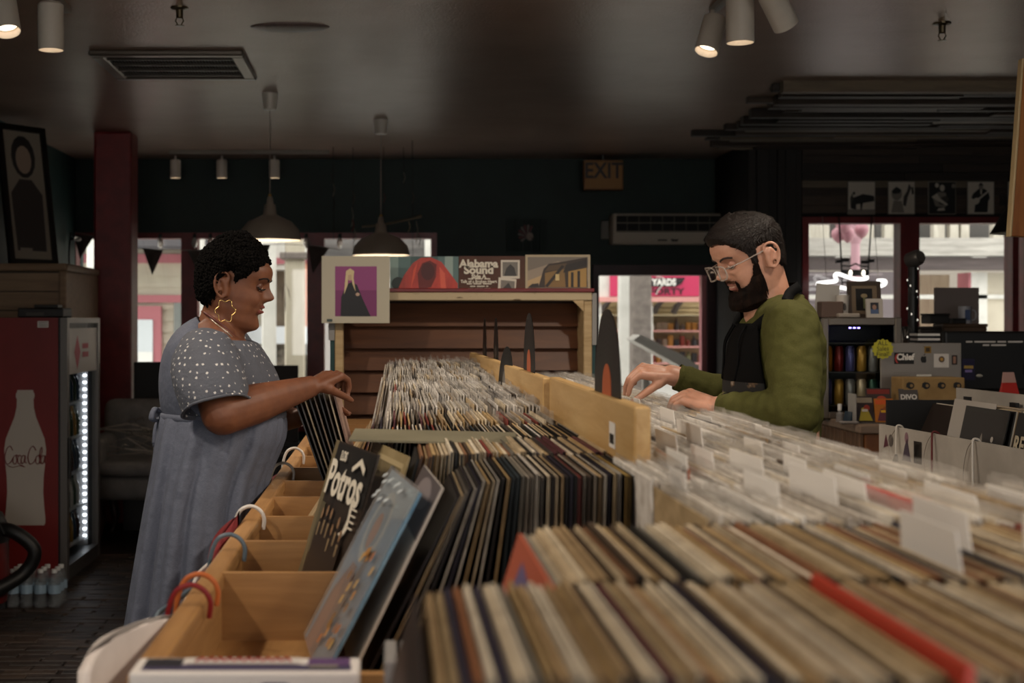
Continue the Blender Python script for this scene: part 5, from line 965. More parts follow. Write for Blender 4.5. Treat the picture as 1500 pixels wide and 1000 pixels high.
MB().loft([[(-.04, -.012, .05), (.04, -.012, .05), (.04, .012, .05), (-.04, .012, .05)], [(-.045, -.02, .1), (.045, -.02, .1), (.045, .02, .1), (-.045, .02, .1)], [(-.03, -.004, RH*.8), (.03, -.004, RH*.8), (.03, .004, RH*.8), (-.03, .004, RH*.8)]]).build('bag', M('#a8261f', .4), rg); MB().loft([[(-.03, -.005, RH*.8), (.03, -.005, RH*.8), (.03, .005, RH*.8), (-.03, .005, RH*.8)], [(-.026, -.003, RH), (.02, -.003, RH), (.02, .003, RH), (-.026, .003, RH)]]).build('bag_top', M('#b08a80', .4), rg); B(-.04, .04, -.03, .03, 0, .05).build('stand', BLACK, rg); art('bag_mark', rg, frame((.005, -.021, .1), (1, 0, 0), (0, 0, 1)), [(M('#e0bdb0', .5), oval(0, 0, .018, .018)), (M('#a8261f', .5), oval(.003, 0, .010, .010))], .001)
o = tag(MB().bbox(-.05, .05, -.05, .05, 0, .1, .005, 1).build('receipt_block', M('#4a3d35', .6)), 'small brown block with white slip beside the red packet', 'box'); o.location = (P(1445, 0, 6.1).x, 6.1, CZ)
# back counter with boxes
bk = thing('back_counter', 'dark back counter piled with boxes under the right windows', 'cabinet', (P(1395, 0, 7.9).x, 7.9, 0)); BZ = P(0, 498, 7.7).z; B(-.45, .5, -.2, .3, 0, BZ-.03).build('carcass', M('#1d1815', .6), bk); MB().bbox(-.47, .52, -.22, .32, BZ-.03, BZ, .005).build('top', M('#3a2d24', .5), bk)
for q in range(2): B(-.44+q*.47, .01+q*.47, -.212, -.2, .05, BZ-.06).build('cabinet_door', M('#241d19', .6), bk)
def pbox(px0, px1, py0, py1, d, colr, label, z0=None, nm='storage_box'):
    p0, p1 = P(px0, py0, d), P(px1, py1, d); z0 = BZ if z0 is None else z0; w_ = (p1.x-p0.x)/2; t = thing(nm, label, 'box', ((p0.x+p1.x)/2, d, z0)); hgt = p0.z-z0
    MB().bbox(-w_, w_, 0, .14, 0, hgt*.8, .004, 1).build('box_body', M(colr, .6), t); MB().bbox(-w_-.004, w_+.004, -.004, .144, hgt*.8, hgt, .004, 1).build('box_lid', M(colr, .5), t); return t, w_, hgt
t, w_, hgt = pbox(1326, 1378, 478, 500, 7.72, '#2a2522', 'dark box lettered on its side in the pile behind the laptop'); text('JANIS', .045, M('#8d857c', .5), t, frame((-.06, -.006, hgt*.55), (1, 0, 0), (0, 0, 1)), sx=.9)
t, w_, hgt = pbox(1382, 1446, 474, 498, 7.75, '#4a3726', 'brown box at the right of the pile'); zq = BZ+hgt
pbox(1363, 1391, 459, 474, 7.78, '#1a1817', 'small black box on top of the brown box', zq+.0, 'small_box'); pbox(1396, 1416, 466, 474, 7.8, '#141313', 'flat black box on top of the brown box', zq, 'flat_box')
cu_ = thing('printed_mug', 'blue and white printed mug on the brown box', 'mug', (P(1420, 0, 7.78).x, 7.84, zq)); MB().lathe([(.001, 0), (.036, 0), (.036, .1), (.033, .1), (.033, .006), (.001, .006)], 20).build('mug_wall', M('#8f9096', .4), cu_, smooth=True, auto=40); art('mug_print', cu_, frame((0, -.0362, .05), (1, 0, 0), (0, 0, 1)), [(ink('#3a4a6c'), rect(-.015, -.03, .015, .03))], .001); MB().tube(bez([(.034, 0, .08), (.06, 0, .07), (.06, 0, .03), (.034, 0, .02)], 4), .005, 8).build('mug_handle', M('#8f9096', .4), cu_)
o = tag(B(-.13, .13, 0, .02, 0, P(0, 421, 8.1).z-BZ).build('grey_board', M('#6b625f', .8)), 'plain grey board standing behind the boxes at the window', 'board'); o.location = (P(1402, 0, 8.1).x, 8.1, BZ)
st_ = thing('paper_pad_stack', 'stack of black and white striped pads behind the laptop', 'stack', (P(1357, 0, 6.5).x, 6.51, CZ)); zz = P(0, 503, 6.5).z-CZ+.02
B(-.06, .06, -.03, .06, 0, zz-.06).build('support', BLACK, st_)
for q in range(8): B(-.055+.002*(q % 3), .055-.002*(q % 2), -.04, .06, zz-.06+q*.011, zz-.06+q*.011+.0105).build('pad', WHITE if q % 2 else BLACK, st_)
fn = thing('bottle_display', 'pale standing display card between cooler and laptop', 'display', (P(1317, 0, 6.6).x, 6.62, CZ)); MB().prism([(-.025, 0), (.025, 0), (.025, .36), (.012, .44), (-.012, .44), (-.025, .36)], .006, frame((0, 0, 0), (1, 0, 0), (0, 0, 1))).build('card', M('#8d857b', .6), fn); B(-.03, .03, -.02, .04, 0, .02).build('foot', BLACK, fn)
t = thing('speaker_cabinet', 'tall black loudspeaker behind the man', 'speaker', (P(1218, 0, 6.9).x, 6.9, 0)); MB().bbox(-.1, .1, -.1, .15, 0, P(0, 468, 6.9).z, .012).build('case', M('#0e0d0d', .5), t); MB().bbox(.1, .125, -.1, .1, .7, P(0, 470, 6.9).z, .006).build('side_cheek', M('#4a3a30', .5), t); B(-.08, .08, -.105, -.1, .3, 1.3).build('grille', M('#171616', .9), t)
# ------------------------------------------------------------------ white record bin across the aisle
wbn = thing('white_record_bin', 'white fronted record bin across the aisle at right', 'record bin', (1.92, 4.45, 0)); WB = noisy('scuffed white board', '#a39c93', '#b8b1a7', 5, rough=.6, bump=.03)
def WBx(pts, z0, z1, t=.012): # panel between two plan points
    (xa, ya), (xb, yb2) = pts; return MB().prism(rect(0, 0, sqrt((xb-xa)**2+(yb2-ya)**2), z1-z0), t, frame((xa-1.92, ya-4.45, z0), (xb-xa, yb2-ya, 0), (0, 0, 1)))
A_, B_ = (1.765, 4.9), (1.835, 3.82)
WBx((A_, B_), .985, 1.13).build('front_board', WB, wbn); WBx(((A_[0]+.015, A_[1]), (B_[0]+.03, B_[1])), .55, .985).build('lower_board', M('#0d0c0c', .7), wbn)
WBx(((2.05, 4.92), (2.10, 3.82)), .55, 1.26).build('back_board', WB, wbn); B(1.79-1.92, 2.06-1.92, 4.92-4.45, 4.935-4.45, .55, 1.215).build('end_board', M('#0d0c0c', .6), wbn); B(1.85-1.92, 2.09-1.92, 3.80-4.45, 3.815-4.45, .55, 1.1).build('end_board', WB, wbn); B(1.86-1.92, 2.05-1.92, 3.83-4.45, 4.9-4.45, .90, .914).build('bottom_board', M('#5d5349', .7), wbn); B(1.88-1.92, 2.03-1.92, 3.9-4.45, 4.85-4.45, 0, .90).build('plinth', M('#0d0c0c', .8), wbn)
nrm = frame((1.765-1.92, 4.9-4.45, 0), (.0647, -.9979, 0), (0, 0, 1))
for it_ in [(ink('#5d5550'), oval(.10, .08, .02, .022)), (ink('#4a3f4d'), [(.19, .02), (.26, .02), (.24, .07), (.23, .1), (.21, .07)]), (ink('#8a6a74'), oval(.225, .10, .015, .02)), (ink('#2a2724'), rect(.28, .02, .34, .095)), (ink('#6a6258'), rect(.29, .03, .33, .085)), (ink('#5a2f3a'), [(.04, .05), (.08, .06), (.06, .1), (.05, .08)])]: art('sticker', wbn, nrm @ Matrix.Translation((0, 1.0, .012)), [it_], .0008)
for q in range(3): B(-.012, 0, 0, .045, 0, .028).build('shelf_label', BLACK, wbn).location = (2.045-1.92, 4.8-4.45-q*.36, 1.205)
SPC = ['#1a1817', '#c9c0b0', '#a98a5a', '#b9a27d', '#8a8074', '#cdbf9f', '#2a2624', '#6f675c', '#9a6a3a', '#ded6c6']
def lean_cover(x, y, a, rz, label, face, items=None):
    return cover((x, y, .915), radians(a), rz, label, face, items)
lean_cover(1.835, 4.765, 24, .04, 'dark brown record cover in the far compartment of the white bin', M('#2a201b', .4), [(ink('#4a3428'), [(0, 0), (.6, 0), (.3, .5), (0, .4)]), (ink('#8d8378'), oval(.7, .6, .06, .03))])
lean_cover(1.85, 4.75, 23, .04, 'cream record cover edge behind the brown cover in the white bin', M('#c2b8a8', .5))
o = tag(MB().prism([(-.158, 0), (.158, 0), (.158, .33), (-.158, .33)], .002, frame((0, 0, 0), (0, 1, 0), (0, 0, 1))).build('divider_card', M('#b5aea6', .5)), 'plain pale divider card in the white bin', 'divider'); o.location = (1.834, 4.445, .916); o.rotation_euler = (0, radians(12), .0)
bk_, f = lean_cover(1.825, 4.32, 12, .0, 'black record cover with a pale pointed peak in the white bin', M('#171616', .35), [(ink('#2c2a2a'), rect(.05, .05, .95, .95)), (ink('#8d857b'), [(.2, .05), (.5, .75), (.8, .05), (.7, .05), (.5, .6), (.3, .05)]), (ink('#5d5650'), [(.32, .05), (.5, .55), (.68, .05)]), (ink('#b5b0a8'), oval(.75, .7, .03, .03))])
for i in range(13): r, _ = lean_cover(1.842+i*.0068, 4.32, 11.8-i*.3, .0, 'record sleeve in the stack behind the black peaked cover', M(SPC[i % 10], .5)); r['group'] = 'sleeves behind the peaked cover'
rd, f = lean_cover(1.84, 3.97, 12, .02, 'black record cover lettered RED at the right edge', M('#15171a', .4), [(ink('#4d5f6c'), rect(0, 0, 1, .42)), (ink('#a9a9a2'), rect(.0, .43, 1, .445)), (ink('#7d8a90'), oval(.5, .2, .25, .14))])
text('RED', .075, M('#b9ad93', .5), rd, f @ Matrix.Translation((.22*SL, .68*SL, .004)), bold=.002, sx=.8); text('C', .075, M('#b9ad93', .5), rd, f @ Matrix.Translation((.6*SL, .68*SL, .004)), bold=.002, sx=.8)
for i, (u_, c_) in enumerate(((.16, '#b9b2a8'), (.43, '#5a1a1a'), (.70, '#cfc9c0'))):
    p = nrm @ Vector((u_, 1.13, .012)); wp = Vector((1.92, 4.45, 0))+p
    nk = thing('tassel_loop', ['white cord loop with black tassel by the printed figures', 'dark red cord loop with black tassel in the middle of the white bin', 'long white cord loop with black tassel nearest on the white bin'][i], 'cord', wp, group='tassel loops on the white bin')
    dn = .09+.03*i; MB().tube(bez([(.02, 0, -.015), (.012, 0, .004), (-.005, 0, .006), (-.012, -.01, -.02), (-.02, -.03, -dn)], 5), .0035, 7).build('cord', M(c_, .7), nk); MB().tube(bez([(-.004, 0, .004), (-.012, .03, -.03), (-.015, .05, -dn*.7), (-.02, .02, -dn-.02)], 5), .0012, 5).build('thin_string', M('#8a8278', .7), nk); MB().tube([(-.02, -.03, -dn), (-.022, -.034, -dn-.02), (-.024, -.04, -dn-.07)], [.006, .014, .026], 10, flat=.7).build('tassel', BLACK, nk)
# hanging board and black pendant at the right edge
hb = thing('hanging_board', 'oiled wood board with a pale edge hanging at the right edge', 'sign', P(1491, 218, 5.0), rot=(0, radians(4), 0)); MB().bbox(0, .5, -.0, .03, -.32, .33, .003, 1).build('board', wood('oiled figured wood', '#8a4f22', '#b5793c', 2, 2, .4), hb); MB().bbox(-.008, 0, -.002, .032, -.322, .332, .002, 1).build('edge_strip', M('#c9b083', .5), hb)
for x in (.08, .42): MB().tube([(x, .015, .33), (x, .015, CEIL-hb.location.z+.02)], .004, 6).build('chain', STEEL, hb)
bp = thing('pendant_lamp', 'black dome pendant lamp half hidden by the hanging board', 'lamp', (P(1512, 0, 7.5).x, 7.5, P(0, 341, 7.5).z), group='pendant lamps'); Hh = CEIL-bp.location.z; MB().lathe([(.03, .34), (.05, .27), (.1, .2), (.17, .08), (.215, 0)], 40).build('lamp_shade', M('#121110', .4), bp, smooth=True); MB().lathe([(.213, .002), (.168, .075), (.1, .19), (.001, .22)], 40).build('shade_lining', M('#d9d2c4', .5), bp, smooth=True); MB().tube([(0, 0, .33), (0, 0, Hh)], .004, 6).build('cord', BLACK, bp); MB().lathe([(.05, Hh), (.045, Hh-.03), (.001, Hh-.03)], 20).build('canopy', BLACK, bp)
# ================================================================== people
def interp(tab, x):
    if x <= tab[0][0]: return tab[0][1]
    for (a, b), (c, d) in zip(tab, tab[1:]):
        if x <= c:
            t = (x-a)/(c-a); t = t*t*(3-2*t)*.5+t*.5; return b+(d-b)*t
    return tab[-1][1]
class Head:
    """head surface: x forward, y to its left, z up from the chin; th is the angle from the face's middle line"""
    FR = [(-.012, .030), (0, .056), (.012, .076), (.022, .080), (.035, .078), (.045, .076), (.062, .079), (.08, .079), (.10, .080), (.12, .079), (.135, .083), (.15, .089), (.165, .090), (.18, .086), (.195, .074), (.21, .054), (.222, .030), (.23, .004)]
    BK = [(-.012, .015), (0, .03), (.03, .055), (.06, .078), (.09, .092), (.12, .100), (.15, .102), (.175, .095), (.195, .078), (.21, .058), (.222, .033), (.23, .004)]
    WD = [(-.012, .012), (0, .030), (.015, .046), (.03, .055), (.06, .064), (.09, .069), (.12, .073), (.15, .0755), (.17, .074), (.19, .066), (.21, .048), (.222, .027), (.23, .003)]
    def __init__(s, nose=1.0, lips=1.0, wide=1.0, cheek=1.0, jaw=0.0, smile=0.0, crown=1.0, back=1.0): s.crown = crown; s.back = back; s.nose = nose; s.lips = lips; s.wide = wide; s.cheek = cheek; s.jaw = jaw; s.smile = smile
    def at(s, th, z, off=0.0):
        f, b, w_ = interp(s.FR, z), interp(s.BK, z), interp(s.WD, z)*s.wide
        if z < .07: w_ *= 1+s.jaw*(1-z/.07)
        a = f if cos(th) > 0 else b
        c_, s_ = cos(th), sin(th); e = .92
        x = a*math.copysign(abs(c_)**e, c_); y = w_*math.copysign(abs(s_)**e, s_)
        g = lambda v, m, sd: exp(-((v-m)/sd)**2)
        if c_ > 0:
            ay = abs(y)
            nz_ = interp([(.078, 0), (.086, .010), (.092, .021), (.099, .0255), (.107, .021), (.118, .0135), (.13, .006), (.142, 0)], z)
            x += s.nose*nz_*g(y, 0, .0075+.0045*g(z, .092, .012)); x += .006*s.nose*g(ay, .0135, .006)*g(z, .091, .007)
            x += s.lips*(.006*g(z, .0715, .005)+.0065*g(z, .0585, .0055))*g(y, 0, .022); x -= .004*g(z, .0648, .0022)*g(y, 0, .02); x -= .004*g(z, .048, .006)*g(y, 0, .03)
            x += .004*g(z, .02, .012)*g(y, 0, .018)
            x -= .009*g(ay, .031, .014)*g(z, .121, .011); x += .004*g(ay, .03, .022)*g(z, .142, .008)
            x += s.cheek*.006*g(ay, .046, .02)*g(z, .088, .018); x += s.smile*.004*g(ay, .04, .012)*g(z, .08, .012); x -= s.smile*.003*g(ay, .03, .005)*g(z, .072, .012)
        if c_ <= 0: x *= s.back
        p = Vector((x, y, z if z < .13 else .13+(z-.13)*s.crown))
        if off:
            q = Vector((x-.0, y, z-.11)); n = Vector((c_/max(a, .02), s_/max(w_, .02), 0)); n.z = (z-.10)/.011*.9 if z > .15 else (-.2/.08 if z < .02 else 0)
            if z > .15: n = Vector((x/.0081, y/.0056, (z-.12)/.0121))
            p += n.normalized()*off
        return p
    def mesh(s, mb, mtx, nz=90, nt=110):
        rings = []
        for i in range(nz+1):
            z = -.012+.242*(i/nz); rings.append([mtx @ s.at(2*pi*k/nt, z) for k in range(nt)])
        mb.loft(rings)
    def patch(s, mtx, mask, off, nz=110, nt=180, z0=-.012, z1=.2299, side=None):
        vid = {}; mb = MB()
        def v(i, k):
            k %= nt
            if (i, k) not in vid:
                z = z0+(z1-z0)*i/nz; th = 2*pi*k/nt; th = th-2*pi if th > pi else th
                vid[(i, k)] = len(mb.v); mb.v.append(tuple(mtx @ s.at(th, z, off(th, z))))
            return vid[(i, k)]
        for i in range(nz):
            z = z0+(z1-z0)*(i+.5)/nz
            for k in range(nt):
                th = 2*pi*(k+.5)/nt; th = th-2*pi if th > pi else th
                if mask(th, z): mb.f.append((v(i, k), v(i, k+1), v(i+1, k+1), v(i+1, k))); mb.mi.append(0)
        return mb
    def strip(s, mtx, pts, r, off, sgn=1):
        return MB().tube([mtx @ s.at(sgn*t, z, off) for t, z in pts], r, 6)
def ear(mb, mtx, y, x=-.015, z=.105):
    sgn = 1 if y > 0 else -1
    def Q(a, b, c): return mtx @ Vector((x+a, y+sgn*c, z+b))
    mb.tube([Q(.012, -.026, .002), Q(.010, -.005, .003), Q(.004, .012, .004), Q(-.004, .02, .006)], [.008, .010, .011, .006], 10)
    c = [(.010, .008), (.014, .020), (.006, .031), (-.008, .031), (-.017, .020), (-.018, .004), (-.013, -.012), (-.004, -.024), (.006, -.030), (.010, -.022)]
    mb.tube(bez([Q(a, b, .011+(-a)*.35) for a, b in c], 3), .0042, 8); mb.tube(bez([Q(a*.55+.0, b*.6, .008) for a, b in c[2:8]], 3), .0035, 8)
def hand(mb, wrist, kdir, nrm, curls, thumb_side, thumb=(.5, .6, .25), size=1.0, spread=.05, thumb_curl=.3):
    wrist = Vector(wrist); k = Vector(kdir).normalized(); n = Vector(nrm); n = (n-k*n.dot(k)).normalized(); lat = n.cross(k).normalized()*thumb_side   # lat points to the thumb side
    offs = (.029, .0095, -.0095, -.028); kl = (.083, .088, .083, .074); fl = (.070, .079, .073, .057)
    tips = []
    for i in range(4):
        kn = wrist+(k*kl[i]+lat*offs[i])*size
        mb.cap(wrist+lat*offs[i]*.55*size-n*.002, kn-n*.004, .0165*size, .0118*size, 12)
        a = (spread*(1.5-i)); d = (k*cos(a)+lat*sin(a)).normalized(); nn = n.copy(); p = kn
        rr_ = [.0098, .0088, .0080, .0066]
        for j, (fr_, bend) in enumerate(zip((.44, .31, .25), curls[i])):
            d2 = d*cos(bend)-nn*sin(bend); nn = nn*cos(bend)+d*sin(bend); d = d2.normalized()
            q = p+d*fl[i]*fr_*size; mb.cap(p, q, rr_[j]*size, rr_[j+1]*size, 12); p = q
        tips.append((p, d, nn))
    mb.cap(wrist+k*.03*size, wrist+k*.06*size, .021*size, .019*size, 12)
    b = wrist+(k*.022+lat*.024-n*.006)*size; d = (k*thumb[0]+lat*thumb[1]-n*thumb[2]).normalized(); p = b
    mb.cap(wrist+k*.012*size+lat*.01*size, b+d*.02*size, .017*size, .0145*size, 12)
    for j, L in enumerate((.042, .033, .027)):
        q = p+d*L*size; mb.cap(p, q, (.0135, .0112, .0095)[j]*size, (.0112, .0095, .0075)[j]*size, 12); p = q; d = (d*cos(thumb_curl)+(k*.5-n*.5-lat*.3).normalized()*sin(thumb_curl)).normalized()
    return tips
def finish_skin(mb, name, mat, root, voxel=.0032, smooth=5):
    o = mb.build(name, mat, root, smooth=True); o.location = -root.location
    r = o.modifiers.new('fuse', 'REMESH'); r.mode = 'VOXEL'; r.voxel_size = voxel; r.use_smooth_shade = True
    if smooth: s_ = o.modifiers.new('soften', 'SMOOTH'); s_.factor = .5; s_.iterations = smooth
    return o
def part(mb, name, mat, root, parent=None, smooth=True, auto=None):
    o = mb.build(name, mat, parent or root, smooth=smooth, auto=auto)
    if parent is None: o.location = -Vector(root.location)
    return o
def ringe(cx, cy, z, a, b, n=48, e=1.0, fold=None, a2=None):
    out = []
    for k in range(n):
        t = 2*pi*k/n; c_, s_ = cos(t), sin(t); aa = a if c_ > 0 else (a2 or a); r = 1+(fold(t) if fold else 0)
        out.append(Vector((cx+aa*math.copysign(abs(c_)**e, c_)*r, cy+b*math.copysign(abs(s_)**e, s_)*r, z)))
    return out
def head_matrix(ear_world, tilt, facing, scale, yaw=0, roll=0):
    """facing +1 looks to +x, -1 to -x"""
    R = Matrix.Rotation((0 if facing > 0 else pi)+yaw, 4, 'Z') @ Matrix.Rotation(tilt, 4, 'Y') @ Matrix.Rotation(roll, 4, 'X')
    return Matrix.Translation(ear_world) @ R @ Matrix.Scale(scale, 4) @ Matrix.Translation((.015, 0, -.105))

# ------------------------------------------------------------------ the woman
DW = 3.65
wm = thing('person', 'woman in a blue-grey embroidered dress flipping through records at left', 'person', (P(318, 0, DW).x, DW, 0))
SKW = noisy('deep brown skin', '#6a3f2a', '#774930', 30, rough=.55, bump=.04, dist=.001); b_ = SKW.node_tree.nodes['Principled BSDF']; b_.inputs['Subsurface Weight'].default_value = .12; b_.inputs['Subsurface Radius'].default_value = (.01, .004, .002)
HW = Head(nose=1.15, lips=1.25, wide=1.0, cheek=1.4, jaw=.06, smile=1, crown=.78, back=.80); MW = head_matrix(P(334, 419, DW), radians(12), 1, 1.06, yaw=-.06)
mb = MB(); HW.mesh(mb, MW)
for y in (-.074, .074): ear(mb, MW, y)
nb_ = P(312, 492, DW); sk = MW @ Vector((-.008, 0, .06))
mb.cap(nb_+Vector((0, 0, -.05)), sk, .068, .058, 20); mb.cap(MW @ Vector((.0, 0, .05)), nb_+Vector((.03, 0, .0)), .05, .055, 20)
tor = [(P(316, 500, DW), .075), (P(318, 540, DW), .125), (P(322, 600, DW), .125), (P(318, 670, DW), .135)]
for (a, ra), (b, rb) in zip(tor, tor[1:]):
    for s_ in (-.05, 0, .05): mb.cap(a+Vector((0, s_, 0)), b+Vector((0, s_*1.3, 0)), ra*.85, rb*.85, 20)
for s_ in (-.09, .09):
    hip = P(318, 680, DW)+Vector((0, s_, 0)); kn = Vector((hip.x+.01, hip.y, .50)); an = Vector((hip.x-.01, hip.y, .09))
    mb.cap(hip, kn, .10, .066, 18); mb.cap(kn, an, .066, .04, 18); mb.cap(an+Vector((-.03, 0, -.045)), an+Vector((.13, 0, -.06)), .04, .03, 14)
shN, elN, wrN = P(303, 508, 3.50), P(326, 606, 3.40), P(455, 566, 3.64)
mb.cap(P(314, 512, DW), shN+Vector((0, .03, -.03)), .055, .055, 18); mb.cap(shN+Vector((0, .03, -.03)), elN, .058, .054, 20); mb.cap(elN, elN+(wrN-elN)*.35, .054, .052, 20); mb.cap(elN+(wrN-elN)*.35, wrN, .052, .029, 20)
shF, elF, wrF = P(330, 508, 3.82), P(378, 616, 3.90), P(432, 612, 3.90)
mb.cap(P(316, 512, DW), shF+Vector((0, -.03, -.03)), .055, .055, 18); mb.cap(shF+Vector((0, -.03, -.03)), elF, .056, .052, 20); mb.cap(elF, wrF, .052, .03, 20)
kd = P(492, 545, 3.70)-wrN
tipsN = hand(mb, wrN, kd, (-.35, -.45, .85), [(.85, .85, .5), (.95, .95, .55), (1.0, 1.0, .6), (1.05, 1.0, .6)], -1, thumb=(.75, .25, .75), size=1.02, spread=.02)
tipsF = hand(mb, wrF, P(468, 598, 3.90)-wrF, (.1, .45, .85), [(.25, .35, .2), (.35, .4, .3), (.5, .5, .3), (.6, .6, .4)], 1, thumb=(.6, .5, -.4), size=1.0)
body = finish_skin(mb, 'body', SKW, wm)
NAILW = M('#a8705a', .3)
for tp, d, nn in tipsN+tipsF:
    R = Matrix((d, d.cross(nn), nn)).transposed(); part(MB().ell(tp+nn*.0055-d*.001, (.0055, .0045, .0018), 10, 6, rot=R), 'fingernail', NAILW, wm)
# hair: a cap of small tight curls
hl = [(0, .202), (.35, .199), (.7, .186), (1.0, .160), (1.3, .128), (1.42, .118), (1.5, .145), (1.68, .145), (1.85, .10), (2.1, .062), (2.5, .045), (pi, .042)]
mW = lambda th, z: z > interp(hl, abs(th))+.004*sin(th*23)
offW = lambda th, z: .002+(.35+.65*min(1, abs(th)/1.1))*.017*min(1, max(0, (z-interp(hl, abs(th)))/.018))+.008*max(0, min(1, (z-.16)/.05))*min(1, abs(th)/1.2)+(.010*max(0, min(1, (z-.205)/.015)))
HAIRW = M('#080605', .85, spec=.08, name='black curls')
hb_ = HW.patch(MW, mW, offW); part(hb_, 'hair', HAIRW, wm)
rr = random.Random(11); cm = MB(); n = 0
while n < 5200:
    th = rr.uniform(-pi, pi); z = .04+.19*rr.random()**.8
    if not mW(th, z): continue
    p = MW @ HW.at(th, z, offW(th, z)+rr.uniform(-.001, .004)); r = rr.uniform(.0022, .0042)
    if z > .21 and rr.random() < .35: continue
    cm.ell(p, (r*rr.uniform(.8, 1.3), r*rr.uniform(.8, 1.3), r*rr.uniform(.8, 1.3)), 5, 4); n += 1
o = part(cm, 'curls', HAIRW, wm, None); o['kind'] = 'stuff'
# face details
LIPW = M('#7d3f3a', .35); DKB_ = M('#120b09', .6)
for sg_ in (-1, 1):
    c = MW @ Vector((.0655, sg_*.031, .1205)); part(MB().ell(c, (.0125, .0125, .0125), 14, 10), 'eye', M('#cfc4ba', .2), wm)
    part(MB().ell(MW @ Vector((.0645, sg_*.031, .1205)), (.0136, .0155, .0125), 14, 10), 'eyelid', M('#5c3524', .45), wm)
    part(MW and HW.strip(MW, [(.22, .1165), (.32, .1135), (.42, .1130), (.52, .1150), (.60, .1185)], .0021, .0075, sg_), 'eyelash', DKB_, wm)
    part(HW.strip(MW, [(.14, .1385), (.26, .1435), (.42, .1475), (.58, .1455), (.72, .1395)], .0022, .0004, sg_), 'eyebrow', M('#1a0f0b', .8), wm)
part(HW.patch(MW, lambda t, z: abs(t) < .36-.9*abs(z-.0715)/.02 and .0655 < z < .0775, lambda t, z: .0012), 'upper_lip', LIPW, wm); part(HW.patch(MW, lambda t, z: abs(t) < .34 and .0525 < z < .0625, lambda t, z: .0012), 'lower_lip', LIPW, wm); part(HW.patch(MW, lambda t, z: abs(t) < .24 and .0622 < z < .0660, lambda t, z: .0016), 'teeth', M('#d8cfc4', .3), wm)
for sg_ in (-1, 1): part(MB().ell(MW @ Vector((.084, sg_*.0095, .0862)), (.0032, .003, .002), 8, 6), 'nostril', M('#2a140d', .8), wm)
# earrings and cord
GOLD = M('#c9a86a', .25, 1)
for sg_ in (-1, 1):
    c = MW @ Vector((-.004, sg_*.087, .068)); c = c+Vector((.006, 0, -.026)); part(MB().tube([c+Vector(((.0235*(1+.15*cos(6*a))*cos(a)), .003*sin(a), .0275*(1+.15*cos(6*a))*sin(a))) for a in [2*pi*q/60 for q in range(60)]], .0014, 6, closed=True), 'earring', GOLD, wm)
part(MB().tube(bez([P(296, 456, DW), P(306, 462, DW-.07), P(328, 478, DW-.085), P(345, 494, DW-.06), P(362, 512, DW-.02), P(378, 530, DW+.02)], 6), .0035, 8), 'neck_cord', M('#5a2a22', .5), wm); part(MB().tube(bez([P(300, 458, DW-.03), P(312, 470, DW-.085), P(332, 486, DW-.09), P(350, 503, DW-.065), P(366, 520, DW-.02)], 6), .0016, 6), 'neck_chain', M('#c9bfb0', .3, .8), wm)
# dress
k = N('blue-grey chambray', .8); mp = k.coords((1, 1, 1)); wv = k.noise(k.coords((30, 30, 260)), 6, 3); big = k.noise(mp, 6, 4)
r1 = k.ramp(wv, 'Fac', [(.3, '#4a4f5e'), (.7, '#646979')]); k.color(r1); k.bump(big, 'Fac', .6, .03); CHAM = k.m
k = N('embroidered chambray', .8); mp = k.coords((1, 1, 1)); vo = k.n('ShaderNodeTexVoronoi'); vo.inputs['Scale'].default_value = 62; vo.inputs['Randomness'].default_value = .45; k.l(mp, 0, vo, 'Vector')
nz = k.noise(mp, 420, 1); ad = k.n('ShaderNodeMath', operation='MULTIPLY_ADD'); ad.inputs[1].default_value = .30; k.l(nz, 'Fac', ad, 0); k.l(vo, 'Distance', ad, 2)
r1 = k.ramp(ad, 0, [(.33, '#c9c6c4'), (.38, '#52555f')]); k.color(r1); k.bump(k.noise(mp, 40, 4), 'Fac', .5, .012); EMB = k.m
bods = [(462, 290, 334, .070), (474, 268, 352, .115), (490, 252, 368, .165), (512, 242, 386, .190), (535, 236, 401, .198), (560, 233, 411, .198), (585, 235, 416, .190), (608, 240, 414, .182)]
mb = MB()
rings = []
for py, xb, xf, hb2 in bods:
    p0, p1 = P(xb, py, DW), P(xf, py, DW); a = (p1.x-p0.x)/2
    rr2 = ringe((p0.x+p1.x)/2, DW, p0.z, a, hb2, 72, .95, lambda t, py=py: .012*sin(3*t+py*.08)+.006*sin(11*t+py*.15))
    if py < 480:                                            # neckline drops towards the front
        for v_ in rr2: u_ = (v_.x-p0.x)/(2*a); v_.z -= (.125 if py < 470 else .085)*max(0, u_)**1.3
    rings.append(rr2)
mb.loft(rings, cap=False)
for i, f_ in enumerate(mb.f):
    kq = i % 72; t = 2*pi*kq/72; mb.mi[i] = 1 if cos(t) > .10 else 0
bo_ = part(mb, 'dress_bodice', [CHAM, EMB], wm); so = bo_.modifiers.new('cloth', 'SOLIDIFY'); so.thickness = .004; so.offset = 1; sb_ = bo_.modifiers.new('soft', 'SUBSURF'); sb_.levels = sb_.render_levels = 1
def sleeve_tube(pts, rs, n=40, fold=.03, seed=0):
    m_ = MB(); rings = []; pts = [Vector(p) for p in pts]
    for i, (p, r) in enumerate(zip(pts, rs)):
        t = (pts[min(i+1, len(pts)-1)]-pts[max(i-1, 0)]).normalized(); u_ = Vector((0, 1, 0)); u_ = (u_-t*u_.dot(t)).normalized(); v2 = t.cross(u_)
        rings.append([p+(u_*cos(a)+v2*sin(a))*r*(1+fold*sin(5*a+i*1.7+seed)+fold*.5*sin(9*a-i+seed)) for a in [2*pi*q/n for q in range(n)]])
    m_.loft(rings, cap=False); return m_
for mm_ in (bo_,):
    pass
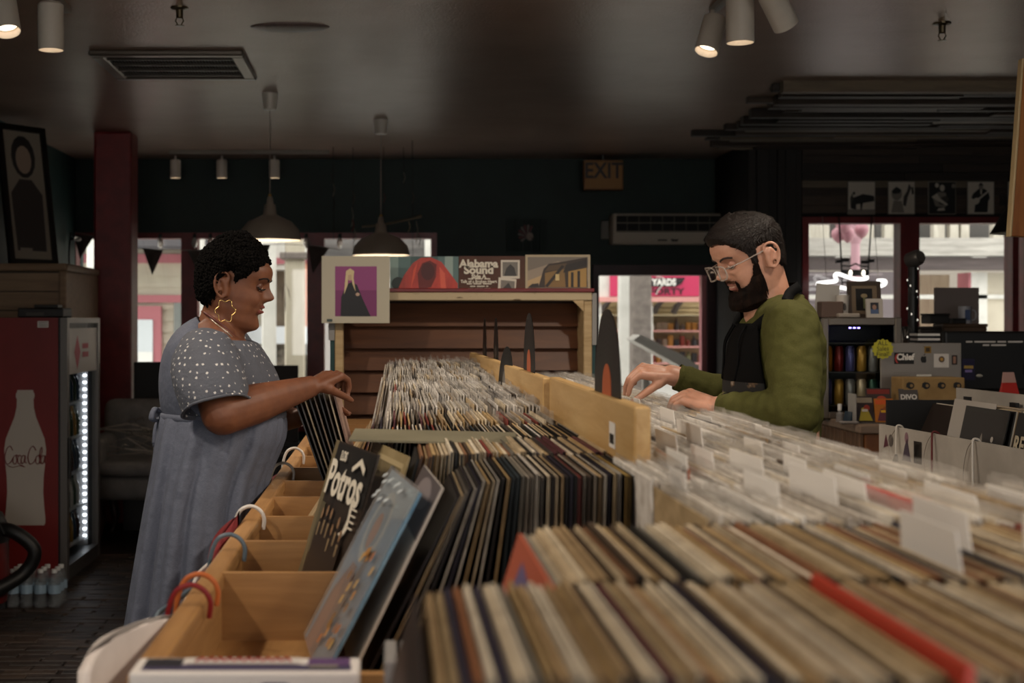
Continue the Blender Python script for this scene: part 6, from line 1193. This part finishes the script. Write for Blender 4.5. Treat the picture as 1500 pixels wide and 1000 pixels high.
for nm, pts in (('near', [P(308, 512, 3.61), P(303, 513, 3.555), P(300, 526, 3.50), P(304, 552, 3.455), P(313, 578, 3.425), P(317, 596, 3.415)]), ('far', [P(318, 490, 3.70), P(322, 500, 3.77), P(332, 525, 3.83), P(346, 560, 3.86), P(354, 585, 3.88)])):
    rs = [.045, .074, .088, .093, .090, .086] if nm == 'near' else [.06, .08, .088, .086, .082]
    o = part(sleeve_tube(pts, rs, seed=1 if nm == 'near' else 3), 'dress_sleeve', EMB, wm); so = o.modifiers.new('cloth', 'SOLIDIFY'); so.thickness = .004; sb_ = o.modifiers.new('soft', 'SUBSURF'); sb_.levels = sb_.render_levels = 1
    t = (pts[-1]-pts[-2]).normalized(); u_ = Vector((0, 1, 0)); u_ = (u_-t*u_.dot(t)).normalized(); v2 = t.cross(u_); part(MB().tube([pts[-1]+(u_*cos(a)+v2*sin(a))*(rs[-1]*(1+.03*sin(5*a+len(pts)*1.7-1.7)+.0)+.002) for a in [2*pi*q/40 for q in range(40)]], .004, 6, closed=True), 'sleeve_hem', EMB, wm)
sks = [(604, 240, 414, .182), (616, 236, 418, .196), (640, 232, 416, .212), (672, 227, 402, .222), (705, 222, 389, .232), (760, 212, 386, .245), (840, 199, 386, .262), (915, 187, 386, .275), (1000, 177, 386, .288), (1100, 169, 386, .298), (1185, 164, 386, .305)]
mb = MB(); rings = []; ns = 240
for i, (py, xb, xf, hb2) in enumerate(sks):
    p0, p1 = P(xb, py, DW), P(xf, py, DW); u_ = i/(len(sks)-1); am = .010+.085*u_**.7
    rings.append(ringe((p0.x+p1.x)/2, DW, p0.z, (p1.x-p0.x)/2, hb2, ns, .95, lambda t, u_=u_, am=am: am*(.55*sin(13*t+.6*sin(2*t)+u_*1.2)+.45*sin(21*t+1.3+.8*sin(3*t))+.35*sin(7*t+u_))-am*.3+(.010*abs(sin(36*t)) if u_ < .25 else 0)))
    for v_ in rings[-1]:
        if py > 680: v_.x = min(v_.x, -.334)
mb.loft(rings, cap=False); sk_ = part(mb, 'dress_skirt', CHAM, wm)
tx2 = bpy.data.textures.new('skirt creases', 'CLOUDS'); tx2.noise_scale = .06; tx2.noise_depth = 2
dp = sk_.modifiers.new('creases', 'DISPLACE'); dp.texture = tx2; dp.texture_coords = 'LOCAL'; dp.strength = .014; dp.mid_level = .6
so = sk_.modifiers.new('cloth', 'SOLIDIFY'); so.thickness = .003; sb_ = sk_.modifiers.new('soft', 'SUBSURF'); sb_.levels = sb_.render_levels = 1
ws = ringe(P(327, 0, DW).x, DW, P(0, 607, DW).z, 87.5*DW/FPX+.004, .187, 72, .95); part(MB().tube(ws, .006, 8, closed=True, flat=1.6), 'waist_tie', CHAM, wm)
bw = P(237, 608, DW-.04)
for pts in ([(0, 0, 0), (-.012, -.03, .02), (-.018, -.05, -.005), (-.006, -.02, -.012), (0, 0, 0)], [(0, 0, 0), (-.012, .03, .015), (-.016, .05, -.01), (-.004, .02, -.012), (0, 0, 0)], [(0, 0, 0), (-.014, -.01, -.03), (-.018, -.015, -.075)], [(0, 0, 0), (-.010, .012, -.035), (-.02, .016, -.085)]): part(MB().tube(bez([bw+Vector(p) for p in pts], 5), .009, 8, flat=.5), 'tie_bow', CHAM, wm)
for s_ in (-.09, .09): an = Vector((P(318, 0, DW).x-.01, DW+s_, .0)); part(MB().ell(an+Vector((.045, 0, .035)), (.125, .046, .034), 20, 12), 'shoe', M('#2a2320', .5), wm)

# ------------------------------------------------------------------ the man
DM = 3.5
mn = thing('person', 'bearded man in glasses, olive shirt and dark apron reaching into the records at right', 'person', (P(1135, 0, DM).x, DM, 0))
SKM = noisy('light skin', '#b0806a', '#bd8d76', 30, rough=.45, bump=.03, dist=.001); b_ = SKM.node_tree.nodes['Principled BSDF']; b_.inputs['Subsurface Weight'].default_value = .15; b_.inputs['Subsurface Radius'].default_value = (.012, .005, .003)
HM = Head(nose=1.2, lips=.8, wide=1.02, cheek=.7, jaw=.10, smile=1, crown=.88, back=.80); MM = head_matrix(P(1109, 376, DM), radians(25), -1, 1.01, yaw=.16)
mb = MB(); HM.mesh(mb, MM)
for y in (-.077, .077): ear(mb, MM, y)
nb_ = P(1133, 460, DM); sk = MM @ Vector((-.012, 0, .075))
mb.cap(nb_, sk, .056, .055, 20); mb.cap(MM @ Vector((.005, 0, .05)), nb_+Vector((-.02, 0, 0)), .05, .055, 20)
tor = [(P(1140, 470, DM), .07), (P(1140, 520, DM), .11), (P(1136, 600, DM), .10), (P(1134, 690, DM), .11)]
for (a, ra), (b, rb) in zip(tor, tor[1:]):
    for s_ in (-.07, 0, .07): mb.cap(a+Vector((0, s_, 0)), b+Vector((0, s_, 0)), ra*.85, rb*.85, 20)
for s_ in (-.09, .09):
    hip = P(1134, 700, DM)+Vector((0, s_, 0)); kn = Vector((hip.x, hip.y, .50)); an = Vector((hip.x+.02, hip.y, .09)); mb.cap(hip, kn, .085, .06, 18); mb.cap(kn, an, .06, .04, 18); mb.cap(an+Vector((.03, 0, -.045)), an+Vector((-.14, 0, -.06)), .04, .03, 14)
sN, eN, wN = P(1160, 480, 3.32), P(1166, 604, 3.22), P(1052, 596, 3.40)
sF, eF, wF = P(1128, 482, 3.68), P(1098, 590, 3.80), P(984, 549, 3.80)
mb.cap(nb_+Vector((0, 0, -.04)), sN, .05, .05, 18); mb.cap(sN, eN, .05, .042, 18); mb.cap(eN, wN, .042, .028, 18)
mb.cap(nb_+Vector((0, 0, -.04)), sF, .05, .05, 18); mb.cap(sF, eF, .05, .042, 18); mb.cap(eF, wF, .042, .029, 18)
tF = hand(mb, wF, P(940, 541, 3.80)-wF, (-.05, -.35, .93), [(.95, .45, .25), (.95, .5, .3), (1.0, .5, .3), (1.05, .5, .3)], 1, thumb=(.75, .3, .75), size=1.06, spread=.03, thumb_curl=.12)
tN = hand(mb, wN, P(1008, 580, 3.44)-wN, (.0, -.3, .95), [(.7, .6, .4), (.75, .6, .4), (.8, .6, .4), (.85, .6, .4)], -1, thumb=(.8, .3, .6), size=1.06, spread=.03)
finish_skin(mb, 'body', SKM, mn)
for tp, d, nn in tF+tN:
    R = Matrix((d, d.cross(nn), nn)).transposed(); part(MB().ell(tp+nn*.0058-d*.001, (.0058, .0048, .0018), 10, 6, rot=R), 'fingernail', M('#c79c88', .3), mn)
# hair
hm = [(0, .184), (.35, .186), (.7, .178), (.95, .160), (1.12, .140), (1.22, .10), (1.36, .095), (1.44, .138), (1.72, .142), (1.86, .09), (2.2, .066), (2.6, .055), (pi, .052)]
mM = lambda th, z: z > interp(hm, abs(th))
offM = lambda th, z: .0015+(.005+.013*max(0, min(1, (z-.135)/.05))*.6)*min(1, max(0, (z-interp(hm, abs(th)))/.014))+.007*exp(-(th/.9)**2)*max(0, min(1, (z-.175)/.015))
k = N('dark brown hair', .5); nz = k.noise(k.coords((40, 160, 40)), 5, 3); k.color(k.ramp(nz, 'Fac', [(.35, '#0d0806'), (.7, '#1c110b')])); k.b.inputs['Specular IOR Level'].default_value = .2; k.bump(nz, 'Fac', .6, .004); HAIRM = k.m
part(HM.patch(MM, mM, offM), 'hair', HAIRM, mn)
def strands(H, mtx, mask, off, n, flow, L, wid, seed, zr):
    rq = random.Random(seed); m_ = MB(); c = 0
    while c < n:
        th = rq.uniform(-pi, pi); z = rq.uniform(*zr)
        if not mask(th, z): continue
        dt, dz = flow(th, z); l = L*rq.uniform(.6, 1.2); pts = []
        for q in range(4):
            u_ = q/3; t2 = th+(dt+rq.uniform(-.2, .2)*.2)*l*u_/.08; z2 = min(max(z+dz*l*u_, -.02), .2295); pts.append(mtx @ H.at(t2, z2, off(th, z)*.9+.001+.005*u_*rq.uniform(0, 1)))
        sd = (pts[1]-pts[0]).cross(mtx.to_3x3() @ (H.at(th, z, .02)-H.at(th, z, 0))); sd = sd.normalized()*wid if sd.length > 1e-9 else Vector((wid, 0, 0))
        vs = []
        for q, p in enumerate(pts): w2 = (1, 1, .7, .1)[q]; vs += [p-sd*w2, p+sd*w2]
        m_.add(vs, [(0, 1, 3, 2), (2, 3, 5, 4), (4, 5, 7, 6)]); c += 1
    return m_
o = part(strands(HM, MM, lambda t, z: z > interp(hm, abs(t))+.012, offM, 4200, lambda t, z: ((-.8 if t > 0 else .8) if abs(t) < 2.2 and z > .16 else 0, -.15 if z > .17 else -.8), .014, .0009, 4, (.05, .229)), 'hair_strands', HAIRM, mn); o['kind'] = 'stuff'
# beard and moustache
def bmask(th, z):
    a = abs(th)
    if a > 1.36: return False
    top = interp([(0, .050), (.3, .050), (.42, .058), (.62, .056), (.85, .060), (1.1, .078), (1.2, .10), (1.36, .104)], a)
    low = interp([(0, -.012), (.9, -.010), (1.15, .004), (1.36, .03)], a)
    mo_ = a < .42 and .0765 < z < .0825-.006*a
    side = .38 < a < .5 and .045 < z < .079
    return low < z < top or side
def boff(th, z):
    a = abs(th); e = min(1, max(0, (interp([(0, .052), (.42, .060), (.85, .064), (1.1, .080), (1.36, .108)], a)-z)/.02)); e2 = min(1, max(0, (1.38-a)/.22))
    return .0015+(.015+.012*max(0, 1-z/.03))*e*e2 if z < .072 else .003
BEARD = noisy('dark beard', '#0d0806', '#1d110b', 60, (1, 1, .4), rough=.8, bump=.7, dist=.006, spec=.1)
part(HM.patch(MM, bmask, boff), 'beard', BEARD, mn)
o = part(strands(HM, MM, bmask, boff, 3200, lambda t, z: (0, -.9), .020, .0007, 9, (-.012, .104)), 'beard_strands', BEARD, mn); o['kind'] = 'stuff'
LIPM = M('#9c6458', .4)
part(HM.patch(MM, lambda t, z: abs(t) < .46 and .0755 < z+.012*abs(t) < .0835, lambda t, z: .0022), 'moustache', noisy('brown moustache', '#3a2418', '#54382a', 60, rough=.8, bump=.6, spec=.1), mn)
part(HM.patch(MM, lambda t, z: abs(t) < .30 and .0655 < z < .0735, lambda t, z: .0012), 'upper_lip', LIPM, mn); part(HM.patch(MM, lambda t, z: abs(t) < .30 and .0525 < z < .0625, lambda t, z: .0012), 'lower_lip', LIPM, mn); part(HM.patch(MM, lambda t, z: abs(t) < .22 and .0622 < z < .0660, lambda t, z: .0016), 'teeth', M('#d8cfc4', .3), mn)
for sg_ in (-1, 1):
    part(MB().ell(MM @ Vector((.0655, sg_*.031, .1205)), (.0125, .0125, .0125), 14, 10), 'eye', M('#d5ccc4', .2), mn); part(MB().ell(MM @ Vector((.0648, sg_*.031, .1210)), (.0134, .015, .0122), 14, 10), 'eyelid', M('#a87562', .45), mn)
    part(HM.strip(MM, [(.24, .1165), (.34, .1135), (.44, .1130), (.54, .1150)], .0016, .0075, sg_), 'eyelash', M('#1c120d', .6), mn); part(HM.strip(MM, [(.14, .137), (.28, .1415), (.44, .1445), (.58, .143), (.70, .138)], .0026, .0005, sg_), 'eyebrow', M('#2a1a12', .8), mn)
    part(MB().ell(MM @ Vector((.084, sg_*.0095, .0862)), (.0032, .003, .002), 8, 6), 'nostril', M('#5a2f24', .8), mn)
# clear glasses
CLR = M('#a89a90', .12, spec=.8, alpha=.55, name='clear acetate')
gl_ = part(MB().tube([MM @ Vector((.111, -.008, .118)), MM @ Vector((.113, 0, .121)), MM @ Vector((.111, .008, .118))], .0022, 8), 'glasses', CLR, mn)
for sg_ in (-1, 1):
    lp = [MM @ Vector((.108-.008*abs(cos(a)), sg_*(.033+.025*math.copysign(abs(cos(a))**.6, cos(a))), .112+.0185*math.copysign(abs(sin(a))**.6, sin(a)))) for a in [2*pi*q/32 for q in range(32)]]
    part(MB().tube(lp, .0024, 8, closed=True), 'lens_rim', CLR, mn, gl_); part(MB().poly(lp), 'lens', GLASS, mn, gl_, smooth=False)
    part(MB().tube([MM @ Vector((.100, sg_*.060, .120)), MM @ Vector((.06, sg_*.079, .121)), MM @ Vector((.0, sg_*.084, .124)), MM @ Vector((-.02, sg_*.086, .115))], .0020, 8), 'temple_arm', CLR, mn, gl_)
# shirt
k = N('olive jersey', .85); mp = k.coords((1, 1, 1)); nz = k.noise(mp, 7, 5); k.color(k.ramp(k.noise(k.coords((60, 60, 60)), 9, 2), 'Fac', [(.3, '#3d3d1c'), (.7, '#4c4b25')])); k.b.inputs['Specular IOR Level'].default_value = .15; k.bump(nz, 'Fac', .35, .02); OLIVE = k.m
TR = [(420, 1116, 1158, .070), (432, 1112, 1168, .095), (444, 1106, 1177, .130), (458, 1099, 1186, .168), (476, 1090, 1193, .195), (510, 1078, 1199, .200), (550, 1071, 1201, .188), (600, 1069, 1197, .172), (650, 1073, 1191, .168), (705, 1076, 1190, .172)]
def trunk(py, t, off=0, e=.92):
    xf = interp([(a, b) for a, b, c, d in TR], py); xb = interp([(a, c) for a, b, c, d in TR], py); hb2 = interp([(a, d) for a, b, c, d in TR], py)
    p0, p1 = P(xf, py, DM), P(xb, py, DM); a = (p1.x-p0.x)/2+off; cx = (p0.x+p1.x)/2; c_, s_ = cos(t), sin(t)
    return Vector((cx+a*math.copysign(abs(c_)**e, c_), DM+(hb2+off)*math.copysign(abs(s_)**e, s_), p0.z))
mb = MB(); rings = []
for q in range(30):
    py = 420+(705-420)*q/29; rg_ = [trunk(py, 2*pi*k/64) for k in range(64)]
    if q < 5:
        for v_ in rg_: v_.z -= (.062-.014*q)*max(0, min(1.1, (P(1165, 0, DM).x-v_.x)/.10))
    rings.append(rg_)
mb.loft(rings, cap=True)
def wrinkle(p0, p1, r0, r1, n, amp, seed, f=3.0):
    """sleeve run with soft ring folds"""
    pts = []; rs = []
    for q in range(n+1): u_ = q/n; pts.append(Vector(p0).lerp(Vector(p1), u_)); rs.append(r0+(r1-r0)*u_+amp*sin(q*f+seed)*(.3+.7*abs(2*u_-1)))
    mb.tube(pts, rs, 28)
mb.cap(P(1138, 466, DM), sN, .066, .064, 24); mb.cap(P(1134, 468, DM), sF, .066, .062, 24)
mb.cap(sN, sN.lerp(eN, .5), .066, .063, 24); wrinkle(sN.lerp(eN, .4), eN, .063, .057, 14, .0022, 0); mb.cap(eN, eN+Vector((.001, 0, .002)), .057, .057, 24); wrinkle(eN, eN.lerp(wN, .92), .057, .038, 22, .0030, 1, 1.7)
mb.cap(sF, eF, .063, .055, 24); mb.cap(eF, eF+Vector((.001, 0, 0)), .054, .054, 24); wrinkle(eF, eF.lerp(wF, .93), .053, .037, 18, .0018, 2, 2.0)
sh_ = finish_skin(mb, 'shirt', OLIVE, mn, .005, 4)
tx = bpy.data.textures.new('cloth creases', 'CLOUDS'); tx.noise_scale = .045; tx.noise_depth = 1
dp = sh_.modifiers.new('creases', 'DISPLACE'); dp.texture = tx; dp.texture_coords = 'LOCAL'; dp.strength = .012; dp.mid_level = .5
c0 = wF.lerp(eF, .07); part(MB().tube([c0, wF.lerp(eF, .10)], .0375, 24, cap=False), 'cuff', OLIVE, mn); part(MB().tube([wN.lerp(eN, .08), wN.lerp(eN, .11)], .0385, 24, cap=False), 'cuff', OLIVE, mn)
part(MB().tube([P(1136, 452, DM)+Vector((.01, 0, .0))+Vector((.060*cos(a)-.005, .066*sin(a), .012+.030*cos(a)-.012)) for a in [2*pi*q/40 for q in range(40)]], .007, 8, closed=True), 'collar', OLIVE, mn)
# apron: bib wrapped round the chest, straps over the shoulders
k = N('paint-spattered black apron', .75); vo = k.n('ShaderNodeTexVoronoi'); vo.inputs['Scale'].default_value = 26; mp = k.coords((1, 1, 1)); k.l(mp, 0, vo, 'Vector'); nz = k.noise(mp, 18, 4)
sx3 = k.n('ShaderNodeSeparateXYZ'); tcn = k.n('ShaderNodeTexCoord'); k.l(tcn, 'Object', sx3, 0)
rA = k.ramp(nz, 'Fac', [(.56, '#060607'), (.62, '#5c4630'), (.66, '#8a8074'), (.70, '#6b3d1c')]); k.color(rA); APR = k.m
ABLK = M('#060607', .8, spec=.1)
mb = MB(); cols = 22
for q in range(26):
    py = 474+(705-474)*q/25; half = interp([(474, .55), (500, .72), (560, .98), (620, 1.35), (705, 1.6)], py)
    for c in range(cols+1): mb.v.append(tuple(trunk(py, pi+half*(2*c/cols-1), .007)))
for q in range(25):
    for c in range(cols): mb.f.append((q*(cols+1)+c, q*(cols+1)+c+1, (q+1)*(cols+1)+c+1, (q+1)*(cols+1)+c)); mb.mi.append(1 if 474+(705-474)*q/25 > 548 else 0)
ap_ = part(mb, 'apron', [ABLK, APR], mn); so = ap_.modifiers.new('cloth', 'SOLIDIFY'); so.thickness = .004
for sg_ in (-1, 1):
    st = [trunk(480, pi+sg_*.5, .010), trunk(466, pi+sg_*.75, .011), trunk(455, pi+sg_*1.05, .012)+Vector((0, 0, .004)), Vector((P(1124, 449, DM).x, DM+sg_*.125, P(0, 446, DM).z)), Vector((P(1140, 432, DM).x, DM+sg_*.105, P(0, 430, DM).z)), Vector((P(1158, 421, DM).x, DM+sg_*.07, P(0, 421, DM).z)), Vector((P(1168, 420, DM).x, DM, P(0, 420, DM).z))]
    pts = bez(st, 6); m_ = MB(); vs = []
    for i, p in enumerate(pts):
        t = (pts[min(i+1, len(pts)-1)]-pts[max(i-1, 0)]).normalized(); n_ = (p-Vector((P(1135, 0, DM).x, DM, p.z-.03))).normalized(); sd = t.cross(n_).normalized()*.013; vs += [p-sd, p+sd, p+sd+n_*.003, p-sd+n_*.003]
    m_.add(vs, [(4*i+a, 4*i+(a+1) % 4, 4*i+4+(a+1) % 4, 4*i+4+a) for i in range(len(pts)-1) for a in range(4)]); part(m_, 'apron_strap', ABLK, mn)
for sg_ in (-.4, -.2, .25): part(MB().tube(bez([trunk(476, pi+sg_, .014), trunk(500, pi+sg_*1.1, .02), trunk(530, pi+sg_*1.3, .014), trunk(556, pi+sg_*1.2, .012)], 5), .003, 6), 'apron_tie', ABLK, mn)
# trousers and shoes
mb = MB()
for s_ in (-.09, .09):
    hip = P(1134, 690, DM)+Vector((0, s_, 0)); mb.tube([hip+Vector((0, 0, .05)), hip, Vector((hip.x, hip.y, .5)), Vector((hip.x+.02, hip.y, .06))], [.100, .105, .078, .07], 28)
mb.ell(P(1134, 690, DM), (.11, .16, .1), 28, 14); finish_skin(mb, 'trousers', noisy('dark denim', '#1a1c22', '#272a33', 40, rough=.85), mn, .008, 3)
for s_ in (-.09, .09): part(MB().ell(Vector((P(1134, 0, DM).x-.035, DM+s_, .04)), (.14, .05, .04), 20, 12), 'shoe', M('#171514', .5), mn)
# ================================================================== ceiling lamps
CREML = M('#cfc6b8', .4); LWARM = (1.0, .86, .70)
def spot_head(x, y, aim, label, watts, z=CEIL-.045, L=.17, r=.052, energy_blend=.6, size=100, group='track spots', lit=True):
    h_ = thing('track_spot', label, 'lamp', (x, y, z), group=group)
    d = (Vector(aim)-Vector((x, y, z))).normalized(); c = Vector((0, 0, -.085))
    MB().tube([(0, 0, 0), (0, 0, -.035), c], .009, 8).build('stem', CREML, h_)
    R = d.to_track_quat('Z', 'Y').to_matrix()
    MB().lathe([(.001, -L*.35), (r*.8, -L*.35), (r, -L*.3), (r, L*.65), (r*.94, L*.65), (r*.9, L*.45), (.001, L*.45)], 28, at=c, mat=R).build('can', CREML, h_, smooth=True, auto=35)
    MB().lathe([(.001, L*.46), (r*.8, L*.46), (.001, L*.465)], 24, at=c, mat=R).build('lens', M('#ffe9cf', .4, emit=3 if lit else .3, name='lit lens'), h_)
    if watts:
        ld = bpy.data.lights.new('spot', 'SPOT'); ld.energy = watts; ld.color = LWARM; ld.spot_size = radians(size); ld.spot_blend = energy_blend; ld.shadow_soft_size = .05
        lo = bpy.data.objects.new('spot_lamp', ld); C.objects.link(lo); lo.parent = h_; lo.location = c+d*L*.72; lo.rotation_euler = d.to_track_quat('-Z', 'Y').to_euler()
    return h_
def track(x0, y0, x1, y1, label):
    t = tag(MB().bbox(-.018, .018, -.5, .5, -.03, 0, .003, 1).build('lamp_track', M('#8d8478', .5)), label, 'lamp track')
    v = Vector((x1-x0, y1-y0, 0)); t.location = ((x0+x1)/2, (y0+y1)/2, CEIL); t.rotation_euler.z = math.atan2(v.y, v.x)-pi/2; t.scale = (1, v.length, 1); return t
track(-1.44, .4, -1.44, 6.1, 'pale lamp track on the ceiling over the left aisle'); track(1.44, .4, 1.44, 6.1, 'pale lamp track on the ceiling over the right aisle')
for y, w_ in ((1.0, 1), (2.2, 1), (3.4, 1), (4.6, 1)):
    spot_head(-1.44, y, (.15, y+.6, 1.0), 'white track spot out over the left aisle', SPOT_W*w_); spot_head(1.44, y, (.4, y+.6, 1.0), 'white track spot out over the right aisle', SPOT_W*w_)
L_ = P(70, 30, 5.7); spot_head(L_.x, 5.75, (L_.x+.02, 5.77, 0), 'white track spot pointing straight down at the top left', 0, L=.2, r=.054)
spot_head(L_.x-.14, 5.55, (L_.x+.25, 5.0, 1.2), 'white track spot tilted right beside the left upright one', SPOT_W*.8, r=.054)
R_ = P(1075, 20, 5.7); spot_head(R_.x, 5.6, (R_.x+.02, 5.6, 0), 'cream track spot pointing straight down at the top right', 0, L=.2, r=.057)
spot_head(R_.x-.03, 5.95, (R_.x-.35, 5.7, 1.9), 'white track spot tilted left behind the upright one at right', SPOT_W*.5, r=.052)
spot_head(R_.x+.10, 5.45, (R_.x+.7, 5.9, 2.0), 'glowing white track spot turned right at the top edge', SPOT_W*.5, r=.052)
# far row of small spots
track(Xb(248, 11.2), 11.2, Xb(482, 11.2), 11.2, 'pale lamp track with three small spots before the far windows')
for i, px in enumerate((257, 325, 402)):
    spot_head(Xb(px, 11.2), 11.2, (Xb(px, 11.2)+.02*(i == 2), 11.19, 0), ['small white track spot nearest the red column', 'small white track spot in the middle of the far track', 'small white track spot behind the pendant cord'][i], 0, L=.15, r=.043)
# pendants
def pendant(px, pyc, pyr, d, rim, label):
    p = P(px, 0, d); zr = P(0, pyr, d).z; t = thing('pendant_lamp', label, 'lamp', (p.x, d, zr), group='pendant lamps')
    H = CEIL-zr; sh = noisy('taupe lamp enamel', '#8d8072', '#998b7c', 5, rough=.45, bump=0)
    MB().lathe([(.001, H), (.05, H), (.038, H-.10), (.012, H-.105), (.001, H-.105)], 24).build('canopy', CREML, t, smooth=True, auto=40)
    MB().tube([(0, 0, H-.1), (0, 0, .26)], .0035, 8).build('cord', M('#8d8175', .6), t)
    R = rim
    pr = [(.012, .27), (.018, .26), (.022, .225), (.034, .22), (.042, .16), (R*.35, .145), (R*.7, .115), (R*.93, .065), (R, .01), (R, 0)]
    MB().lathe(pr, 48).build('lamp_shade', sh, t, smooth=True)
    MB().lathe([(R*.99, .001), (R*.985, .012), (R*.9, .06), (R*.66, .105), (R*.3, .135), (.001, .14)], 48).build('shade_lining', M('#e9e0cf', .5), t, smooth=True)
    MB().tube([(0, 0, .225), (0, 0, .285)], [.014, .009], 10).build('lamp_holder', M('#b08a4a', .3, 1), t)
    MB().ell((0, 0, .075), (.03, .03, .04), 16, 10).build('bulb', M('#fff0d8', .4, emit=6, name='lit bulb'), t, smooth=True)
    ld = bpy.data.lights.new('pendant', 'POINT'); ld.energy = PEND_W; ld.color = LWARM; ld.shadow_soft_size = .03
    lo = bpy.data.objects.new('pendant_glow', ld); C.objects.link(lo); lo.parent = t; lo.location = (0, 0, .02)
pendant(395.5, 137, 352, 8.4, .19, 'taupe dome pendant lamp hanging above the woman')
pendant(558, 176, 374, 9.5, .20, 'taupe dome pendant lamp hanging behind the shelf unit')
